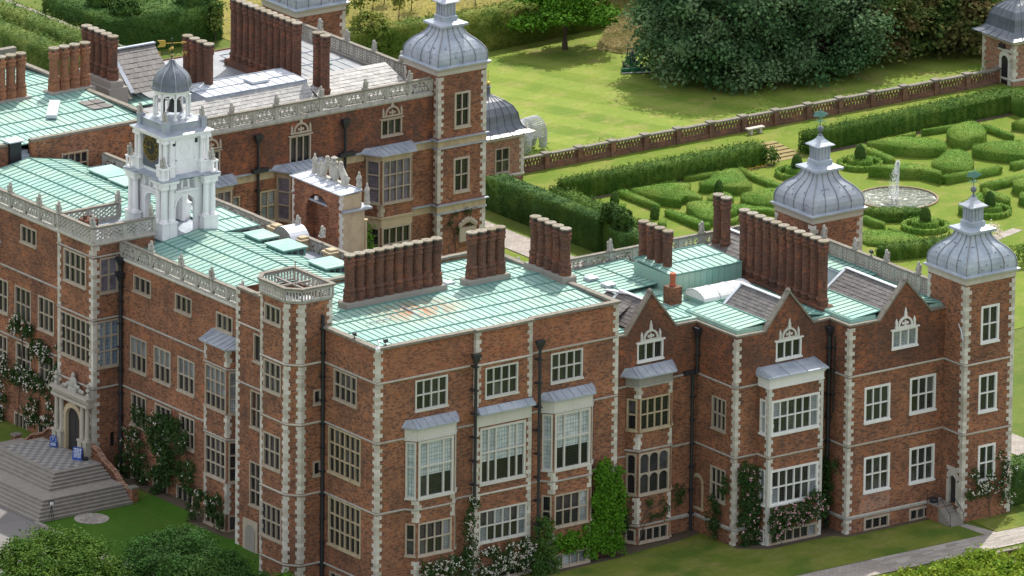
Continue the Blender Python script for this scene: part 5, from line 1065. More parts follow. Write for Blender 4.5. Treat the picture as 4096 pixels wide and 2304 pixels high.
# ---- domed corner towers
def dome_on(parent, cx, cy, hw, zc, lantern=True):
    k = hw/2.55
    m = MB(); m.square([(hw+.02, zc-.55), (hw+.06, zc-.5), (hw+.06, zc-.15), (hw+.22, zc-.05), (hw+.26, zc+.08)], cx, cy); part('cornice', m, 'white_stone', parent)
    m = MB(); m.square([(hw+.26, zc+.08), (hw+.34, zc+.12), (hw+.34, zc+.2), (hw+.05, zc+.3)], cx, cy); part('lead_gutter', m, 'lead', parent)
    prof = [(2.58, .2), (2.63, .55), (2.60, .95), (2.46, 1.36), (2.20, 1.72), (1.92, 2.02), (1.56, 2.30), (1.28, 2.58), (1.10, 2.88), (1.02, 3.2)]
    prof = [(r*k, zc+z*k) for r, z in prof]
    m = MB(); m.square(prof, cx, cy); part('dome', m, 'lead', parent)
    m = MB()
    for s in range(4):
        ca, sa = (1, 0, -1, 0)[s], (0, 1, 0, -1)[s]
        for f in (-1, -.5, 0, .5):
            m.tube([(cx+(r*ca-r*f*sa)*1.008, cy+(r*sa+r*f*ca)*1.008, z) for r, z in prof], .05 if f > -1 else .07, 5)
    part('dome_rolls', m, 'grey_lead', parent); m = MB()  # rolls darker than the dome: shade along their sides put into the colour
    for s in range(4):
        ca, sa = (1, 0, -1, 0)[s], (0, 1, 0, -1)[s]
        for _ in range(11):
            i = random.choice((1, 2, 3, 4, 5, 6)); f = random.uniform(-.9, .9); r, z = prof[i]; m.ball((cx+r*ca-r*f*sa, cy+r*sa+r*f*ca, z), .065, 0, 6, 4)
    part('dome_studs', m, 'dark_lead', parent)
    zt = zc+3.2*k
    m = MB(); m.square([(1.0*k, zt-.05), (1.32*k, zt+.05), (1.42*k, zt+.12), (1.42*k, zt+.3), (1.0*k, zt+.42), (.74*k, zt+.5), (.74*k, zt+.85), (.62*k, zt+.95)], cx, cy); part('lantern_base', m, 'lead', parent)
    if lantern:
        m = MB(); m.square([(.60*k, zt+.9), (.58*k, zt+2.05), (.68*k, zt+2.1)], cx, cy)
        for s in range(4):
            f = [Fac((cx, cy-.6*k), (1, 0)), Fac((cx-.6*k, cy), (0, 1), -1), Fac((cx, cy+.6*k), (1, 0), -1), Fac((cx+.6*k, cy), (0, 1), 1)][s]
            for u in (-.5, -.17, .17, .5): f.box(m, u*k-.05, u*k+.05, 0, .05, zt+.95, zt+2.05)
        part('lantern', m, 'lead', parent)
        m = MB(); m.square([(.66*k, zt+2.05), (.9*k, zt+2.12), (.88*k, zt+2.2), (.55*k, zt+2.4), (.3*k, zt+2.62), (.12*k, zt+2.95)], cx, cy); part('lantern_roof', m, 'lead', parent)
        m = MB(); m.lathe([(.1, zt+2.85), (.22, zt+2.95), (.08, zt+3.1), (.06, zt+3.25)], 8, cx, cy); m.ball((cx, cy, zt+3.5), .27); part('finial', m, 'dark_lead', parent)
        m = MB(); m.tube([(cx, cy, zt+3.7), (cx, cy, zt+5.2)], .045, 5)
        for a in range(4): d = Vector((math.cos(a*PI/2+.4), math.sin(a*PI/2+.4), 0)); m.tube([Vector((cx, cy, zt+4.1)), Vector((cx, cy, zt+4.25))+d*.35, Vector((cx, cy, zt+4.05))+d*.5], .03, 4)
        d = Vector((.8, -.6, 0)); q = [Vector((cx, cy, zt+4.55))-d*.6, Vector((cx, cy, zt+4.95))-d*.5, Vector((cx, cy, zt+5.05))+d*.1, Vector((cx, cy, zt+4.8))+d*.65, Vector((cx, cy, zt+4.5))+d*.2]; n = Vector((.6, .8, 0))*.02; m.hexa([p-n for p in q], [p+n for p in q]); part('weathervane', m, 'verdigris', parent)
def corner_tower(x0, y0, sz, zc, label, wins, frame, glass, bands, bandmat, base=-.7, door=False, lantern=True):
    t = thing('corner_tower', label, 'tower', (x0+sz/2, y0+sz/2, base), 'lead domed corner towers'); x1, y1 = x0+sz, y0+sz
    fy, fx = yf(y0), xf(x0); m = MB()
    for (u0, u1, z0, z1) in wins: window(t, fy, u0, u1, z0, z1, 2, 2, frame, glass, fr=.2)
    if door: fx.holes.append((-8.75, -7.55, .9, 3.6))
    fy.wall(m, x0, x1, base-.2, zc); fx.wall(m, y0, y1, base-.2, zc); m.poly([(x1, y0, base), (x1, y1, base), (x1, y1, zc), (x1, y0, zc)]); m.poly([(x0, y1, base), (x1, y1, base), (x1, y1, zc), (x0, y1, zc)]); walls(t, m)
    ends = sorted([base+.1]+[z for z in bands]+[zc-.55])
    for a, b in zip(ends, ends[1:]):
        quoins(t, x0, y0, 1, 1, a+.12, b-.12, long=.58, short=.33); quoins(t, x1, y0, -1, 1, a+.12, b-.12, long=.58, short=.33); quoins(t, x0, y1, 1, -1, a+.12, b-.12, long=.45, short=.3) if frame != 'x' else 0
    for z in bands:
        if bandmat == 'lead':
            for f, a, b in ((fy, x0, x1), (fx, y0, y1)):
                mb = MB(); f.box(mb, a-.05, b+.05, 0, .06, z-.75, z-.1); part('stone_band', mb, 'buff_stone', t); mb = MB(); f.box(mb, a-.25, b+.25, 0, .3, z-.1, z+.0); f.box(mb, a-.1, b+.1, 0, .14, z-.9, z-.75); part('lead_weathering', mb, 'lead', t)
        else: band(t, fy, x0-.02, x1+.02, z, 'white_stone'); band(t, fx, y0, y1, z, 'lichen_stone')
    dome_on(t, (x0+x1)/2, (y0+y1)/2, sz/2, zc, lantern); return t
tD = corner_tower(52.42, -9.33, 5.08, 20.35, 'domed brick corner tower with arched side door beside the paved path', [(54.03, 55.93, 14.6, 17.78), (53.95, 55.87, 8.65, 11.88), (54.05, 55.87, 2.65, 5.78)], 'white_frame', 'green_glass', (S3, S2), 's', door=True)
corner_tower(52.6, 11.74, 5.2, 20.4, 'domed brick corner tower rising behind the chimney row, backed by the knot garden', [(54.2, 56.1, 8.7, 11.9)], 'white_frame', 'glass', (S3, S2), 's')
tE = corner_tower(54.75, 68.8, 5.15, 19.55, 'domed brick corner tower with two stone banded storeys by the sunny lawn', [(56.5, 58.2, 14.05, 17.3), (56.45, 58.2, 8.15, 11.32)], 'window_stone', 'glass', (13.25, 7.3), 'lead', base=-.2)
corner_tower(54.9, 90.9, 5.3, 19.8, 'domed brick corner tower by the orchard meadow, mostly above the picture', [], 'window_stone', 'glass', (13.25, 7.3), 'lead', base=-.2)
m = MB(); TL = xf(52.42); P = arch_pts(-8.6, -7.7, .75, 3.2); Po = arch_pts(-8.95, -7.35, .75, 3.75)
for i in range(8): m.hexa([TL.p(q[0], -.25, q[1]) for q in (P[i], P[i+1], Po[i+1], Po[i])], [TL.p(q[0], .06, q[1]) for q in (P[i], P[i+1], Po[i+1], Po[i])])
TL.box(m, -8.95, -8.6, -.25, .06, .75, P[0][1]); TL.box(m, -7.7, -7.35, -.25, .06, .75, P[0][1]); TL.box(m, -8.95, -7.35, -.2, .05, 3.6, 3.95); part('door_surround', m, 'white_stone', tD)
m = MB(); pp = [(-8.6, .75)]+P+[(-7.7, .75)]; m.hexa([TL.p(a, -.22, b) for a, b in pp], [TL.p(a, -.16, b) for a, b in pp]); part('door', m, 'door', tD)
m = MB(); m.lathe([(.08, 15.9), (.08, 15.95)], 6, 52.3, -9.0); m.tube([(52.3, -8.6, 16.4), (52.1, -9.2, 16.0), (52.0, -9.6, 15.3)], .05, 5); part('spout', m, 'pale_lead', tD)

# steps to the tower door
ds = thing('door_steps', 'short stone stair with iron railings up to the tower side door', 'steps', (51.7, -8, -.6))
mb = MB(); mb.box(50.9, 52.40, -8.1, -6.64, -.8, .72); part('platform', mb, 'brick', ds); blk('platform_slab', 'step_stone', ds, 50.85, 52.4, -8.12, -6.63, .72, .8)
for k in range(6): blk('step', 'step_stone', ds, 51.0, 52.36, -8.15-.28*(k+1), -8.1-.28*k, -.8, .62-.2*k)
mb = MB()
for x in (50.95, 52.3):
    if x > 52: P = [(x, -8.1, .8), (x, -8.1, 1.8), (x, -9.8, .45), (x, -9.8, -.6)]
    else: P = [(x, -6.7, .8), (x, -6.7, 1.8), (x, -8.1, 1.8), (x, -9.8, .45), (x, -9.8, -.6)]
    mb.tube(P, .035, 5); mb.tube([(x, -8.1, .8), (x, -8.1, 1.8)], .03, 5)
part('railing', mb, 'iron', ds)

# ---- far wing across the courtyard
far = thing('far_wing', 'far brick wing across the courtyard with long pierced parapet and slate roof', 'building', (40, 78, -.2))
BW = yf(69.6); wm = MB()
window(far, BW, 39.5, 41.75, 12.9, 15.75, 3, 1, 'window_stone', hood=True); crest(far, BW, 40.65, 15.95, 2.2, 'window_stone')
window(far, BW, 49.2, 51.45, 14.2, 15.75, 3, 1, 'window_stone', hood=True); crest(far, BW, 50.35, 15.95, 2.2, 'window_stone')
window(far, BW, 30.3, 32.2, 13.0, 15.75, 3, 1, 'window_stone', hood=True); crest(far, BW, 31.2, 15.95, 2.2, 'window_stone')
window(far, BW, 36.4, 38.1, 8.5, 11.3, 2, 2, 'buff_stone', 'curtain_glass'); window(far, BW, 32.6, 34.3, 8.5, 11.3, 2, 2, 'buff_stone', 'curtain_glass')
def far_bay(u0, u1, dep=1.4):
    f = BW.sub((u0, dep), (u1, dep)); l = BW.sub((u0-.75, 0), (u0, dep)); r = BW.sub((u1, dep), (u1+.75, 0))
    for q, n in ((f, 4), (l, 1), (r, 1)):
        window(far, q, .1, q.len-.1, 8.55, 12.5, n, 3, 'window_stone', 'mauve_glass', fr=.16); window(far, q, .1, q.len-.1, 3.2, 6.4, n, 2, 'window_stone', 'glass', fr=.16)
        q.wall(wm, 0, q.len, -.3, 13.0); m = MB(); q.box(m, 0, q.len, 0, .06, 12.5, 13.0); part('stone_band', m, 'buff_stone', far); m = MB(); q.box(m, 0, q.len, 0, .05, 6.4, 7.2); q.box(m, -.05, q.len+.05, 0, .18, 7.2, 7.35); part('stone_band', m, 'buff_stone', far)
    qcorner(far, l, l.len, -1, f, 0, 1, 7.4, 8.5, 'window_stone', long=.4, short=.24)
    canopy(far, BW, u0-.9, u0, u1, u1+.9, dep, 12.95, 13.45, over=.4, nr=6)
far_bay(48.3, 51.6); far_bay(38.8, 42.1); far_bay(29.3, 32.6)
BW.wall(wm, 24, 54.8, -.3, 13.1); wu = MB(); BW.wall(wu, 24, 54.8, 13.1, 17.35); walls(far, wu, 'dark_brick', 'darker sooty upper wall'); wm.box(24, 54.9, 91.5, 91.6, 5, 17.4); wm.box(54.9, 55.05, 74, 91, 5, 17.4); walls(far, wm)
for a, b in ((33.4, 37.9), (43, 47.4), (52.5, 54.75), (24, 28.5)):
    for z in (13.15, 7.25): m = MB(); BW.box(m, a, b, 0, .06, z-.8, z-.1); part('stone_band', m, 'buff_stone', far); m = MB(); BW.box(m, a, b, 0, .28, z-.1, z); part('lead_weathering', m, 'lead', far)
band(far, BW, 24, 54.8, 17.3, 'lichen_stone', .3, .16, 'parapet_cornice'); balustrade(far, (54.6, 69.7), (24.0, 69.7), 17.4, 13, 'arch', 1.4); balustrade(far, (55.2, 74.1), (55.2, 90.8), 17.4, 8, 'quat', 1.45)
m = MB(); m.box(24, 55, 70, 91.4, 16.8, 17.3); part('roof_deck', m, 'grey_lead', far); m = MB(); m.box(54.6, 54.95, 74, 91, 16.9, 17.7); part('upstand_wall', m, 'cement', far)
slate_roof(far, (28, 70.3, 17.45), (43.5, 70.3, 17.45), (28, 72.9, 19.3), 26, 8, 'stone_slate'); sheet_roof(far, (33, 72.9, 19.5), (43.6, 72.9, 19.5), (33, 76.8, 19.62), 11, 2, 'pale_lead', 'lead_panel', 'lead'); m = MB(); m.box(33, 43.6, 72.85, 76.8, 17, 19.45); part('lead_upstand', m, 'lead', far)
blk('roof_hatch', 'pale_lead', far, 38.6, 40.4, 74.0, 75.4, 19.6, 19.8)
slate_roof(far, (44.4, 70.6, 17.4), (53.6, 70.6, 17.4), (44.4, 75.2, 19.0), 15, 10, 'stone_slate', 150); sheet_roof(far, (45.4, 76.0, 17.5), (54.2, 76.0, 17.5), (45.4, 89, 17.7), 9, 4, 'grey_lead', 'lead_panel', 'lead')
slate_roof(far, (30.6, 81.0, 18.3), (35.4, 81.0, 18.3), (30.6, 84.6, 21.3), 10, 9, 'slate', 120); m = MB(); m.hexa([(30.2, 80.7, 18), (30.55, 80.7, 18), (30.55, 88.2, 18), (30.2, 88.2, 18)], [(30.2, 84.5, 21.6), (30.55, 84.5, 21.6), (30.55, 84.8, 21.6), (30.2, 84.8, 21.6)]); part('gable_wall', m, 'coping_stone', far); m = MB(); m.beam((30.5, 84.65, 21.42), (35.5, 84.65, 21.42), .35, .12); m.beam((30.75, 81.0, 18.4), (30.75, 84.6, 21.45), .4, .1); m.poly([(30.6, 84.6, 21.2), (35.4, 84.6, 21.2), (35.4, 88.2, 18.2), (30.6, 88.2, 18.2)]); part('gable_lead', m, 'lead', far)
sheet_roof(far, (24.3, 79.8, 17.5), (32.5, 79.8, 17.5), (24.3, 84, 18.0), 11, 1)
blk('roof_light', 'copper', far, 50.4, 51.6, 80.6, 81.4, 17.8, 18.0)
stack(far, (45.5, 86.8), (45.5, 77.2), 11, 17.3, 17.8, 23.4, .45, plinth='sooty_brick', flare=False); stack(far, (45.4, 73.9), (45.4, 72.7), 2, 17.3, 17.8, 23.3, .45, flare=False); stack(far, (35.55, 79.6), (35.55, 76.3), 4, 17.5, 18.0, 23.2, .45, flare=False)
down_pipe(far, BW, 36.05, 8, 16.0, True, .13, .25); down_pipe(far, BW, 45.25, 8, 16.0, True, .13, .25); m = MB(); BW.box(m, 44.6, 46.2, .1, .5, 13.15, 13.5); BW.box(m, 35.4, 37.0, .1, .5, 13.15, 13.5); part('rainwater_trough', m, 'iron', far)

# ---- far block beyond the central range
fb = thing('far_block', 'far brick block with green copper roof and three rows of round chimneys', 'building', (12, 78, -1)); m = MB(); FB = yf(67.4)
window(fb, FB, 14.3, 17.05, 16.6, 18.75, 4, 2, 'buff_stone'); FB.wall(m, .5, 8.9, -1, 20.3); FB.wall(m, 8.9, 11.2, -1, 18.6); FB.wall(m, 11.2, 24.2, -1, 20.3); m.poly([(24.2, 67.4, 5), (24.2, 90, 5), (24.2, 90, 20.3), (24.2, 67.4, 20.3)]); m.poly([(.5, 67.4, -1.6), (.5, 90, -1.6), (.5, 90, 20.3), (.5, 67.4, 20.3)]); m.poly([(.5, 90, -1), (24.2, 90, -1), (24.2, 90, 20.3), (.5, 90, 20.3)]); m.box(.52, 8.9, 67.41, 67.8, 18.5, 20.28); m.box(11.2, 24.18, 67.41, 67.8, 18.5, 20.28); walls(fb, m)
blk('access_door', 'iron', fb, 8.95, 10.1, 67.2, 67.6, 18.3, 20.6); blk('door_hood', 'pale_lead', fb, 8.7, 10.3, 66.9, 68.2, 20.62, 20.72)
for k in range(4): blk('roof_step', 'lead', fb, 10.2, 11.2, 67.0+.3*k, 67.5+.3*k, 18.2, 18.6+.3*k)
for a, b in ((.5, 8.8), (11.2, 24.3)): coping(fb, (a, 67.6, 20.5), (b, 67.6, 20.5), .5)
sheet_roof(fb, (.9, 67.9, 20.0), (23.9, 67.9, 20.0), (.9, 78.6, 20.5), 34, 4); sheet_roof(fb, (23.9, 89, 20.0), (.9, 89, 20.0), (23.9, 78.65, 20.5), 34, 3); coping(fb, (24.0, 67.5, 20.55), (24.0, 90, 20.55), .5); m = MB(); m.box(.51, 24.19, 89.4, 89.99, 19.5, 21.6); part('rear_parapet', m, 'coping_stone', fb)
stack(fb, (28.0-.6, 83.2), (27.4, 79.1), 5, 19.8, 20.5, 24.5, .46); stack(fb, (21.0, 78.7), (24.2, 78.7), 4, 20.0, 20.6, 24.5, .46, 'orange_brick'); stack(fb, (9.5, 78.9), (17.7, 78.9), 9, 20.0, 20.6, 24.5, .46, 'orange_brick')
plain_block(fb, 'stack_base', 'cement', 26.4, 28.4, 78.2, 84, 16, 20.0); m = MB(); m.beam((16.6, 72.4, 20.5), (19.2, 75.8, 20.65), .9, .3); part('roof_walkway', m, 'pale_lead', fb)
for i in range(2):
    for j in range(2): blk('solar_slate', 'slate', fb, 21.2+i*1.1, 22.2+i*1.1, 72.8+j*1.3, 74.0+j*1.3, 20.28+j*.06, 20.36+j*.06)

# ---- frontispiece seen from behind
fro = thing('frontispiece', 'tall narrow brick and stone frontispiece seen from behind, blind arch and lead roof', 'frontispiece', (25.3, 43.5, 5)); FX = xf(24.3); m = MB()
P = arch_pts(41.7, 45.1, 14.95, 19.35, 12)
for a, b, z0, z1 in ((40, 41.7, 14, 20.0), (45.1, 47.1, 14, 20.0)): FX.box(m, a, b, -.9, 0, z0, z1)
for i in range(12): m.hexa([FX.p(q, -.9, z) for q, z in (P[i], P[i+1], (P[i+1][0], 20), (P[i][0], 20))], [FX.p(q, 0, z) for q, z in (P[i], P[i+1], (P[i+1][0], 20), (P[i][0], 20))])
FX.box(m, 40.02, 47.08, -1.7, -.9, 14, 20.0); walls(fro, m)
m = MB(); m.box(24.5, 26.7, 39.97, 40.02, 14, 18.6); m.box(24.4, 26.4, 39.97, 40.02, 18.75, 20); m.box(24.4, 26.9, 39.85, 40.02, 14.2, 14.4); m.box(26.0, 26.75, 40.05, 47.05, 14, 18.6); m.box(25.9, 26.4, 40.05, 47.05, 18.6, 20); m.lathe([(.3, 14.2), (.32, 14.5), (.22, 14.7), (.19, 17.3), (.3, 17.5)], 10, 27.0, 40.35); m.lathe([(.3, 14.2), (.32, 14.5), (.22, 14.7), (.19, 17.3), (.3, 17.5)], 10, 27.0, 46.7); part('stone_cheek', m, 'buff_stone', fro)
m = MB(); m.box(24.35, 27.3, 39.65, 47.4, 18.55, 18.72); part('cornice', m, 'lead', fro)
for a, b in ((14, 18.5), (18.75, 20)): quoins(fro, 24.3, 40, 1, 1, a, b, 'painted_stone', long=.26, short=.14); quoins(fro, 24.3, 47.1, 1, -1, a, b, 'painted_stone', long=.26, short=.14)
sheet_roof(fro, (24.1, 47.3, 20.1), (24.1, 39.8, 20.1), (26.3, 47.3, 20.25), 5, 1, 'pale_lead', 'lead_panel', 'lead')
def figure(m, x, y, z, h, lean=0.0):
    m.lathe([(.28, z), (.28, z+.12*h), (.22, z+.14*h), (.26, z+.3*h), (.2, z+.55*h), (.24, z+.7*h), (.14, z+.82*h), (.07, z+.84*h)], 8, x, y); m.ball((x+lean, y, z+.91*h), (.11, .11, .10*h)); m.tube([(x-.05, y-.2, z+.72*h), (x-.2, y-.28, z+.55*h), (x-.1, y-.12, z+.45*h)], .06, 5); m.tube([(x, y+.2, z+.72*h), (x-.1, y+.3, z+.58*h), (x, y+.2, z+.4*h)], .06, 5)
for fx_, fy_, fz_, fh_ in ((26.2, 46.6, 20.2, 1.7), (26.2, 45.8, 20.2, 1.4), (26.5, 40.5, 20.0, 1.7), (26.9, 39.9, 18.9, 1.9)): m = MB(); figure(m, fx_, fy_, fz_, fh_); part('standing_figure', m, 'lichen_stone', fro)
m = MB(); m.ball((26.1, 43.6, 21.0), (.22, .75, .8)); m.lathe([(.3, 21.7), (.34, 21.9), (.1, 22.0), (.3, 22.25), (.05, 22.4)], 10, 26.1, 43.6)
for s in (-1, 1):
    m.tube([(26.1, 43.6+s*1.7, 20.2), (26.1, 43.6+s*1.5, 20.9), (26.1, 43.6+s*1.05, 21.5), (26.1, 43.6+s*.95, 21.9)], [.3, .34, .28, .2], 8); m.ball((26.1, 43.6+s*1.0, 22.0), .2); m.tube([(26.1, 43.6+s*1.2, 21.3), (26.0, 43.6+s*.7, 21.45)], .11, 6); m.box(25.9, 26.35, 43.6+s*1.2-.9, 43.6+s*1.2+.9, 20.15, 20.35)
    for k in range(3): m.ball((26.1, 43.6+s*(1.9+.12*k), 20.5+.2*k), (.12, .16, .14))
part('carved_arms', m, 'lichen_stone', fro)
m = MB(); m.box(24.1, 24.3, 43.3, 43.6, 18.9, 19.2); part('floodlight', m, 'white', fro)

# ---- two domed garden pavilions
def pavilion(x0, y0, label, door=False):
    sz = 4.7; t = thing('garden_pavilion', label, 'pavilion', (x0+sz/2, y0+sz/2, 0), 'garden pavilions with dark domes'); x1, y1 = x0+sz, y0+sz; fy, fx = yf(y0), xf(x0); m = MB()
    if not door: window(t, fy, x0+1.5, x0+3.15, 1.0, 3.4, 2, 2, 'window_stone', 'green_glass'); window(t, fx, y0+1.5, y0+3.1, 1.0, 3.4, 2, 2, 'window_stone')
    fy.wall(m, x0, x1, -.2, 4.1); fx.wall(m, y0, y1, -.2, 4.1); m.poly([(x1, y0, 0), (x1, y1, 0), (x1, y1, 4.1), (x1, y0, 4.1)]); m.poly([(x0, y1, 0), (x1, y1, 0), (x1, y1, 4.1), (x0, y1, 4.1)]); walls(t, m, 'pale_brick')
    for x, y, a, b in ((x0, y0, 1, 1), (x1, y0, -1, 1), (x0, y1, 1, -1)): quoins(t, x, y, a, b, .75, 4.05, 'white_stone', .5, .3)
    for f, a, b in ((fy, x0, x1), (fx, y0, y1)): band(t, f, a-.06, b+.06, .65, 'painted_stone', .25, .12)
    m = MB(); c = (x0+sz/2, y0+sz/2); m.square([(sz/2+.03, 4.1), (sz/2+.08, 4.15), (sz/2+.08, 4.5), (sz/2+.2, 4.62)], *c); part('cornice', m, 'painted_stone', t)
    prof = [(sz/2+.75, 4.55), (sz/2+.75, 4.62), (sz/2+.2, 4.85), (sz/2-.15, 5.2), (sz/2-.3, 5.7), (sz/2-.4, 6.3), (sz/2-.75, 6.95), (sz/2-1.3, 7.4), (.45, 7.72), (.3, 7.8)]
    m = MB(); m.square(prof, *c); part('dome', m, 'dark_lead', t); m = MB()
    for s in range(4):
        ca, sa = (1, 0, -1, 0)[s], (0, 1, 0, -1)[s]
        for f in (-1, -.6, -.2, .2, .6): m.tube([(c[0]+(r*ca-r*f*sa)*1.006, c[1]+(r*sa+r*f*ca)*1.006, z) for r, z in prof[1:]], .05, 5)
    part('dome_rolls', m, 'dark_lead', t)
    m = MB(); m.lathe([(.34, 7.75), (.24, 7.95), (.2, 8.5), (.34, 8.6), (.1, 8.75)], 8, *c); part('finial_base', m, 'dark_lead', t); m = MB(); m.ball((*c, 8.9), .2); m.tube([(*c, 9.0), (*c, 10.2)], .03, 5); m.beam((c[0]-.2, c[1], 9.7), (c[0]+.2, c[1], 9.7), .04, .04); part('gilt_finial', m, 'gold', t)
    if door:
        m = MB(); P = arch_pts(y0+.75, y0+1.75, .1, 2.85); Po = arch_pts(y0+.4, y0+2.1, .1, 3.3)
        for i in range(8): m.hexa([fx.p(q[0], 0, q[1]) for q in (P[i], P[i+1], Po[i+1], Po[i])], [fx.p(q[0], .08, q[1]) for q in (P[i], P[i+1], Po[i+1], Po[i])])
        fx.box(m, y0+.4, y0+.75, 0, .08, .1, P[0][1]); fx.box(m, y0+1.75, y0+2.1, 0, .08, .1, P[0][1]); fx.box(m, y0+.3, y0+2.2, 0, .14, 3.3, 3.5); part('door_surround', m, 'painted_stone', t)
        m = MB(); pp = [(y0+.75, .1)]+P+[(y0+1.75, .1)]; m.hexa([fx.p(a, .01, b) for a, b in pp], [fx.p(a, .05, b) for a, b in pp]); part('door', m, 'clock_black', t); m = MB(); m.box(x0-.3, x0-.05, y0+1.2, y0+2.0, 3.55, 3.9); part('wall_lamp', m, 'iron', t)
    return t
pavilion(75.9, 91.66, 'small brick garden pavilion with dark ogee dome beside the domed tower')
pavilion(136.9, 91.4, 'small brick garden pavilion with arched door at the far end of the balustrade', True)
# ------------------------------------------------------------------ ground and lawns
def grid_sheet(name, mat, x0, x1, y0, y1, step, dz=0.0, kind='structure', far=False):
    nx = max(1, int((x1-x0)/step)); ny = max(1, int((y1-y0)/step)); xs = np.linspace(x0, x1, nx+1); ys = np.linspace(y0, y1, ny+1)
    V = [(x, y, gz(x, y)+dz) for y in ys for x in xs]; F = [(j*(nx+1)+i, j*(nx+1)+i+1, (j+1)*(nx+1)+i+1, (j+1)*(nx+1)+i) for j in range(ny) for i in range(nx)]
    return struct(name, np_mesh(name, V, F, mat), kind)
def poly_sheet(name, mat, pts, dz, kind='structure'):
    mb = MB(); tri = tessellate_polygon([[Vector((p[0], p[1], 0)) for p in pts]])
    for t3 in tri: mb.poly([(pts[i][0], pts[i][1], gz(*pts[i])+dz) for i in t3])
    return struct(name, mb.mesh(name, mat), kind)
grid_sheet('ground', 'lawn_ground', -120, 420, -130, 470, 3.0, -.03)
mb = MB(); mb.poly([(-2500, -2500, -1.6), (3000, -2500, -1.6), (3000, 3000, -1.6), (-2500, 3000, -1.6)]); struct('terrain', mb.mesh('terrain', 'lawn_ground'))
grid_sheet('east_lawn', 'lawn_sunny', 62, 175, 94.3, 132, 2.0, .01)
grid_sheet('knot_garden_lawn', 'lawn_garden', 75.6, 150, 30, 93.2, 2.0, .01)
grid_sheet('meadow', 'meadow_grass', 85, 190, 132, 200, 2.0, .012)
grid_sheet('front_lawn', 'lawn_front', 0, 52.2, -12.9, 2.2, .6, .012)
grid_sheet('tower_lawn', 'lawn_front', 53.4, 68, -12.9, -9.3, .6, .012)
grid_sheet('court_lawn', 'lawn_court', -9.7, 2.7, 12.0, 35.0, .8, .012)
grid_sheet('path_lawn', 'lawn_garden', 58.4, 66.3, -12.9, 90, 1.0, .012)
grid_sheet('forecourt', 'forecourt_paving', -40, -9.9, -6, 66, 1.0, .02)
grid_sheet('side_path', 'path_paving', 66.5, 70.0, -10, 91, 1.0, .03)
grid_sheet('terrace_path', 'path_paving', 8, 90, -16.4, -13.0, .8, .02); poly_sheet('door_path', 'path_paving', [(51.8, -9.9), (52.6, -9.9), (53.3, -13.0), (52.1, -13.0)], .03)
poly_sheet('wall_bed', 'soil', [(24, 1.5), (24, -.9), (30, -.3), (33, .4), (32.9, -4.6), (35, -6.2), (41.4, -6.2), (42.3, -7.2), (52.3, -7.2), (52.3, -6.6), (42.6, -6.6), (42.5, -3.9), (33, -3.9), (33, 1.5)], .024)
poly_sheet('wall_bed', 'soil', [(16, 0), (16, -1.6), (24, -1.1), (24, 0)], .024); poly_sheet('wall_bed', 'soil', [(2.7, 20), (1.5, 20), (.6, 22), (.4, 27.5), (1.7, 29), (1.7, 41), (2.7, 41)], .024)
# individual slabs where the paving is large enough to be told apart
pv = thing('paving_slabs', 'worn pale paving slabs along the path below the wing', 'paving', (48, -14.7, gz(48, -14.7))); k = 0; y = -16.4
while y < -13.05:
    x = 40.0+random.uniform(0, .5); w = .34
    while x < 58 and k < 300:
        L = random.uniform(.9, 1.5); 
        blk('slab', 'paver', pv, x, x+L-.02, y, y+w-.02, gz(x, y)+.02, gz(x, y)+.035+random.uniform(0, .008)); x += L; k += 1
    y += w
mb = MB(); mb.box(-10.2, -9.75, 10, 34.5, -1.35, -1.10); mb.box(-10.15, -9.8, 33.0, 34.6, -1.3, -1.05); struct('kerb', mb.mesh('kerb', 'step_stone'))
def disc(n, name, cx, cy, r, z, mat, label, cat):
    t = thing(name, label, cat, (cx, cy, z))
    for ring, (a, b, m) in enumerate(((0, .35, 4), (.36, .7, 9), (.71, 1.0, 14))):
        for i in range(m):
            t0, t1 = 2*PI*(i+.04)/m, 2*PI*(i+.96)/m; st = [t0+(t1-t0)*q/3 for q in range(4)]; mb = MB()
            P = [(cx+r*b*math.cos(q), cy+r*b*math.sin(q)) for q in st]+[(cx+r*max(a, .01)*math.cos(q), cy+r*max(a, .01)*math.sin(q)) for q in reversed(st)]
            mb.prism(P, z, z+.04+random.uniform(0, .01)); part('paving_stone', mb, mat, t)
disc(0, 'stone_disc', -5.45, 33.05, 1.45, gz(-5.4, 33)+.01, 'paver', 'round stone paving disc set in the shaded court lawn', 'paving')
# ------------------------------------------------------------------ garden terrace balustrade
gb = thing('terrace_balustrade', 'long pierced brick balustrade dividing the sunny lawn from the knot garden', 'balustrade', (109, 93.5, 0))
n = 15; x0, x1 = 80.7, 136.8; st = (x1-x0)/n
mb = MB(); mb.box(x0, x1, 93.3, 93.7, -.2, .42); part('brick_base', mb, 'garden_brick', gb)
BP = pierced('pierced_panel', [ell(x, .32, .038, .27) for x in np.linspace(.06, .94, 9)]+[ell(x, .78, .044, .17) for x in np.linspace(.115, .885, 8)], 'garden_brick')
for i in range(n):
    inst('pierced_panel', BP, gb, frame_matrix((x0+i*st+.25, 93.5, .42), (st-.5, 0, 0), (0, 0, .85), (0, -1, 0)))
    for k in range(8): blk('coping_stone', 'coping_stone', gb, x0+i*st+k*st/8+.01, x0+i*st+(k+1)*st/8, 93.25-random.uniform(0, .02), 93.75, 1.27, 1.42+random.uniform(0, .02))
for i in range(n+1): blk('brick_pier', 'garden_brick', gb, x0+i*st-.27, x0+i*st+.27, 93.2, 93.8, -.1, 1.3); blk('pier_cap', 'coping_stone', gb, x0+i*st-.4, x0+i*st+.4, 93.12, 93.88, 1.43, 1.55)
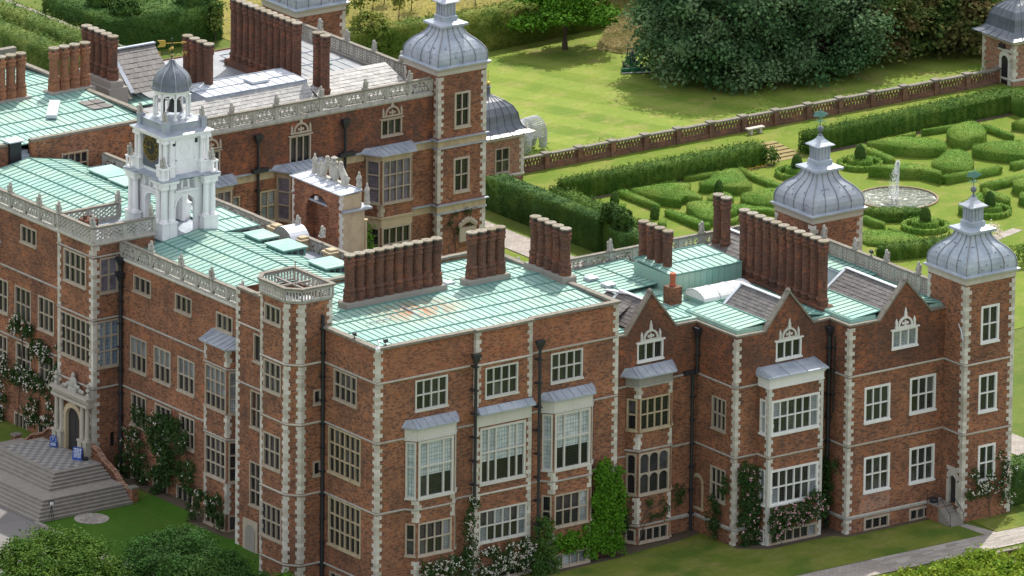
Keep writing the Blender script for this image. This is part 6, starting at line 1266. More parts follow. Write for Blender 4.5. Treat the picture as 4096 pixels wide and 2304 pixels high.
bench = thing('stone_bench', 'pale stone bench standing against the brick balustrade', 'bench', (107.3, 92.2, 0)); blk('seat', 'white_stone', bench, 106.4, 108.3, 91.95, 92.5, .5, .62); blk('leg', 'white_stone', bench, 106.7, 106.95, 92.0, 92.45, 0, .5); blk('leg', 'white_stone', bench, 107.75, 108.0, 92.0, 92.45, 0, .5)
tst = thing('grass_steps', 'wide shallow grass steps through the gap in the yew hedge', 'steps', (104.5, 86, 0))
for k in range(6): blk('step', 'meadow_dry', tst, 102.2+.05*k, 106.9-.05*k, 83.4+k*.82, 88.6, -.1, .05+k*.12) if False else None
stone_mat('dry_turf', (0.27, 0.21, 0.09), (0.16, 0.15, 0.05), .6, scale=2.0)
for k in range(6): blk('step', 'dry_turf', tst, 102.9, 106.6, 83.6+k*.8, 88.4, -.1, .03+k*.07); blk('riser', 'soil', tst, 102.9, 106.6, 83.57+k*.8, 83.6+k*.8, -.1, .032+k*.07)
# ------------------------------------------------------------------ fountain pool
pool = thing('fountain_pool', 'round stone edged pool with rippled water in the knot garden', 'fountain', (105.2, 67.9, 0)); PC = (105.2, 67.9); R = 3.6
for i in range(40):
    a, b = 2*PI*(i+.03)/40, 2*PI*(i+.97)/40; mb = MB(); P = [(PC[0]+r*math.cos(t), PC[1]+r*math.sin(t)) for r, t in ((R-.02, a), (R+.15, a), (R+.15, b), (R-.02, b))]; mb.prism(P, -.1, .14); part('edging_stone', mb, 'timber', pool)
mb = MB(); mb.prism([(PC[0]+R*math.cos(2*PI*i/64), PC[1]+R*math.sin(2*PI*i/64)) for i in range(64)], -.5, .035); part('water', mb, 'water', pool)
mb = MB(); mb.prism([(PC[0]+.5*math.cos(2*PI*i/12), PC[1]+.4*math.sin(2*PI*i/12)) for i in range(12)], -.3, .04); part('nozzle_stone', mb, 'cement', pool)
t_ = np.linspace(0, 1, 120); JH = 3.5; C = []
for t in t_:
    m = int(10+10*t)
    C.append(np.column_stack([PC[0]+RNG.normal(0, .02+.05*t, m), PC[1]+RNG.normal(0, .02+.05*t, m), np.full(m, JH*(1-(1-t)**1.6))+RNG.normal(0, .03, m)]))
for _ in range(900):
    t = RNG.random()**.6*1.15; v = RNG.normal(0, .22, 2)+np.array([-.42, .1]); C.append([[PC[0]+v[0]*t, PC[1]+v[1]*t, max(.0, JH-2.6*t*t+RNG.normal(0, .1))]])
for _ in range(260): C.append([[PC[0]-.75+RNG.normal(0, .5), PC[1]+.1+RNG.normal(0, .35), .0]])
V, F = leaf_quads(np.vstack(C), .075, None, 1, .9); wj = link(bpy.data.objects.new('water_jet', np_mesh('water_jet', V, F, 'water_drop')), pool)
# ------------------------------------------------------------------ knot garden box hedges
BARS = [(.6, [(84.5, 82.6), (85.4, 82.4), (85.0, 76.7), (84.4, 76.0)]), (.3, [(89.3, 83.2), (89.7, 83.3), (91.7, 83.4), (91.5, 83.0)]), (.5, [(92.2, 82.8), (92.7, 83.2), (96.3, 83.0), (96.1, 82.4), (93.6, 82.6)]),
 (.5, [(98.3, 82.9), (98.7, 82.9), (98.4, 79.7), (98.3, 73.3), (97.6, 72.6), (97.6, 79.5)]), (.6, [(84.3, 75.1), (84.9, 74.9), (85.3, 69.5), (84.9, 69.0), (84.0, 69.2)]), (.6, [(88.7, 72.2), (90.6, 72.6), (90.0, 71.7), (88.2, 70.9)]),
 (.4, [(87.3, 69.4), (89.1, 70.5), (89.1, 70.1), (87.8, 69.1)]), (.5, [(81.9, 72.8), (82.7, 72.7), (82.3, 72.1), (81.4, 71.9)]), (.4, [(82.2, 79.2), (82.9, 79.1), (82.6, 78.7), (82.0, 78.5)]),
 (1.0, [(107.2, 74.9), (107.7, 75.2), (109.7, 74.4), (111.4, 73.3), (111.9, 72.0), (111.9, 70.1), (111.2, 69.1), (110.8, 71.7), (108.7, 73.1)]), (.7, [(111.5, 69.5), (111.9, 69.9), (118.1, 69.5), (118.1, 69.0), (111.8, 68.9)]),
 (.6, [(119.5, 82.9), (119.9, 83.2), (123.6, 83.0), (123.3, 82.6)]), (.35, [(116.9, 83.3), (117.2, 83.5), (119.5, 83.8), (119.2, 83.3)]), (.6, [(125.4, 81.4), (125.9, 81.3), (125.9, 77.3), (125.4, 76.6)]),
 (.6, [(111.7, 82.5), (112.4, 82.4), (112.1, 77.5), (111.4, 76.3), (111.1, 76.9)]), (.8, [(127.7, 79.9), (129.6, 80.5), (131.0, 80.1), (129.0, 77.5)]), (.7, [(112.6, 65.3), (113.1, 65.8), (118.4, 66.2), (118.7, 65.6), (113.0, 65.0)]),
 (.6, [(119.5, 69.7), (119.9, 70.1), (121.6, 70.2), (121.7, 69.5), (119.7, 69.1)]), (.7, [(97.6, 63.3), (98.2, 63.5), (98.2, 60.6), (97.6, 60.1)]), (.3, [(98.2, 60.2), (98.6, 60.3), (98.6, 58.8), (98.0, 58.6)]),
 (.7, [(112.2, 64.4), (112.6, 64.4), (112.4, 60.6), (111.7, 59.8), (111.5, 60.3)]), (.5, [(89.8, 73.5), (92.2, 72.8), (93.1, 70.1), (92.6, 69.4), (91.7, 70.6), (88.9, 72.4)])]
BAR_AT = ['in the near left corner beside the clipped cone', 'short one along the far yew hedge', 'beside the lobed bed by the far yew hedge', 'along the rose row left of the grass steps', 'nearest the round chimney pair', 'beside the pair of chimneys', 'low one behind the chimney pair', 'beside the second clipped cone',
 'beside the first clipped cone', 'tall curved one behind the fountain', 'running right from behind the fountain', 'beyond the far lobed bed', 'tiny one below the far yew hedge', 'slanting one right of the far lobed bed', 'slanting one beside the ringed topiary right of the steps', 'at the right end of the far row', 'long one below the right hand leaf bed',
 'short one at the right edge behind the fountain', 'below the near yew row by the dome', 'tiny one beside the ringed topiary in front of the pool', 'slanting one behind the right ringed topiary', 'edging the flat bed behind the chimney row']
for (h, P), w in zip(BARS, BAR_AT): hedge('box_hedge', 'narrow clipped box hedge, '+w, 'hedge', P, h, 'leaf_box', 150, .10, 'narrow box hedges of the knot garden', .015, topvar=.025)
def smooth_poly(P, it=2):
    for _ in range(it):
        Q = []
        for i in range(len(P)):
            a, b = P[i], P[(i+1) % len(P)]; Q += [(a[0]*.75+b[0]*.25, a[1]*.75+b[1]*.25), (a[0]*.25+b[0]*.75, a[1]*.25+b[1]*.75)]
        P = Q
    return P
LEAFS = [(.8, [(84.9, 81.7), (86.8, 81.7), (89.3, 81.5), (90.9, 80.5), (90.7, 79.6), (89.4, 78.8), (89.6, 76.5), (88.7, 75.4), (88.2, 77.7), (86.6, 75.7)], 'wedge shaped bed behind the first clipped cone'),
 (.8, [(91.9, 80.2), (93.3, 80.3), (94.5, 81.6), (97.6, 82.3), (97.2, 80.7), (95.8, 77.9), (95.4, 76.6), (94.5, 76.4), (92.9, 77.3), (92.3, 78.3), (91.3, 79.0)], 'large lobed bed against the far yew hedge, left of the steps'), (.5, [(90.1, 76.6), (91.8, 77.6), (92.7, 77.2), (92.4, 75.5), (91.7, 74.7), (91.1, 75.5), (89.8, 75.6)], 'small rounded bed between the wedges'),
 (.8, [(86.5, 74.9), (87.5, 75.5), (88.7, 75.0), (89.2, 74.1), (88.8, 72.4), (86.0, 69.6), (84.9, 70.3)], 'pointed bed just behind the chimney pair'), (.7, [(92.5, 74.9), (94.0, 75.5), (97.0, 75.3), (98.0, 72.8), (95.5, 70.4), (93.7, 70.9), (91.6, 72.2)], 'broad flat bed above the long chimney row'),
 (.7, [(113.8, 74.1), (115.5, 74.9), (117.4, 76.4), (118.6, 75.9), (118.4, 74.0), (117.1, 72.1), (116.2, 70.8), (114.8, 69.9), (113.6, 70.9), (113.1, 72.7)], 'heart shaped flat bed right of the fountain jet'), (.95, [(112.0, 81.7), (112.8, 81.7), (115.6, 82.0), (117.7, 79.9), (118.4, 78.0), (117.4, 76.2), (115.1, 77.1), (113.7, 78.7)], 'long tall bed beyond the ringed topiary by the steps'),
 (1.0, [(120.5, 80.6), (122.7, 81.9), (124.9, 82.1), (124.5, 80.2), (123.2, 77.7), (121.3, 77.3), (119.6, 76.9), (119.4, 78.2)], 'tall lobed bed nearest the far yew hedge'), (.9, [(118.9, 74.8), (120.5, 76.0), (124.3, 74.9), (125.6, 73.0), (122.3, 68.9), (121.5, 70.4), (119.9, 72.5)], 'tall bed at the right edge of the picture'),
 (.3, [(95.6, 60.6), (96.8, 60.7), (98.4, 58.8), (98.9, 56.4), (97.8, 55.1), (95.0, 55.9), (93.3, 57.8)], 'low flat bed between the two domed towers'), (.5, [(92.6, 77.4), (94.9, 78.2), (96.0, 76.6), (96.4, 74.2), (94.8, 72.1), (92.0, 72.3), (90.0, 74.1)], 'low flat bed left of the lead dome') if False else (.9, [(115.5, 64.4), (117.1, 64.8), (118.2, 63.6), (116.3, 61.2), (114.5, 62.4)], 'rounded bed at the right edge above the dome finial'), (.8, [(113.7, 61.0), (114.5, 61.5), (115.8, 60.5), (114.1, 58.4), (112.8, 59.6)], 'lowest rounded bed at the right edge'),
 (.8, [(106.6, 60.9), (108.0, 61.9), (111.2, 63.6), (111.0, 62.7), (109.5, 61.0), (106.4, 59.6)], 'tapering bush bed behind the dome finial')]
for h, P, w in LEAFS: hedge('box_bed', 'clipped box bed, '+w, 'hedge', smooth_poly(P, 1), h, 'leaf_box', 150, .10, 'broad box beds of the knot garden', .025, topvar=.03)
# bushes bordering the knot garden
hedge('box_hedge', 'bushy dark hedge right in front of the fountain pool', 'hedge', smooth_poly([(98.4, 64.4), (99.2, 65.0), (101.5, 63.5), (103.4, 62.1), (103.0, 61.0), (101.0, 61.5), (99.0, 62.6)], 1), .9, 'leaf_young_yew', 60, .18, None, .08)
hedge('yew_hedge', 'tall spiky yew hedge below the balustrade, left of the grass steps', 'hedge', [(79.4, 83.6), (79.8, 85.2), (90, 85.3), (101.9, 85.3), (102.3, 83.9), (101.8, 83.4), (90, 83.5)], 1.75, 'leaf_young_yew', 120, .16, None, .14, None, .85, .16)
hedge('yew_hedge', 'tall spiky yew hedge below the balustrade, right of the grass steps', 'hedge', [(107.2, 83.9), (107.4, 85.6), (119, 86.4), (130.9, 87.2), (133.6, 86.3), (132.6, 80.5), (131.2, 80.3), (131.4, 84.6), (119, 84.5)], 1.75, 'leaf_young_yew', 120, .16, None, .14, None, .85, .16)
hedge('yew_hedge', 'bushy yellowish yew row bordering the left side of the knot garden', 'hedge', [(78.5, 84.9), (80.2, 85.2), (79.6, 76), (78.9, 68.8), (77.6, 68.6), (77.9, 77)], 1.15, 'leaf_young_yew', 120, .17, None, .26, None, 1.25, .16)
hedge('yew_hedge', 'bushy yew row bordering the near side of the knot garden', 'hedge', [(91.5, 53.2), (92.4, 54.0), (100.4, 53.1), (100.4, 51.9), (99.5, 51.2), (93.5, 52.2)], 1.1, 'leaf_young_yew', 120, .17, None, .22, None, 1.1, .16)
hedge('tall_hedge', 'tall dark clipped hedge running beside the paved side path', 'hedge', [(72.2, 86.0), (74.3, 86.0), (74.3, 69.0), (72.4, 69.0)], 3.0, 'leaf_yew', 80, .16, None, .10, None, 2.3)
hedge('tall_hedge', 'short end piece of the tall dark hedge behind the balustraded parapet', 'hedge', [(72.2, 67.2), (74.3, 67.2), (74.3, 62.0), (72.4, 62.0)], 2.8, 'leaf_yew', 80, .16, None, .10, None, 2.3)
for (x, y), w in (((73.5, 68.6), 'left of the gap'), ((73.4, 66.5), 'right of the gap')):
    V, F = blob_leaves([(x, y, 3.5, .85, .85, .9)], 1600, .2, .1, 20, .95, 1); o = bpy.data.objects.new('topiary_ball', np_mesh('topiary_ball', V-np.array([x, y, 0]), F, 'leaf_yew')); o.location = (x, y, 0); COL.objects.link(o); tag(o, 'dark clipped topiary ball on the tall hedge, '+w, 'topiary', 'topiary balls on the tall hedge')
    mb = MB(); mb.ball((0, 0, 3.5), (.78, .78, .82)); mb.box(-.5, .5, -.5, .5, 0, 2.8); part('core', mb, 'leaf_yew', o)
def cone(x, y, r, h, z0=0):
    k = 14; mb = MB(); mb.lathe([(r*.8, z0), (r*.95, z0+h*.3), (r*.8, z0+h*.62), (r*.45, z0+h*.88), (.06, z0+h*.99)], 12, 0, 0); n = int(420*r*h*2)
    t = RNG.random(n); a = RNG.random(n)*2*PI; rr = r*np.interp(t, [0, .3, .62, .88, 1], [.85, 1, .85, .5, .05]); C = np.column_stack([rr*np.cos(a), rr*np.sin(a), z0+h*t]); N = np.column_stack([np.cos(a), np.sin(a), .4+t]); return mb, C, N
def topiary(x, y, ro, label):
    t = thing('ring_topiary', label, 'topiary', (x, y, 0), 'ringed topiary of the knot garden'); n = 22
    def ring(r0, r1, h, nm, dens):
        segs = [[(r0*math.cos(2*PI*i/n), r0*math.sin(2*PI*i/n)), (r1*math.cos(2*PI*i/n), r1*math.sin(2*PI*i/n)), (r1*math.cos(2*PI*(i+1)/n), r1*math.sin(2*PI*(i+1)/n)), (r0*math.cos(2*PI*(i+1)/n), r0*math.sin(2*PI*(i+1)/n))] for i in range(n)]
        o = bpy.data.objects.new(nm, hedge_mesh(segs, 0, h, dens, .16, 'leaf_box', .02)); o.location = (0, 0, 0); o.parent = t; COL.objects.link(o)
    ring(ro-.38, ro, .5, 'outer_ring', 45); ring(.25, ro-.9, .8, 'inner_mound', 45)
    mb, C, N = cone(0, 0, .52, 1.35, .75); V, F = leaf_quads(C, .15, N, .6); o = bpy.data.objects.new('cone', np_mesh('cone', V, F, 'leaf_yew')); o.parent = t; COL.objects.link(o); c = part('core', mb, 'leaf_yew', None); c.parent = o
topiary(108.8, 78.2, 2.1, 'ringed topiary with dark cone beyond the fountain, right of the steps'); topiary(102.1, 78.9, 2.0, 'ringed topiary with dark cone left of the tower lantern'); topiary(101.4, 58.9, 2.15, 'ringed topiary with dark cone nearest, below the pool'); topiary(109.2, 59.5, 2.0, 'ringed topiary with dark cone just right of the finial')
for x, y, w in ((82.8, 80.6, 'nearer the far yew hedge'), (83.0, 74.8, 'nearer the chimneys'), (91.9, 77.1, 'standing in the rounded bed')):
    mb, C, N = cone(0, 0, .42, 1.25); V, F = leaf_quads(C, .15, N, .6); o = bpy.data.objects.new('topiary_cone', np_mesh('topiary_cone', V, F, 'leaf_yew')); o.location = (x, y, 0 if w[0] == 'n' else .45); COL.objects.link(o); tag(o, 'small clipped dark cone, '+w, 'topiary', 'small clipped cones'); part('core', mb, 'leaf_yew', o)
def bush(x, y, r, h, mat, label, n=700, size=.2, z0=None):
    V, F = blob_leaves([(0, 0, h*.5, r, r, h*.52)], n, size, .16, 14, .8, 1); o = bpy.data.objects.new('bush', np_mesh('bush', V, F, mat)); o.location = (x, y, gz(x, y) if z0 is None else z0); COL.objects.link(o); return tag(o, label, 'bush')
bush(107.4, 84.2, .8, 1.3, 'leaf_young_yew', 'rounded yellowish bush at the right foot of the grass steps'); bush(102.4, 83.6, .8, 1.3, 'leaf_young_yew', 'rounded yellowish bush at the left foot of the grass steps'); bush(103.7, 52.2, .9, 1.5, 'petal_white', 'pale variegated bush behind the nearest domed tower', 600); bush(101.3, 45.2, 1.1, 1.7, 'leaf_box', 'round green bush at the right edge beside the gravel')
for (x, y), w in zip(((103.4, 45.6), (105, 46.4), (98.2, 47.5), (112, 52), (114, 56)), ('nearest the gravel', 'just behind the round bush', 'on the lawn nearest the dome', 'beyond the gravel strip', 'farthest, by the lowest bed')): bush(x, y, .8, 1.0, 'leaf_box', 'low garden bush at the right edge, '+w)
bush(88.2, 68.2, .5, .9, 'leaf_young_yew', 'small conifer behind the balustraded parapet by the floodlight', 250)
poly_sheet('gravel_path', 'path_paving', [(100.5, 52.5), (108, 54.6), (108.4, 53.6), (101, 51.3)], .03); poly_sheet('hedge_soil', 'soil', [(80, 83.5), (102.4, 83.2), (102.4, 82.6), (80.4, 82.9)], .02); poly_sheet('hedge_soil', 'soil', [(107.2, 84), (131.4, 84.6), (131.2, 84.0), (107.4, 83.2)], .02)
for x, y in ((99.6, 82.7), (101.0, 83.0), (117.0, 83.9)): V, F = leaf_quads(np.column_stack([x+RNG.normal(0, .5, 60), y+RNG.normal(0, .25, 60), np.full(60, .15)]), .1); struct('flower_patch', np_mesh('flower_patch', V, F, 'yellow'), 'stuff')
# weeds along the balustrade
C = []
for _ in range(260):
    x = 81+RNG.random()*55; hh = .3+.55*max(0, math.sin(x*.7)+math.sin(x*.23+1))
    C.append(np.column_stack([x+RNG.normal(0, .25, 26), 94.5+RNG.normal(0, .3, 26), .1+np.abs(RNG.normal(0, hh, 26))]))
V, F = leaf_quads(np.vstack(C), .2, None, 1, .4); struct('weeds', np_mesh('weeds', V, F, 'leaf_bright'), 'stuff')
# ------------------------------------------------------------------ tall hedges and blocks beyond the house
hedge('beech_hedge', 'long tall beech hedge dividing the orchard from the sunny lawn', 'hedge', [(84, 130.4), (84, 133.4), (100, 131.6), (118, 132.3), (118, 129.6), (104, 128.7)], 3.5, 'leaf_beech', 50, .24, None, .12, 0, 2.8, .15)
bush(91.2, 131.2, 2.0, 5.0, 'leaf_beech', 'rounded taller bush rising out of the beech hedge', 1500, .34, 0)
hedge('lime_hedge', 'pleached leafy hedge row nearer the boundary wall', 'hedge', [(66.6, 165), (69.2, 165), (69.4, 137), (66.9, 137)], 3.0, 'leaf_lime', 50, .24, 'leafy hedge rows at top left', .22, 0, 2.2, .25)
hedge('lime_hedge', 'pleached leafy hedge row nearer the chimneys at the left edge', 'hedge', [(62.2, 165), (65.0, 165), (65.2, 137), (62.6, 137)], 3.0, 'leaf_lime', 50, .24, 'leafy hedge rows at top left', .22, 0, 2.2, .25)
bw = thing('boundary_wall', 'old brick garden wall between the lime rows and the yew blocks', 'wall', (70.3, 148, 0)); mb = MB(); mb.box(70.1, 70.5, 134, 168, -.2, 2.3); part('wall', mb, 'brick', bw)
for k in range(17): blk('coping_stone', 'coping_stone', bw, 69.95-.08*(k % 2), 70.65+.08*(k % 2), 134+2*k, 135.97+2*k, 2.3, 2.5)
hedge('yew_block', 'great square dark yew block with clipped flat top', 'hedge', [(72.0, 146.5), (72.0, 158), (77, 158), (77, 152), (84.6, 151.5), (84.9, 146.3), (79, 146.3)], 3.5, 'leaf_yew', 50, .2, 'clipped yew blocks', .06, 0, 3)
hedge('yew_block', 'taller dark yew block behind the great block, at the top edge', 'hedge', [(77.6, 152.5), (77.6, 157), (82.5, 157), (82.5, 152.5)], 5.2, 'leaf_yew', 50, .2, 'clipped yew blocks', .06, 0, 3)
hedge('yew_block', 'small raised yew block on the right corner of the great block', 'hedge', [(81.6, 147.0), (81.6, 149.5), (84.3, 149.5), (84.3, 147.0)], 4.9, 'leaf_yew', 50, .2, 'clipped yew blocks', .06, 0, 3)
for x, y, w in ((75.2, 148.6, 'nearer, on the front corner of the yew block'), (75.0, 152.6, 'farther, on the back of the yew block')):
    V, F = blob_leaves([(0, 0, 3.7, 1.35, 1.35, 1.2)], 1800, .28, .1, 20, .95, 1); o = bpy.data.objects.new('yew_ball', np_mesh('yew_ball', V, F, 'leaf_yew')); o.location = (x, y, 0); COL.objects.link(o); tag(o, 'clipped yew ball '+w, 'topiary', 'yew balls on the great block'); mb = MB(); mb.ball((0, 0, 3.6), (1.25, 1.25, 1.1)); part('core', mb, 'leaf_yew', o)
# ------------------------------------------------------------------ trees
def big(name, label, x, y, lobes, n, size, mat, **k): return tree(name, label, (x, y, gz(x, y)), lobes, n, size, mat, **k)
big('young_tree', 'bright green young tree with layered branches on the sunny lawn', 109.8, 125.5, [(0, 0, 5.0, 2.6, 2.6, 1.6), (-3.6, .2, 3.1, 1.9, 1.6, .6), (2.2, -2.2, 3.5, 2.2, 1.8, .7), (3.2, .8, 4.6, 1.9, 1.8, .8), (-1.8, -1.8, 3.9, 2.0, 1.7, .7), (.3, .8, 6.8, 2.0, 2.0, 1.0), (-2.2, 2, 5.2, 1.9, 1.7, .8), (2.3, 2.0, 6.0, 1.6, 1.6, .8)], 15000, .30, 'leaf_bright', trunk_r=.28, trunk_h=3.6, clump=.40, per=30, flat=.35)
def crown_lobes(rx, ry, h, n, seed, skirt=True):
    r = random.Random(seed); L = []
    for i in range(n):
        t = i/(n-1); z = h*(.08+.88*t); k = math.sqrt(max(.05, 1-((t-.28)/.78)**2)); a = i*2.4+r.uniform(-.4, .4)
        L.append((rx*k*.84*math.cos(a), ry*k*.84*math.sin(a), z, rx*r.uniform(.17, .36), ry*r.uniform(.17, .36), h*r.uniform(.06, .12)))
    return [(0, 0, h*.48, rx*.62, ry*.62, h*.38)]+L
big('chestnut_tree', 'great dark spreading tree with hanging skirts behind the mower', 117.6, 110.2, crown_lobes(8.0, 7.0, 14, 46, 3)+[(-6.6, 2.6, 2.0, 1.8, 1.8, 1.6), (-5.4, -2.6, 1.6, 2.0, 1.8, 1.5), (-3.4, -5.2, 1.7, 2.2, 1.8, 1.7), (-.6, -6.6, 1.5, 2.0, 1.6, 1.5), (-6.9, .2, 3.6, 2.2, 2.0, 1.3), (-4.6, -4.4, 4.6, 2.4, 2.2, 1.4)], 56000, .36, 'leaf_chestnut', trunk_r=.6, trunk_h=6, inner=.5, group='great dark trees beyond the balustrade', clump=.70, per=80, limbs=8)
big('chestnut_tree', 'great dark spreading tree leaning over the shaded lawn by the balustrade', 123.8, 107.0, crown_lobes(6.2, 5.4, 12.5, 38, 5)+[(1.6, -4.8, 1.4, 1.8, 1.6, 1.4), (3.6, -4.2, 2.8, 2.2, 1.8, 1.6), (-2.4, -4.8, 1.6, 1.8, 1.6, 1.4), (4.2, -5.6, 4.6, 1.8, 1.6, 1.3)], 40000, .36, 'leaf_chestnut', trunk_r=.55, trunk_h=5, group='great dark trees beyond the balustrade', clump=.70, per=80, limbs=8)
big('beech_tree', 'bronze tinged dark tree with layered sprays left of the far pavilion', 132.4, 108.6, crown_lobes(7.0, 6.0, 10, 28, 8), 30000, .34, 'leaf_copper', trunk_r=.5, trunk_h=4, clump=.75, per=50, flat=.3, limbs=8)
for i, (x, y, rx, h, m) in enumerate(((113, 121, 4.2, 11, 'leaf_dark'), (129, 125, 7, 13, 'leaf_dark'), (134, 121, 9, 14, 'leaf_dark'), (145, 113, 7, 11, 'leaf_dark'), (150, 104, 6, 10, 'leaf_dark'), (141, 104.5, 4.0, 6.5, 'leaf_copper'), (127, 142, 7, 12, 'leaf_dark'), (133, 138, 8, 13, 'leaf_dark'))):
    if i == 0: continue
    big('dark_tree', 'dark shadowy tree standing behind the great trees, ' + ('', 'behind the first great tree', 'behind the bronze tree', 'behind the far pavilion', 'right of the far pavilion', 'between the bronze tree and the pavilion', 'beyond the lawn at the top edge', 'farthest back at the top edge')[i], x, y, crown_lobes(rx, rx*.9, h, 16, 20+i), 11000, .5, m, trunk_r=.5, trunk_h=h*.4, group='dark background trees', clump=.8, per=40, limbs=4)
for i, (x, y, w) in enumerate(((102.4, 142.3, 'tallest, right of the tower dome row'), (102.4, 146.6, 'behind the rounded hedge bush'), (105.5, 144.6, 'staked pair near the middle'), (100.1, 145.4, 'lowest, at the left end'), (100.4, 148.2, 'at the top left of the meadow'), (111.5, 142.5, 'at the right end of the meadow'), (104.8, 148.1, 'at the top edge of the meadow'), (107.1, 142.4, 'just left of the lantern'), (97.0, 144.0, 'half hidden by the tower dome'))):
    tree('orchard_sapling', 'young orchard sapling in the dry meadow, '+w, (x, y, 0), [(0, 0, 1.7, .55, .55, .9), (.2, .1, 2.5, .4, .4, .6)], 420, .26, 'leaf_beech', trunk_r=.06, trunk_h=1.9, group='orchard saplings', clump=.25, per=12, limbs=0)
tree('small_tree', 'thin young tree in front of the yew block beside the chimneys', (83.8, 146.0, 0), [(0, 0, 1.6, .6, .6, 1.0), (.1, 0, 2.9, .45, .45, .9), (0, .1, 3.8, .2, .2, .5)], 900, .26, 'leaf_lime', trunk_r=.06, trunk_h=2.5, clump=.25, per=12, limbs=0)
mb = MB(); mb.tube([(0, 0, -.1), (.1, 0, 2.4), (-.1, .1, 5.5)], [.35, .3, .25], 8); o = bpy.data.objects.new('dead_trunk', mb.mesh('dead_trunk', 'pale_bark')); o.location = (118.4, 131.0, 0); COL.objects.link(o); tag(o, 'pale bare trunk beyond the sunny lawn at the top edge', 'tree')
# long dry grass between the young tree and the great trees
C = []; N_ = 9000
poly = [(112.2, 123.6), (113.4, 121.2), (116.2, 121.0), (121, 125), (125, 131), (121.5, 132), (117, 128.5)]
while len(C) < N_:
    x, y = 112+RNG.random()*13, 120.5+RNG.random()*12
    if sum(((poly[i][1] > y) != (poly[(i+1) % 7][1] > y)) and (x < (poly[(i+1) % 7][0]-poly[i][0])*(y-poly[i][1])/(poly[(i+1) % 7][1]-poly[i][1])+poly[i][0]) for i in range(7)) % 2: C.append((x, y, .25+.35*RNG.random()))
V, F = leaf_quads(np.array(C), .55, np.tile([.6, -.6, .3], (N_, 1)), .8, .12); struct('long_grass', np_mesh('long_grass', V, F, 'long_grass_blade'), 'stuff')
stone_mat('straw', (0.42, 0.36, 0.18), (0.26, 0.25, 0.10), .5); poly_sheet('rough_grass', 'straw', poly, .03)
C = np.column_stack([86+RNG.random(9000)*40, 133.5+RNG.random(9000)*24, .1+.2*RNG.random(9000)]); V, F = leaf_quads(C, .5, np.tile([.5, -.6, .5], (9000, 1)), .7, .15); struct('meadow_tufts', np_mesh('meadow_tufts', V, F, 'long_grass_blade'), 'stuff')
# foreground trees at the foot of the picture
tree('oak_tree', 'light green broadleaved tree in the bottom left corner', (-22, 13.2, -1.3), [(0, 0, 4.3, 4.8, 4.8, 2.2), (-2.2, 1.5, 4.9, 2.2, 2.2, 1.4), (2.0, -1.5, 4.6, 2.4, 2.4, 1.4), (.6, 2.2, 5.2, 2.0, 2.0, 1.3), (3.2, -3.6, 3.4, 2.0, 2.0, 1.2), (-1, -3.5, 3.8, 2.6, 2.6, 1.5), (-3.5, -1.5, 4.0, 2.4, 2.4, 1.4), (1.5, .5, 5.6, 1.7, 1.7, 1.0), (2.7, 1.6, 4.2, 1.8, 1.8, 1.2)], 30000, .22, 'leaf_oak', trunk_r=.4, trunk_h=3.5, clump=.36, per=60, inner=.5)
tree('holm_oak', 'rounded dense evergreen tree at the foot of the picture beside the turret', (-13.6, 8.0, -1.3), [(0, 0, 3.6, 4.8, 4.8, 2.6), (2.0, 2.2, 5.0, 2.2, 2.2, 1.4), (-1.0, 2.6, 4.9, 2.2, 2.2, 1.3), (.6, .8, 5.7, 2.2, 2.2, 1.2), (-3.2, 1.8, 3.7, 2.1, 2.1, 1.3), (2.8, -1.6, 4.0, 2.2, 2.2, 1.4), (-1.6, -1.6, 4.8, 2.4, 2.4, 1.4), (3.8, -4.2, 3.0, 2.0, 2.0, 1.3), (-3.6, 3.6, 2.4, 1.6, 1.6, 1.1), (1.5, -3.6, 3.6, 2.2, 2.2, 1.4)], 46000, .17, 'leaf_holm', trunk_r=.5, trunk_h=3.2, clump=.30, per=70, inner=.5)
tree('yew_tree', 'dark feathery conifer in front of the dense evergreen tree', (-14.2, 4.2, -1.3), [(0, 0, 3.0, 3.2, 3.0, 2.6), (.4, .3, 4.6, 1.8, 1.8, 1.2), (1.8, -.6, 3.9, 1.6, 1.6, 1.2), (-1.6, 0, 3.4, 1.6, 1.6, 1.3)], 18000, .20, 'leaf_yew', trunk_r=.35, trunk_h=2.6, clump=.35, per=36)
tree('small_tree', 'bright leafy shrub growing against the foot of the turret', (-5.6, 4.9, -1.2), [(0, 0, 1.2, .9, .9, 1.2), (.3, .2, 2.1, .6, .6, .6)], 2600, .22, 'leaf_bright', trunk_r=.12, trunk_h=1.5, clump=.3, per=24)
fv = thing('vine_bank', 'bright yellow green leafy bank in the bottom right corner', 'shrubs', (48, -21, -.6)); Cv = []
for _ in range(700):
    x = 33+RNG.random()*30; y = -18.9-RNG.random()*7.5; y -= max(0, (40-x)*.3); z = .1+.75*abs(math.sin(x*.8+y)*math.cos(y*.9-x*.3))+RNG.random()*.5
    Cv.append(np.column_stack([x+RNG.normal(0, .35, 40), y+RNG.normal(0, .35, 40), -.5+z+RNG.normal(0, .22, 40)]))
V, F = leaf_quads(np.vstack(Cv), .30, np.tile([-.2, -.3, .8], (28000, 1)), .9, .75); link(bpy.data.objects.new('foliage', np_mesh('foliage', V, F, 'leaf_vine')), fv)
mb = MB(); mb.box(34, 62, -26, -19.2, -.9, -.25); part('earth', mb, 'soil', fv); lw = thing('low_wall', 'low brick edging wall behind the bright leafy bank', 'wall', (48, -18.4, -.6)); blk('wall', 'brick', lw, 40, 64, -18.55, -18.25, -.8, -.15); [blk('coping_stone', 'coping_stone', lw, 40+k*1.2, 41.18+k*1.2, -18.62, -18.18, -.15, -.05) for k in range(20)]
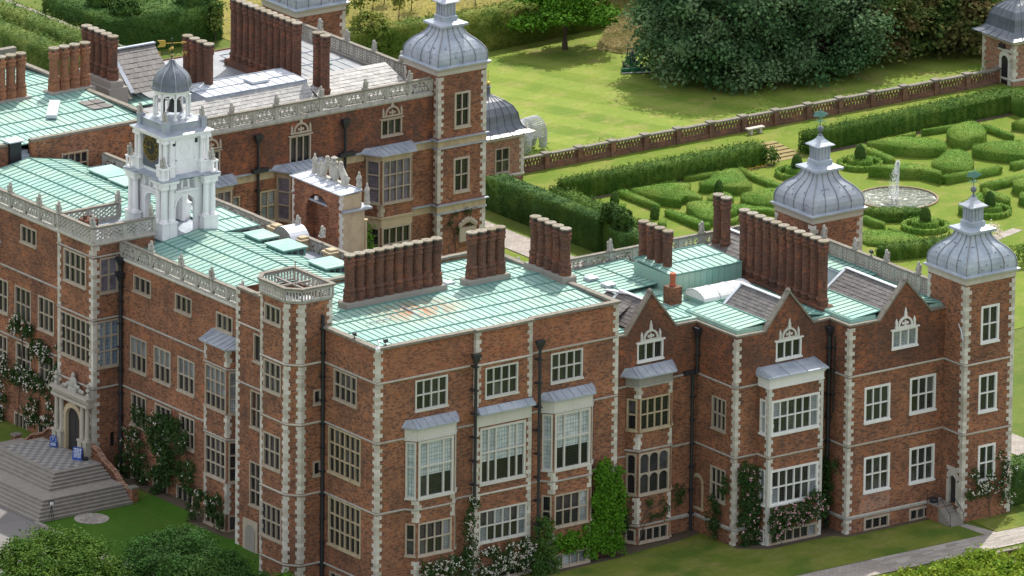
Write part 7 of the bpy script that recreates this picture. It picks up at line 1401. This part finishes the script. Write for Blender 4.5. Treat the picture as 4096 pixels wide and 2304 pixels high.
hedge('yew_block', 'square dark hedge end at the right edge beside the domed tower', 'hedge', [(58.3, -8.4), (58.3, -5.0), (62.5, -5.0), (62.5, -8.4)], 2.9, 'leaf_yew', 60, .2, 'clipped yew blocks', .05)
# ------------------------------------------------------------------ climbers on the walls
def climber(name, label, fac, blobs, mat, size=.2, flower=None, fn=0, fsize=.16, d=.18, stems=(), cat='climber', fclump=None):
    u0, z0 = blobs[0][0], min(b[1]-b[3] for b in blobs); t = thing(name, label, cat, fac.p(u0, .1, z0))
    C, N = [], []; n3 = np.array([fac.n.x, fac.n.y, .35])
    def put(u, z, dd): o = np.array([fac.o.x, fac.o.y]); q = o+np.outer(u, [fac.d.x, fac.d.y])+np.outer(dd, [fac.n.x, fac.n.y]); return np.column_stack([q, z])
    for (u, z, ru, rz, n) in blobs:
        k = max(1, n//24); cu = u+ru*RNG.uniform(-1, 1, k)*.95; czz = z+rz*RNG.uniform(-1, 1, k)*.95; ok = ((cu-u)/ru)**2+((czz-z)/rz)**2 < 1.15; cu, czz = cu[ok], czz[ok]; k = len(cu)
        uu = (cu[:, None]+RNG.normal(0, .16, (k, 24))).ravel(); zz = (czz[:, None]+RNG.normal(0, .18, (k, 24))).ravel(); dd = d+np.abs(RNG.normal(0, d*.9, k*24))+np.repeat(RNG.random(k)*d, 24)
        C.append(put(uu, zz, dd))
    C = np.vstack(C); V, F = leaf_quads(C, size, np.tile(n3, (len(C), 1)), .8, .7); link(bpy.data.objects.new('foliage', np_mesh('foliage', V, F, mat)), t)
    if flower:
        A = C[RNG.integers(0, len(C), fn)]+n3*.16; B = (A[:, None, :]+RNG.normal(0, .08, (fn, 5, 3))).reshape(-1, 3); V, F = leaf_quads(B, fsize, np.tile(n3, (len(B), 1)), .6, .9); link(bpy.data.objects.new('blossom', np_mesh('blossom', V, F, flower)), t)
    if stems:
        m = MB()
        for P in stems: m.tube([fac.p(u, .12, z) for u, z in P], .045, 5)
        part('stem', m, 'bark', t)
    return t
climber('climbing_rose', 'white flowered climbing rose on the wall left of the entrance porch', NX, [(55.5, 8.3, 1.6, .8, 700), (52.6, 6.9, 1.8, .9, 700), (48.6, 7.4, 1.6, 1.3, 700), (57, 4.2, 2.0, 1.0, 800), (53.4, 4.0, 1.8, .9, 700), (50.0, 3.2, 1.6, 1.4, 700), (54, 1.2, 1.5, 1.2, 500), (50.6, .8, 1.4, .9, 400), (58.8, 1.0, 1.0, 2.0, 500), (50.3, 5.4, .9, 1.1, 300)], 'leaf_climber', .24, 'petal_white', 330, .14, .18, [[(53, -1.2), (53.2, 2), (52.6, 6)], [(51.5, -1.2), (51.8, 3), (50, 6.5)], [(56.5, -1), (56, 4), (55.6, 8)]])
climber('climbing_rose', 'sparse white climbing rose on the shaded wall beside the entrance steps', NX, [(38.6, 2.4, 1.6, 1.5, 700), (37.2, .6, 1.6, 1.3, 600), (37.6, 5.2, 1.0, .9, 350), (40, .4, 1.0, 1.3, 400)], 'leaf_climber', .22, 'petal_white', 37, .12, .2, [[(38, -1.3), (38.2, 1), (37.8, 4.6)]])
climber('wisteria', 'dense dark wisteria hanging between the tall windows of the shaded wall', NX, [(34.4, 4.6, 1.5, 1.8, 1500), (33.6, 2.0, 1.5, 2.0, 1500), (34.8, .2, 1.1, 1.3, 800), (31.6, 4.9, 1.4, .9, 600), (30.6, 2.6, 1.0, 2.3, 700), (32.8, 5.9, 1.6, .6, 400)], 'leaf_climber', .24, 'petal_white', 30, .12, .3, [[(34.2, -1.4), (34.0, 1), (33.6, 5)], [(30.8, -1.4), (30.7, 1.5), (31, 4)]])
climber('climbing_rose', 'climbing rose over the basement windows of the canted bay beside the turret', Fac((1.1, 23.2), (0, 1), -1), [(2.4, 1.2, 1.4, .9, 600), (.6, .9, 1.0, 1.4, 500), (3.9, .6, 1.0, 1.3, 450), (4.4, 3.0, .6, 1.2, 250)], 'leaf_climber', .22, 'petal_white', 20, .12, .2, [[(1.4, -1.4), (1.3, .6)], [(4.6, -1.4), (4.2, 1)]])
FBAY = Fac((0, -.86), (1, 0))
climber('climbing_rose', 'white climbing rose trained up the drainpipe beside the first bay', Fac((0, -.35), (1, 0)), [(8.9, 6.4, .55, .6, 260), (8.7, 4.8, .5, .8, 260), (8.7, 3.2, .6, 1.0, 320), (8.8, 1.6, .9, 1.2, 500)], 'leaf_climber', .2, 'petal_white', 55, .12, .2, [[(8.9, -.6), (8.8, 3), (8.9, 6)]])
climber('climbing_rose', 'rambling white rose below the first bay window', FBAY, [(5.6, 1.9, 1.8, .8, 900), (4.4, .9, 1.1, 1.1, 600), (7.4, .8, 1.3, 1.5, 800)], 'leaf_climber', .2, 'petal_white', 75, .12, .2)
climber('climbing_rose', 'mass of pale pink and white roses below the middle windows', Fac((0, -.32), (1, 0)), [(11.6, 1.2, 1.8, 1.4, 1100), (13.6, 1.4, 1.7, 1.3, 1100), (10.4, .1, 1.1, 1.0, 500), (14.6, .3, 1.0, 1.2, 500)], 'leaf_climber', .2, 'petal_white', 190, .12, .22)
climber('yew_column', 'narrow dark evergreen clipped against the wall between the windows', Fac((0, -.2), (1, 0)), [(15.9, 2.2, .9, 2.2, 1300), (16.1, .4, 1.35, 1.6, 1600), (16.0, -.2, 1.4, .8, 700)], 'leaf_yew', .2, None, 0, .1, .45, (), 'shrub')
climber('bright_creeper', 'vivid green creeper covering the brickwork right of the third bay', Fac((0, -.15), (1, 0)), [(22.4, 6.0, 1.35, 1.5, 1900), (22.6, 4.0, 1.5, 1.6, 2200), (22.7, 1.9, 1.4, 1.7, 2200), (21.2, 2.0, 1.2, .9, 1200), (19.6, 1.7, 1.6, .8, 1500), (18.0, 1.9, 1.1, .65, 900), (20.8, .6, 1.2, .8, 800), (23.2, .3, .8, .9, 500), (18.9, 1.0, 1.5, .6, 500), (24.0, 3.2, .5, .9, 160), (24.1, 5.0, .4, .6, 90), (21.1, 4.4, .35, 1.2, 120), (22.0, 7.6, .7, .4, 120), (17.2, 1.4, .7, .4, 120), (23.6, 7.0, .4, .5, 80)], 'leaf_bright', .25, None, 0, .1, .30, [[(22.6, -.7), (22.2, 1.2)], [(22.9, -.7), (23.3, 1.0)], [(22.5, -.7), (21.6, .7)]])
climber('climbing_rose', 'dark climbing rose with few pink blooms on the corner left of the square bay', Fac((0, -3.93), (1, 0)), [(34.2, 5.4, .95, 1.3, 1000), (34.3, 3.4, 1.0, 1.7, 1300), (34.2, 1.2, 1.05, 1.6, 1300), (34.6, -.2, 1.1, .7, 700)], 'leaf_climber', .22, 'petal_pink', 45, .12, .25)
climber('climbing_rose', 'pink rose spread below the lower window of the square bay', Fac((0, -5.45), (1, 0)), [(36.4, 1.7, 1.2, .9, 900), (38.2, 1.75, 1.5, .85, 1000), (39.9, 2.3, 1.1, 1.2, 900), (36.0, .8, .7, .8, 300)], 'leaf_climber', .22, 'petal_pink', 110, .14, .25)
climber('wall_shrub', 'dark climber in the recess between the square bay and the third gable', WBC, [(-4.4, 4.4, .6, 1.1, 420), (-4.6, 2.6, .6, 1.2, 420), (-5.2, 5.2, 1.0, .35, 200), (-4.4, .8, .5, 1.0, 260)], 'leaf_climber', .2, None, 0, .1, .25)
climber('wall_shrub', 'thin dark shrub below the lower window of the recessed wall', WAB, [(-1.7, 2.2, .75, 1.0, 500), (-1.5, .8, .8, .9, 450), (-3.0, 4.4, .5, 1.2, 220)], 'leaf_climber', .2, None, 0, .1, .2)
climber('wall_shrub', 'straggly trained shrub on the brickwork below the arched windows', Fac((0, .6), (1, 0)), [(27.5, 3.0, .35, .2, 60), (28.4, 2.8, .6, .16, 90), (29.2, 2.3, .3, .15, 50), (27.9, 1.9, .4, .2, 60), (28.8, 1.6, .7, .15, 80)], 'leaf_climber', .18, None, 0, .1, .1, [[(26.6, -.5), (27.2, 1.2), (28.6, 1.5)], [(26.8, 1.0), (27.6, 2.4), (29, 2.6)]])
climber('wall_shrub', 'dark leafy shrub on the narrow wall left of the arched window bay', Fac((0, 1.45), (1, 0)), [(25.5, 2.2, .5, .5, 200), (25.4, .9, .45, .5, 150), (31.2, 2.8, .4, .9, 200)], 'leaf_climber', .2, None, 0, .1, .2)
climber('climbing_rose', 'white rose climbing round the lowest window of the nearest domed tower', Fac((0, -9.38), (1, 0)), [(53.7, 2.2, 1.1, .8, 420), (55.4, 2.6, 1.1, .9, 420), (57.2, 2.4, 1.0, 1.2, 480), (53.4, 3.4, .5, .5, 130), (56.4, 4.4, .6, 1.0, 200), (56.9, 1.0, .7, .5, 160)], 'leaf_climber', .2, 'petal_white', 65, .12, .2, [[(55.3, -.6), (55.2, 1.2), (54, 2.4)], [(55.3, 1), (56.6, 2.8)]])
climber('bare_creeper', 'bare trained stems round the lowest stage of the far domed tower', yf(68.8), [(56.0, 5.5, .25, .9, 60), (57.5, 6.2, 1.2, .14, 80), (57.8, 5.3, 1.0, .14, 70), (56.8, 4.2, .3, .7, 60)], 'leaf_climber', .18, None, 0, .1, .1, [[(56.8, 2), (56.6, 4.4), (56, 5.8), (57, 6.4), (59, 6.5)], [(56.6, 4), (57.2, 5.2), (59, 5.4)]])
climber('wall_shrub', 'round green shrub against the lower bay of the far wing', yf(69.5), [(46.9, 5.2, .9, 1.6, 900)], 'leaf_box', .25, None, 0, .1, .5)
m = MB(); m.box(57.0, 58.8, 68.5, 68.85, 3.6, 4.9)
for k in range(7): m.ball((57.1+k*.27, 68.55, 5.0+.55*math.sin(PI*(k+.5)/7)), (.22, .15, .3))
gn = m; part('carved_doorhead', gn, 'window_stone', tE)
# ------------------------------------------------------------------ stone beasts on the parapets
bm_ = MB(); bm_.box(-.16, .16, -.16, .16, 0, .12)
def beast_mesh():
    sk = bpy.data.meshes.new('stone_beast'); V = [(0, 0, .12), (-.02, 0, .30), (.02, 0, .55), (.06, 0, .80), (.05, 0, .98), (.16, 0, 1.0), (.20, .10, .45), (.22, .13, .14), (.20, -.10, .45), (.22, -.13, .14), (-.12, 0, .2), (-.2, .05, .5), (.12, .16, .62), (.24, .2, .78), (.10, -.14, .6), (.24, -.05, .7), (0, .14, .16), (.14, .17, .14), (0, -.14, .16), (.14, -.17, .14)]
    E = [(0, 1), (1, 2), (2, 3), (3, 4), (4, 5), (2, 6), (6, 7), (2, 8), (8, 9), (0, 10), (10, 11), (3, 12), (12, 13), (3, 14), (14, 15), (0, 16), (16, 17), (0, 18), (18, 19)]
    Rr = [.17, .18, .16, .13, .13, .07, .06, .05, .06, .05, .05, .035, .06, .05, .06, .05, .09, .06, .09, .06]
    sk.from_pydata(V, E, []); o = bpy.data.objects.new('stone_beast', sk); COL.objects.link(o); o.modifiers.new('s', 'SKIN'); o.modifiers.new('d', 'SUBSURF').levels = 1
    for i, r in enumerate(Rr): sk.skin_vertices[0].data[i].radius = (r, r)
    sk.skin_vertices[0].data[0].use_root = True
    bpy.context.view_layer.update(); me = bpy.data.meshes.new_from_object(o.evaluated_get(bpy.context.evaluated_depsgraph_get())); bpy.data.objects.remove(o)
    b = bmesh.new(); b.from_mesh(me)
    def bx(x0, x1, y0, y1, z0, z1): r = bmesh.ops.create_cube(b, size=1, matrix=Matrix.Translation(((x0+x1)/2, (y0+y1)/2, (z0+z1)/2)) @ Matrix.Diagonal((x1-x0, y1-y0, z1-z0, 1)))
    bx(-.22, .26, -.22, .22, 0, .14); bx(.24, .30, -.15, .17, .3, .78); b.to_mesh(me); b.free(); me.materials.clear(); me.materials.append(MAT['lichen_stone']); me.name = 'stone_beast'; return me
BEAST = beast_mesh()
def beast(x, y, z, rot, label, s=1.0):
    o = bpy.data.objects.new('stone_beast', BEAST); o.location = (x, y, z); o.rotation_euler = (0, 0, rot+random.uniform(-.3, .3)); o.scale = (s, s, s*random.uniform(.95, 1.05)); COL.objects.link(o); tag(o, label, 'statue', 'stone beasts on the parapets')
ORD = ['first', 'second', 'third', 'fourth', 'fifth', 'sixth', 'seventh', 'eighth']
for i in range(4): beast(2.75, 40.85-2.228*2*(i+1), 19.48, PI, 'weathered stone beast on the central range parapet, %s to the right of the porch' % ORD[i])
for i in range(4): beast(2.75, 46.5+2.23*(2*i+3), 19.48, PI, 'weathered stone beast on the central range parapet, %s to the left of the porch' % ORD[i])
for x, y, w in ((.1, 46.2, 'on the left front corner of the porch parapet'), (.1, 41.1, 'on the right front corner of the porch parapet'), (6.0, 46.2, 'on the rear left end of the porch parapet'), (5.9, 41.1, 'at the right end of the porch parapet by the clock tower')): beast(x, y, 20.95, PI, 'weathered stone beast '+w, 1.05)
for sx, sy, w in ((-1, -1, 'nearest lower corner'), (1, -1, 'right lower corner'), (-1, 1, 'left lower corner')): beast(9.65+sx*2.45, 43.7+sy*2.45, 24.9, PI, 'small stone beast on the %s of the white clock tower' % w)
for sx, sy, w in ((-1, -1, 'nearest upper corner'), (1, -1, 'right upper corner'), (-1, 1, 'left upper corner')): beast(9.65+sx*1.85, 43.7+sy*1.85, 28.6, PI, 'small stone beast on the %s of the white clock tower' % w, .9)
for i in range(6): beast(54.6-2.354*(2*i+1), 69.7, 18.8, -PI/2, 'weathered stone beast on the far wing parapet, %s from the domed tower' % ORD[i])
for i in range(4): beast(55.2, 74.1+2.09*(2*i+.5), 18.85, 0, 'weathered stone beast on the rear parapet of the far wing, %s from the nearer tower' % ORD[i])
for i in range(5): beast(26.6+4.73*i, 17.66, 18.85, PI/2, 'pale stone beast on the rear parapet above the knot garden, %s from the left' % ORD[i])
for i in range(4): beast(53.0, 10.8-4.3*i, 18.95, 0, 'pale stone beast on the side parapet between the two domed towers, %s from the rear' % ORD[i])
for i in range(4): beast(18.1, 37.5-3.6*i if i < 2 else 45.5+4*i, 18.95, 0, 'lichened stone beast on the courtyard parapet, %s from the arched gable' % ORD[i])
# ------------------------------------------------------------------ lamps, cameras and fittings
def flood(x, y, z, rot, label):
    o = thing('floodlight', label, 'floodlight', (x, y, z), 'floodlights on the parapets'); M = Matrix.Translation((x, y, z)) @ Matrix.Rotation(rot, 4, 'Z') @ Matrix.Scale(.7, 4)
    m = MB(); m.hexa([(-.3, -.12, .3), (.3, -.12, .3), (.3, -.05, .72), (-.3, -.05, .72)], [(-.22, .16, .36), (.22, .16, .36), (.22, .22, .62), (-.22, .22, .62)]); m.v = [tuple(M @ Vector(v)) for v in m.v]; part('housing', m, 'iron', o)
    m = MB(); m.tube([(0, 0, 0), (0, .05, .4)], .05, 5); m.box(-.2, .2, -.1, .1, -.02, .04); m.v = [tuple(M @ Vector(v)) for v in m.v]; part('bracket', m, 'iron', o)
flood(1.5-.5, .3, 21.0, 0, 'small black floodlight on the coping just right of the block corner'); flood(.0, 3.2, 21.0, PI/2, 'small black floodlight on the coping just left of the block corner'); flood(28.3, 17.66, 18.85, 0, 'black floodlight on the rear parapet left of the round chimneys'); flood(41.4, 17.66, 18.85, 0, 'black floodlight on the rear parapet left of the chimney pair'); flood(53.0, 4.2, 18.95, PI/2, 'black floodlight on the side parapet between the domed towers')
cc = thing('security_camera', 'white dome security camera on the corner coping of the block', 'camera', (.1, .0, 21.0)); m = MB(); m.lathe([(.22, 20.75), (.24, 20.95), (.1, 21.1)], 10, .0, -.05); m.tube([(.0, -.05, 21.1), (.15, .1, 21.45), (.4, .3, 21.45)], .07, 6); part('arm', m, 'white', cc); m = MB(); m.ball((0, -.05, 20.75), .17); part('dome', m, 'white', cc)
lp = thing('spotlight_stand', 'white headed spotlight on thin black legs beside the entrance steps', 'light', (-8.6, 34.3, gz(-8.6, 34.3))); z = gz(-8.6, 34.3); m = MB()
for a in range(3): m.tube([(-8.6+.28*math.cos(a*2.1), 34.3+.28*math.sin(a*2.1), z), (-8.6, 34.3, z+1.45)], .025, 5)
part('leg', m, 'iron', lp); m = MB(); m.box(-8.78, -8.42, 34.15, 34.45, z+1.45, z+1.8); part('lamp_head', m, 'iron', lp); m = MB(); m.box(-8.80, -8.5, 34.12, 34.22, z+1.48, z+1.75); part('reflector', m, 'white', lp)
fm = thing('boot_scraper', 'dark round tub beside the tower side door', 'tub', (51.3, -7.1, .8)); m = MB(); m.lathe([(.3, .8), (.38, 1.05), (.36, 1.15), (.3, 1.12)], 12, 51.3, -7.1); part('tub', m, 'iron', fm)
mt = thing('doorstep_tub', 'small black tub at the foot of the entrance columns', 'tub', (-.9, 40.8, 1.0)); m = MB(); m.lathe([(.22, 1.0), (.28, 1.25), (.1, 1.3)], 10, -.95, 40.75); part('tub', m, 'iron', mt)
# blue signs on the landing
sg = thing('clock_sign', 'blue round opening time sign with white clock marks by the columns', 'sign', (-1.15, 45.3, 1.0)); SF = Fac((-1.15, 45.3), (-.55, .83), 1); SF.n = Vector((-.83, -.55))
m = MB(); m.hexa([SF.p(.42*math.cos(2*PI*i/24), 0, 2.05+.55*math.sin(2*PI*i/24)) for i in range(24)], [SF.p(.42*math.cos(2*PI*i/24), .05, 2.05+.55*math.sin(2*PI*i/24)) for i in range(24)]); SF.box(m, -.4, .4, -.25, .05, 1.0, 1.62); part('board', m, 'sign_blue', sg)
m = MB()
for i in range(12): a = 2*PI*i/12; m.ball(SF.p(.32*math.cos(a), .06, 2.05+.42*math.sin(a)), .045, 0, 6, 4)
m.beam(SF.p(0, .065, 2.0), SF.p(0, .065, 2.42), .05, .04); m.beam(SF.p(0, .065, 2.05), SF.p(.02, .065, 1.9), .05, .04); part('clock_marks', m, 'sign_print', sg)
m = MB()
for k, w in enumerate((.28, .32, .3)): SF.box(m, -w, w, .05, .058, 1.5-.13*k, 1.55-.13*k)
part('lettering', m, 'sign_print', sg)
ab = thing('sandwich_board', 'blue folding sandwich board with rows of white lettering', 'sign', (-1.3, 41.3, 1.0)); AF = Fac((-1.3, 41.3), (-.55, .83), 1); AF.n = Vector((-.83, -.55))
m = MB()
m.hexa([AF.p(u, d, z) for u, d, z in ((-.42, .3, 1.03), (.42, .3, 1.03), (.42, .05, 2.35), (-.42, .05, 2.35))], [AF.p(u, d+.05, z) for u, d, z in ((-.42, .3, 1.03), (.42, .3, 1.03), (.42, .05, 2.35), (-.42, .05, 2.35))]); part('front_board', m, 'sign_blue', ab)
m = MB(); m.hexa([AF.p(u, d, z) for u, d, z in ((-.42, -.3, 1.03), (.42, -.3, 1.03), (.42, -.03, 2.35), (-.42, -.03, 2.35))], [AF.p(u, d+.04, z) for u, d, z in ((-.42, -.3, 1.03), (.42, -.3, 1.03), (.42, -.03, 2.35), (-.42, -.03, 2.35))]); part('rear_board', m, 'clock_blue', ab)
m = MB()
for k in range(7):
    z = 2.15-.135*k; d = .05+.25*(2.35-z)/1.32+.055; x = -.33
    while x < .3:
        w = random.uniform(.06, .16); m.hexa([AF.p(u, d, q) for u, q in ((x, z), (min(.34, x+w), z), (min(.34, x+w), z+(.07 if k else .09)), (x, z+(.07 if k else .09)))], [AF.p(u, d+.012, q) for u, q in ((x, z), (min(.34, x+w), z), (min(.34, x+w), z+(.07 if k else .09)), (x, z+(.07 if k else .09)))]); x += w+.04
part('lettering', m, 'sign_print', ab)
sg.scale = (.8, .8, .66); ab.scale = (1, 1, .8)
# ------------------------------------------------------------------ ride-on mower
mw = thing('lawn_mower', 'dark green ride-on lawn mower with wide cutting units at the tree edge', 'mower', (110.6, 115.6, 0)); T = Matrix.Translation((110.9, 116.1, 0)) @ Matrix.Rotation(math.atan2(-.8, -.35)+PI/2, 4, 'Z') @ Matrix.Scale(.82, 4)
def mp(nm, m, mat): m.v = [tuple(T @ Vector(v)) for v in m.v]; return part(nm, m, mat, mw)
m = MB(); m.hexa([(-.5, -.2, .55), (.5, -.2, .55), (.55, 1.7, .55), (-.55, 1.7, .55)], [(-.42, 0, 1.05), (.42, 0, 1.05), (.45, 1.6, 1.25), (-.45, 1.6, 1.25)]); m.box(-.5, .5, -.9, -.2, .5, .65); mp('body', m, 'mower_green')
m = MB(); m.box(-.3, .3, .1, .65, 1.2, 1.35); m.box(-.3, .3, .6, .75, 1.3, 1.9); mp('seat', m, 'rubber'); m = MB(); m.tube([(0, -.45, .7), (0, -.2, 1.35)], .05); m.lathe([(.2, 1.35), (.22, 1.38), (.2, 1.41)], 10, 0, -.2); mp('steering_wheel', m, 'rubber')
m = MB(); [m.box(x-.04, x+.04, .75, .83, 1.2, 2.3) for x in (-.5, .5)]; m.box(-.54, .54, .75, .83, 2.3, 2.38); mp('roll_bar', m, 'iron')
for x, y, r in ((-.85, -.6, .42), (.85, -.6, .42), (-.75, 1.3, .36), (.75, 1.3, .36)):
    m = MB(); m.lathe([(r*.5, -.16), (r, -.13), (r, .13), (r*.5, .16)], 14); m.v = [(x+v[2], y+v[1], r+v[0]) for v in m.v]; w = mp('wheel', m, 'rubber')
for x in (-1.15, 0, 1.15): m = MB(); m.box(x-.55, x+.55, -1.7, -1.15, .12, .42); m.hexa([(x-.55, -1.7, .42), (x+.55, -1.7, .42), (x+.55, -1.15, .42), (x-.55, -1.15, .42)], [(x-.5, -1.55, .6), (x+.5, -1.55, .6), (x+.5, -1.2, .6), (x-.5, -1.2, .6)]); c = mp('cutting_unit', m, 'mower_green'); m = MB(); m.tube([(x-.56, -1.78, .14), (x+.56, -1.78, .14)], .09, 8); m.v = [tuple(T @ Vector(v)) for v in m.v]; part('roller', m, 'silver_wire', c)
m = MB(); m.beam((-1.3, -1.1, .6), (1.3, -1.1, .6), .08, .08); m.beam((0, -1.1, .6), (0, -.5, .6), .12, .1); mp('lift_arm', m, 'iron')
# driver seated on the mower
dv = thing('person', 'seated mower driver in dark clothing, half hidden by leaves', 'person', (110.9, 116.1, 1.3)); sk = bpy.data.meshes.new('person')
V = [(0, .35, 1.42), (0, .42, 1.75), (0, .42, 1.98), (0, .38, 2.08), (0, .36, 2.25), (.14, .25, 1.42), (.18, -.2, 1.42), (.18, -.3, .95), (.18, -.45, .85), (-.14, .25, 1.42), (-.18, -.2, 1.42), (-.18, -.3, .95), (-.18, -.45, .85), (.2, .4, 1.92), (.28, .2, 1.65), (.15, -.1, 1.5), (-.2, .4, 1.92), (-.28, .2, 1.65), (-.15, -.1, 1.5)]
E = [(0, 1), (1, 2), (2, 3), (3, 4), (0, 5), (5, 6), (6, 7), (7, 8), (0, 9), (9, 10), (10, 11), (11, 12), (2, 13), (13, 14), (14, 15), (2, 16), (16, 17), (17, 18)]
Rr = [.15, .15, .14, .06, .11, .1, .075, .055, .05, .1, .075, .055, .05, .07, .055, .045, .07, .055, .045]
sk.from_pydata([tuple(T @ Vector(v)) for v in V], E, []); so_ = bpy.data.objects.new('tmp', sk); COL.objects.link(so_); so_.modifiers.new('s', 'SKIN'); so_.modifiers.new('d', 'SUBSURF').levels = 1
for i, r in enumerate(Rr): sk.skin_vertices[0].data[i].radius = (r, r)
bpy.context.view_layer.update(); me = bpy.data.meshes.new_from_object(so_.evaluated_get(bpy.context.evaluated_depsgraph_get())); bpy.data.objects.remove(so_); me.materials.clear(); me.materials.append(MAT['clock_blue']); part('body', me, None, dv)
# ------------------------------------------------------------------ woven wire elephant
el = thing('wire_sculpture', 'silver woven wire elephant sculpture standing on the lawn behind the pavilion', 'sculpture', (86.6, 98.6, 0))
sk = bpy.data.meshes.new('elephant'); V = [(0, 0, 1.75), (1.1, 0, 1.7), (-1.1, 0, 1.85), (-1.9, 0, 2.3), (-2.5, 0, 2.2), (-2.9, 0, 1.5), (-3.0, 0, .8), (.95, .45, 1.0), (.95, .45, .05), (.95, -.45, 1.0), (.95, -.45, .05), (-1.0, .45, 1.0), (-1.0, .45, .05), (-1.0, -.45, 1.0), (-1.0, -.45, .05), (-1.75, .7, 2.3), (-1.75, -.7, 2.3)]
E = [(0, 1), (0, 2), (2, 3), (3, 4), (4, 5), (5, 6), (1, 7), (7, 8), (1, 9), (9, 10), (2, 11), (11, 12), (2, 13), (13, 14), (3, 15), (3, 16)]; Rr = [1.0, .9, .85, .6, .45, .25, .15, .42, .32, .42, .32, .4, .32, .4, .32, .3, .3]
ER = Matrix.Translation((86.6, 98.9, 0)) @ Matrix.Rotation(.35, 4, 'Z') @ Matrix.Scale(1.3, 4)
sk.from_pydata([tuple(ER @ Vector(v)) for v in V], E, []); so_ = bpy.data.objects.new('tmp', sk); COL.objects.link(so_); so_.modifiers.new('s', 'SKIN'); so_.modifiers.new('d', 'SUBSURF').levels = 3; w = so_.modifiers.new('w', 'WIREFRAME'); w.thickness = .045
so_.modifiers['d'].render_levels = 3
for i, r in enumerate(Rr): sk.skin_vertices[0].data[i].radius = (r, r)
bpy.context.view_layer.update(); me = bpy.data.meshes.new_from_object(so_.evaluated_get(bpy.context.evaluated_depsgraph_get())); bpy.data.objects.remove(so_); me.materials.clear(); me.materials.append(MAT['silver_wire']); part('wire_body', me, None, el)
m = MB()
for s in (-.3, .3): m.tube([tuple(ER @ Vector(v)) for v in ((-2.4, s, 2.0), (-3.0, s*1.3, 2.0), (-3.4, s*1.3, 2.7))], [.09, .07, .02], 6)
part('tusk', m, 'white', el)
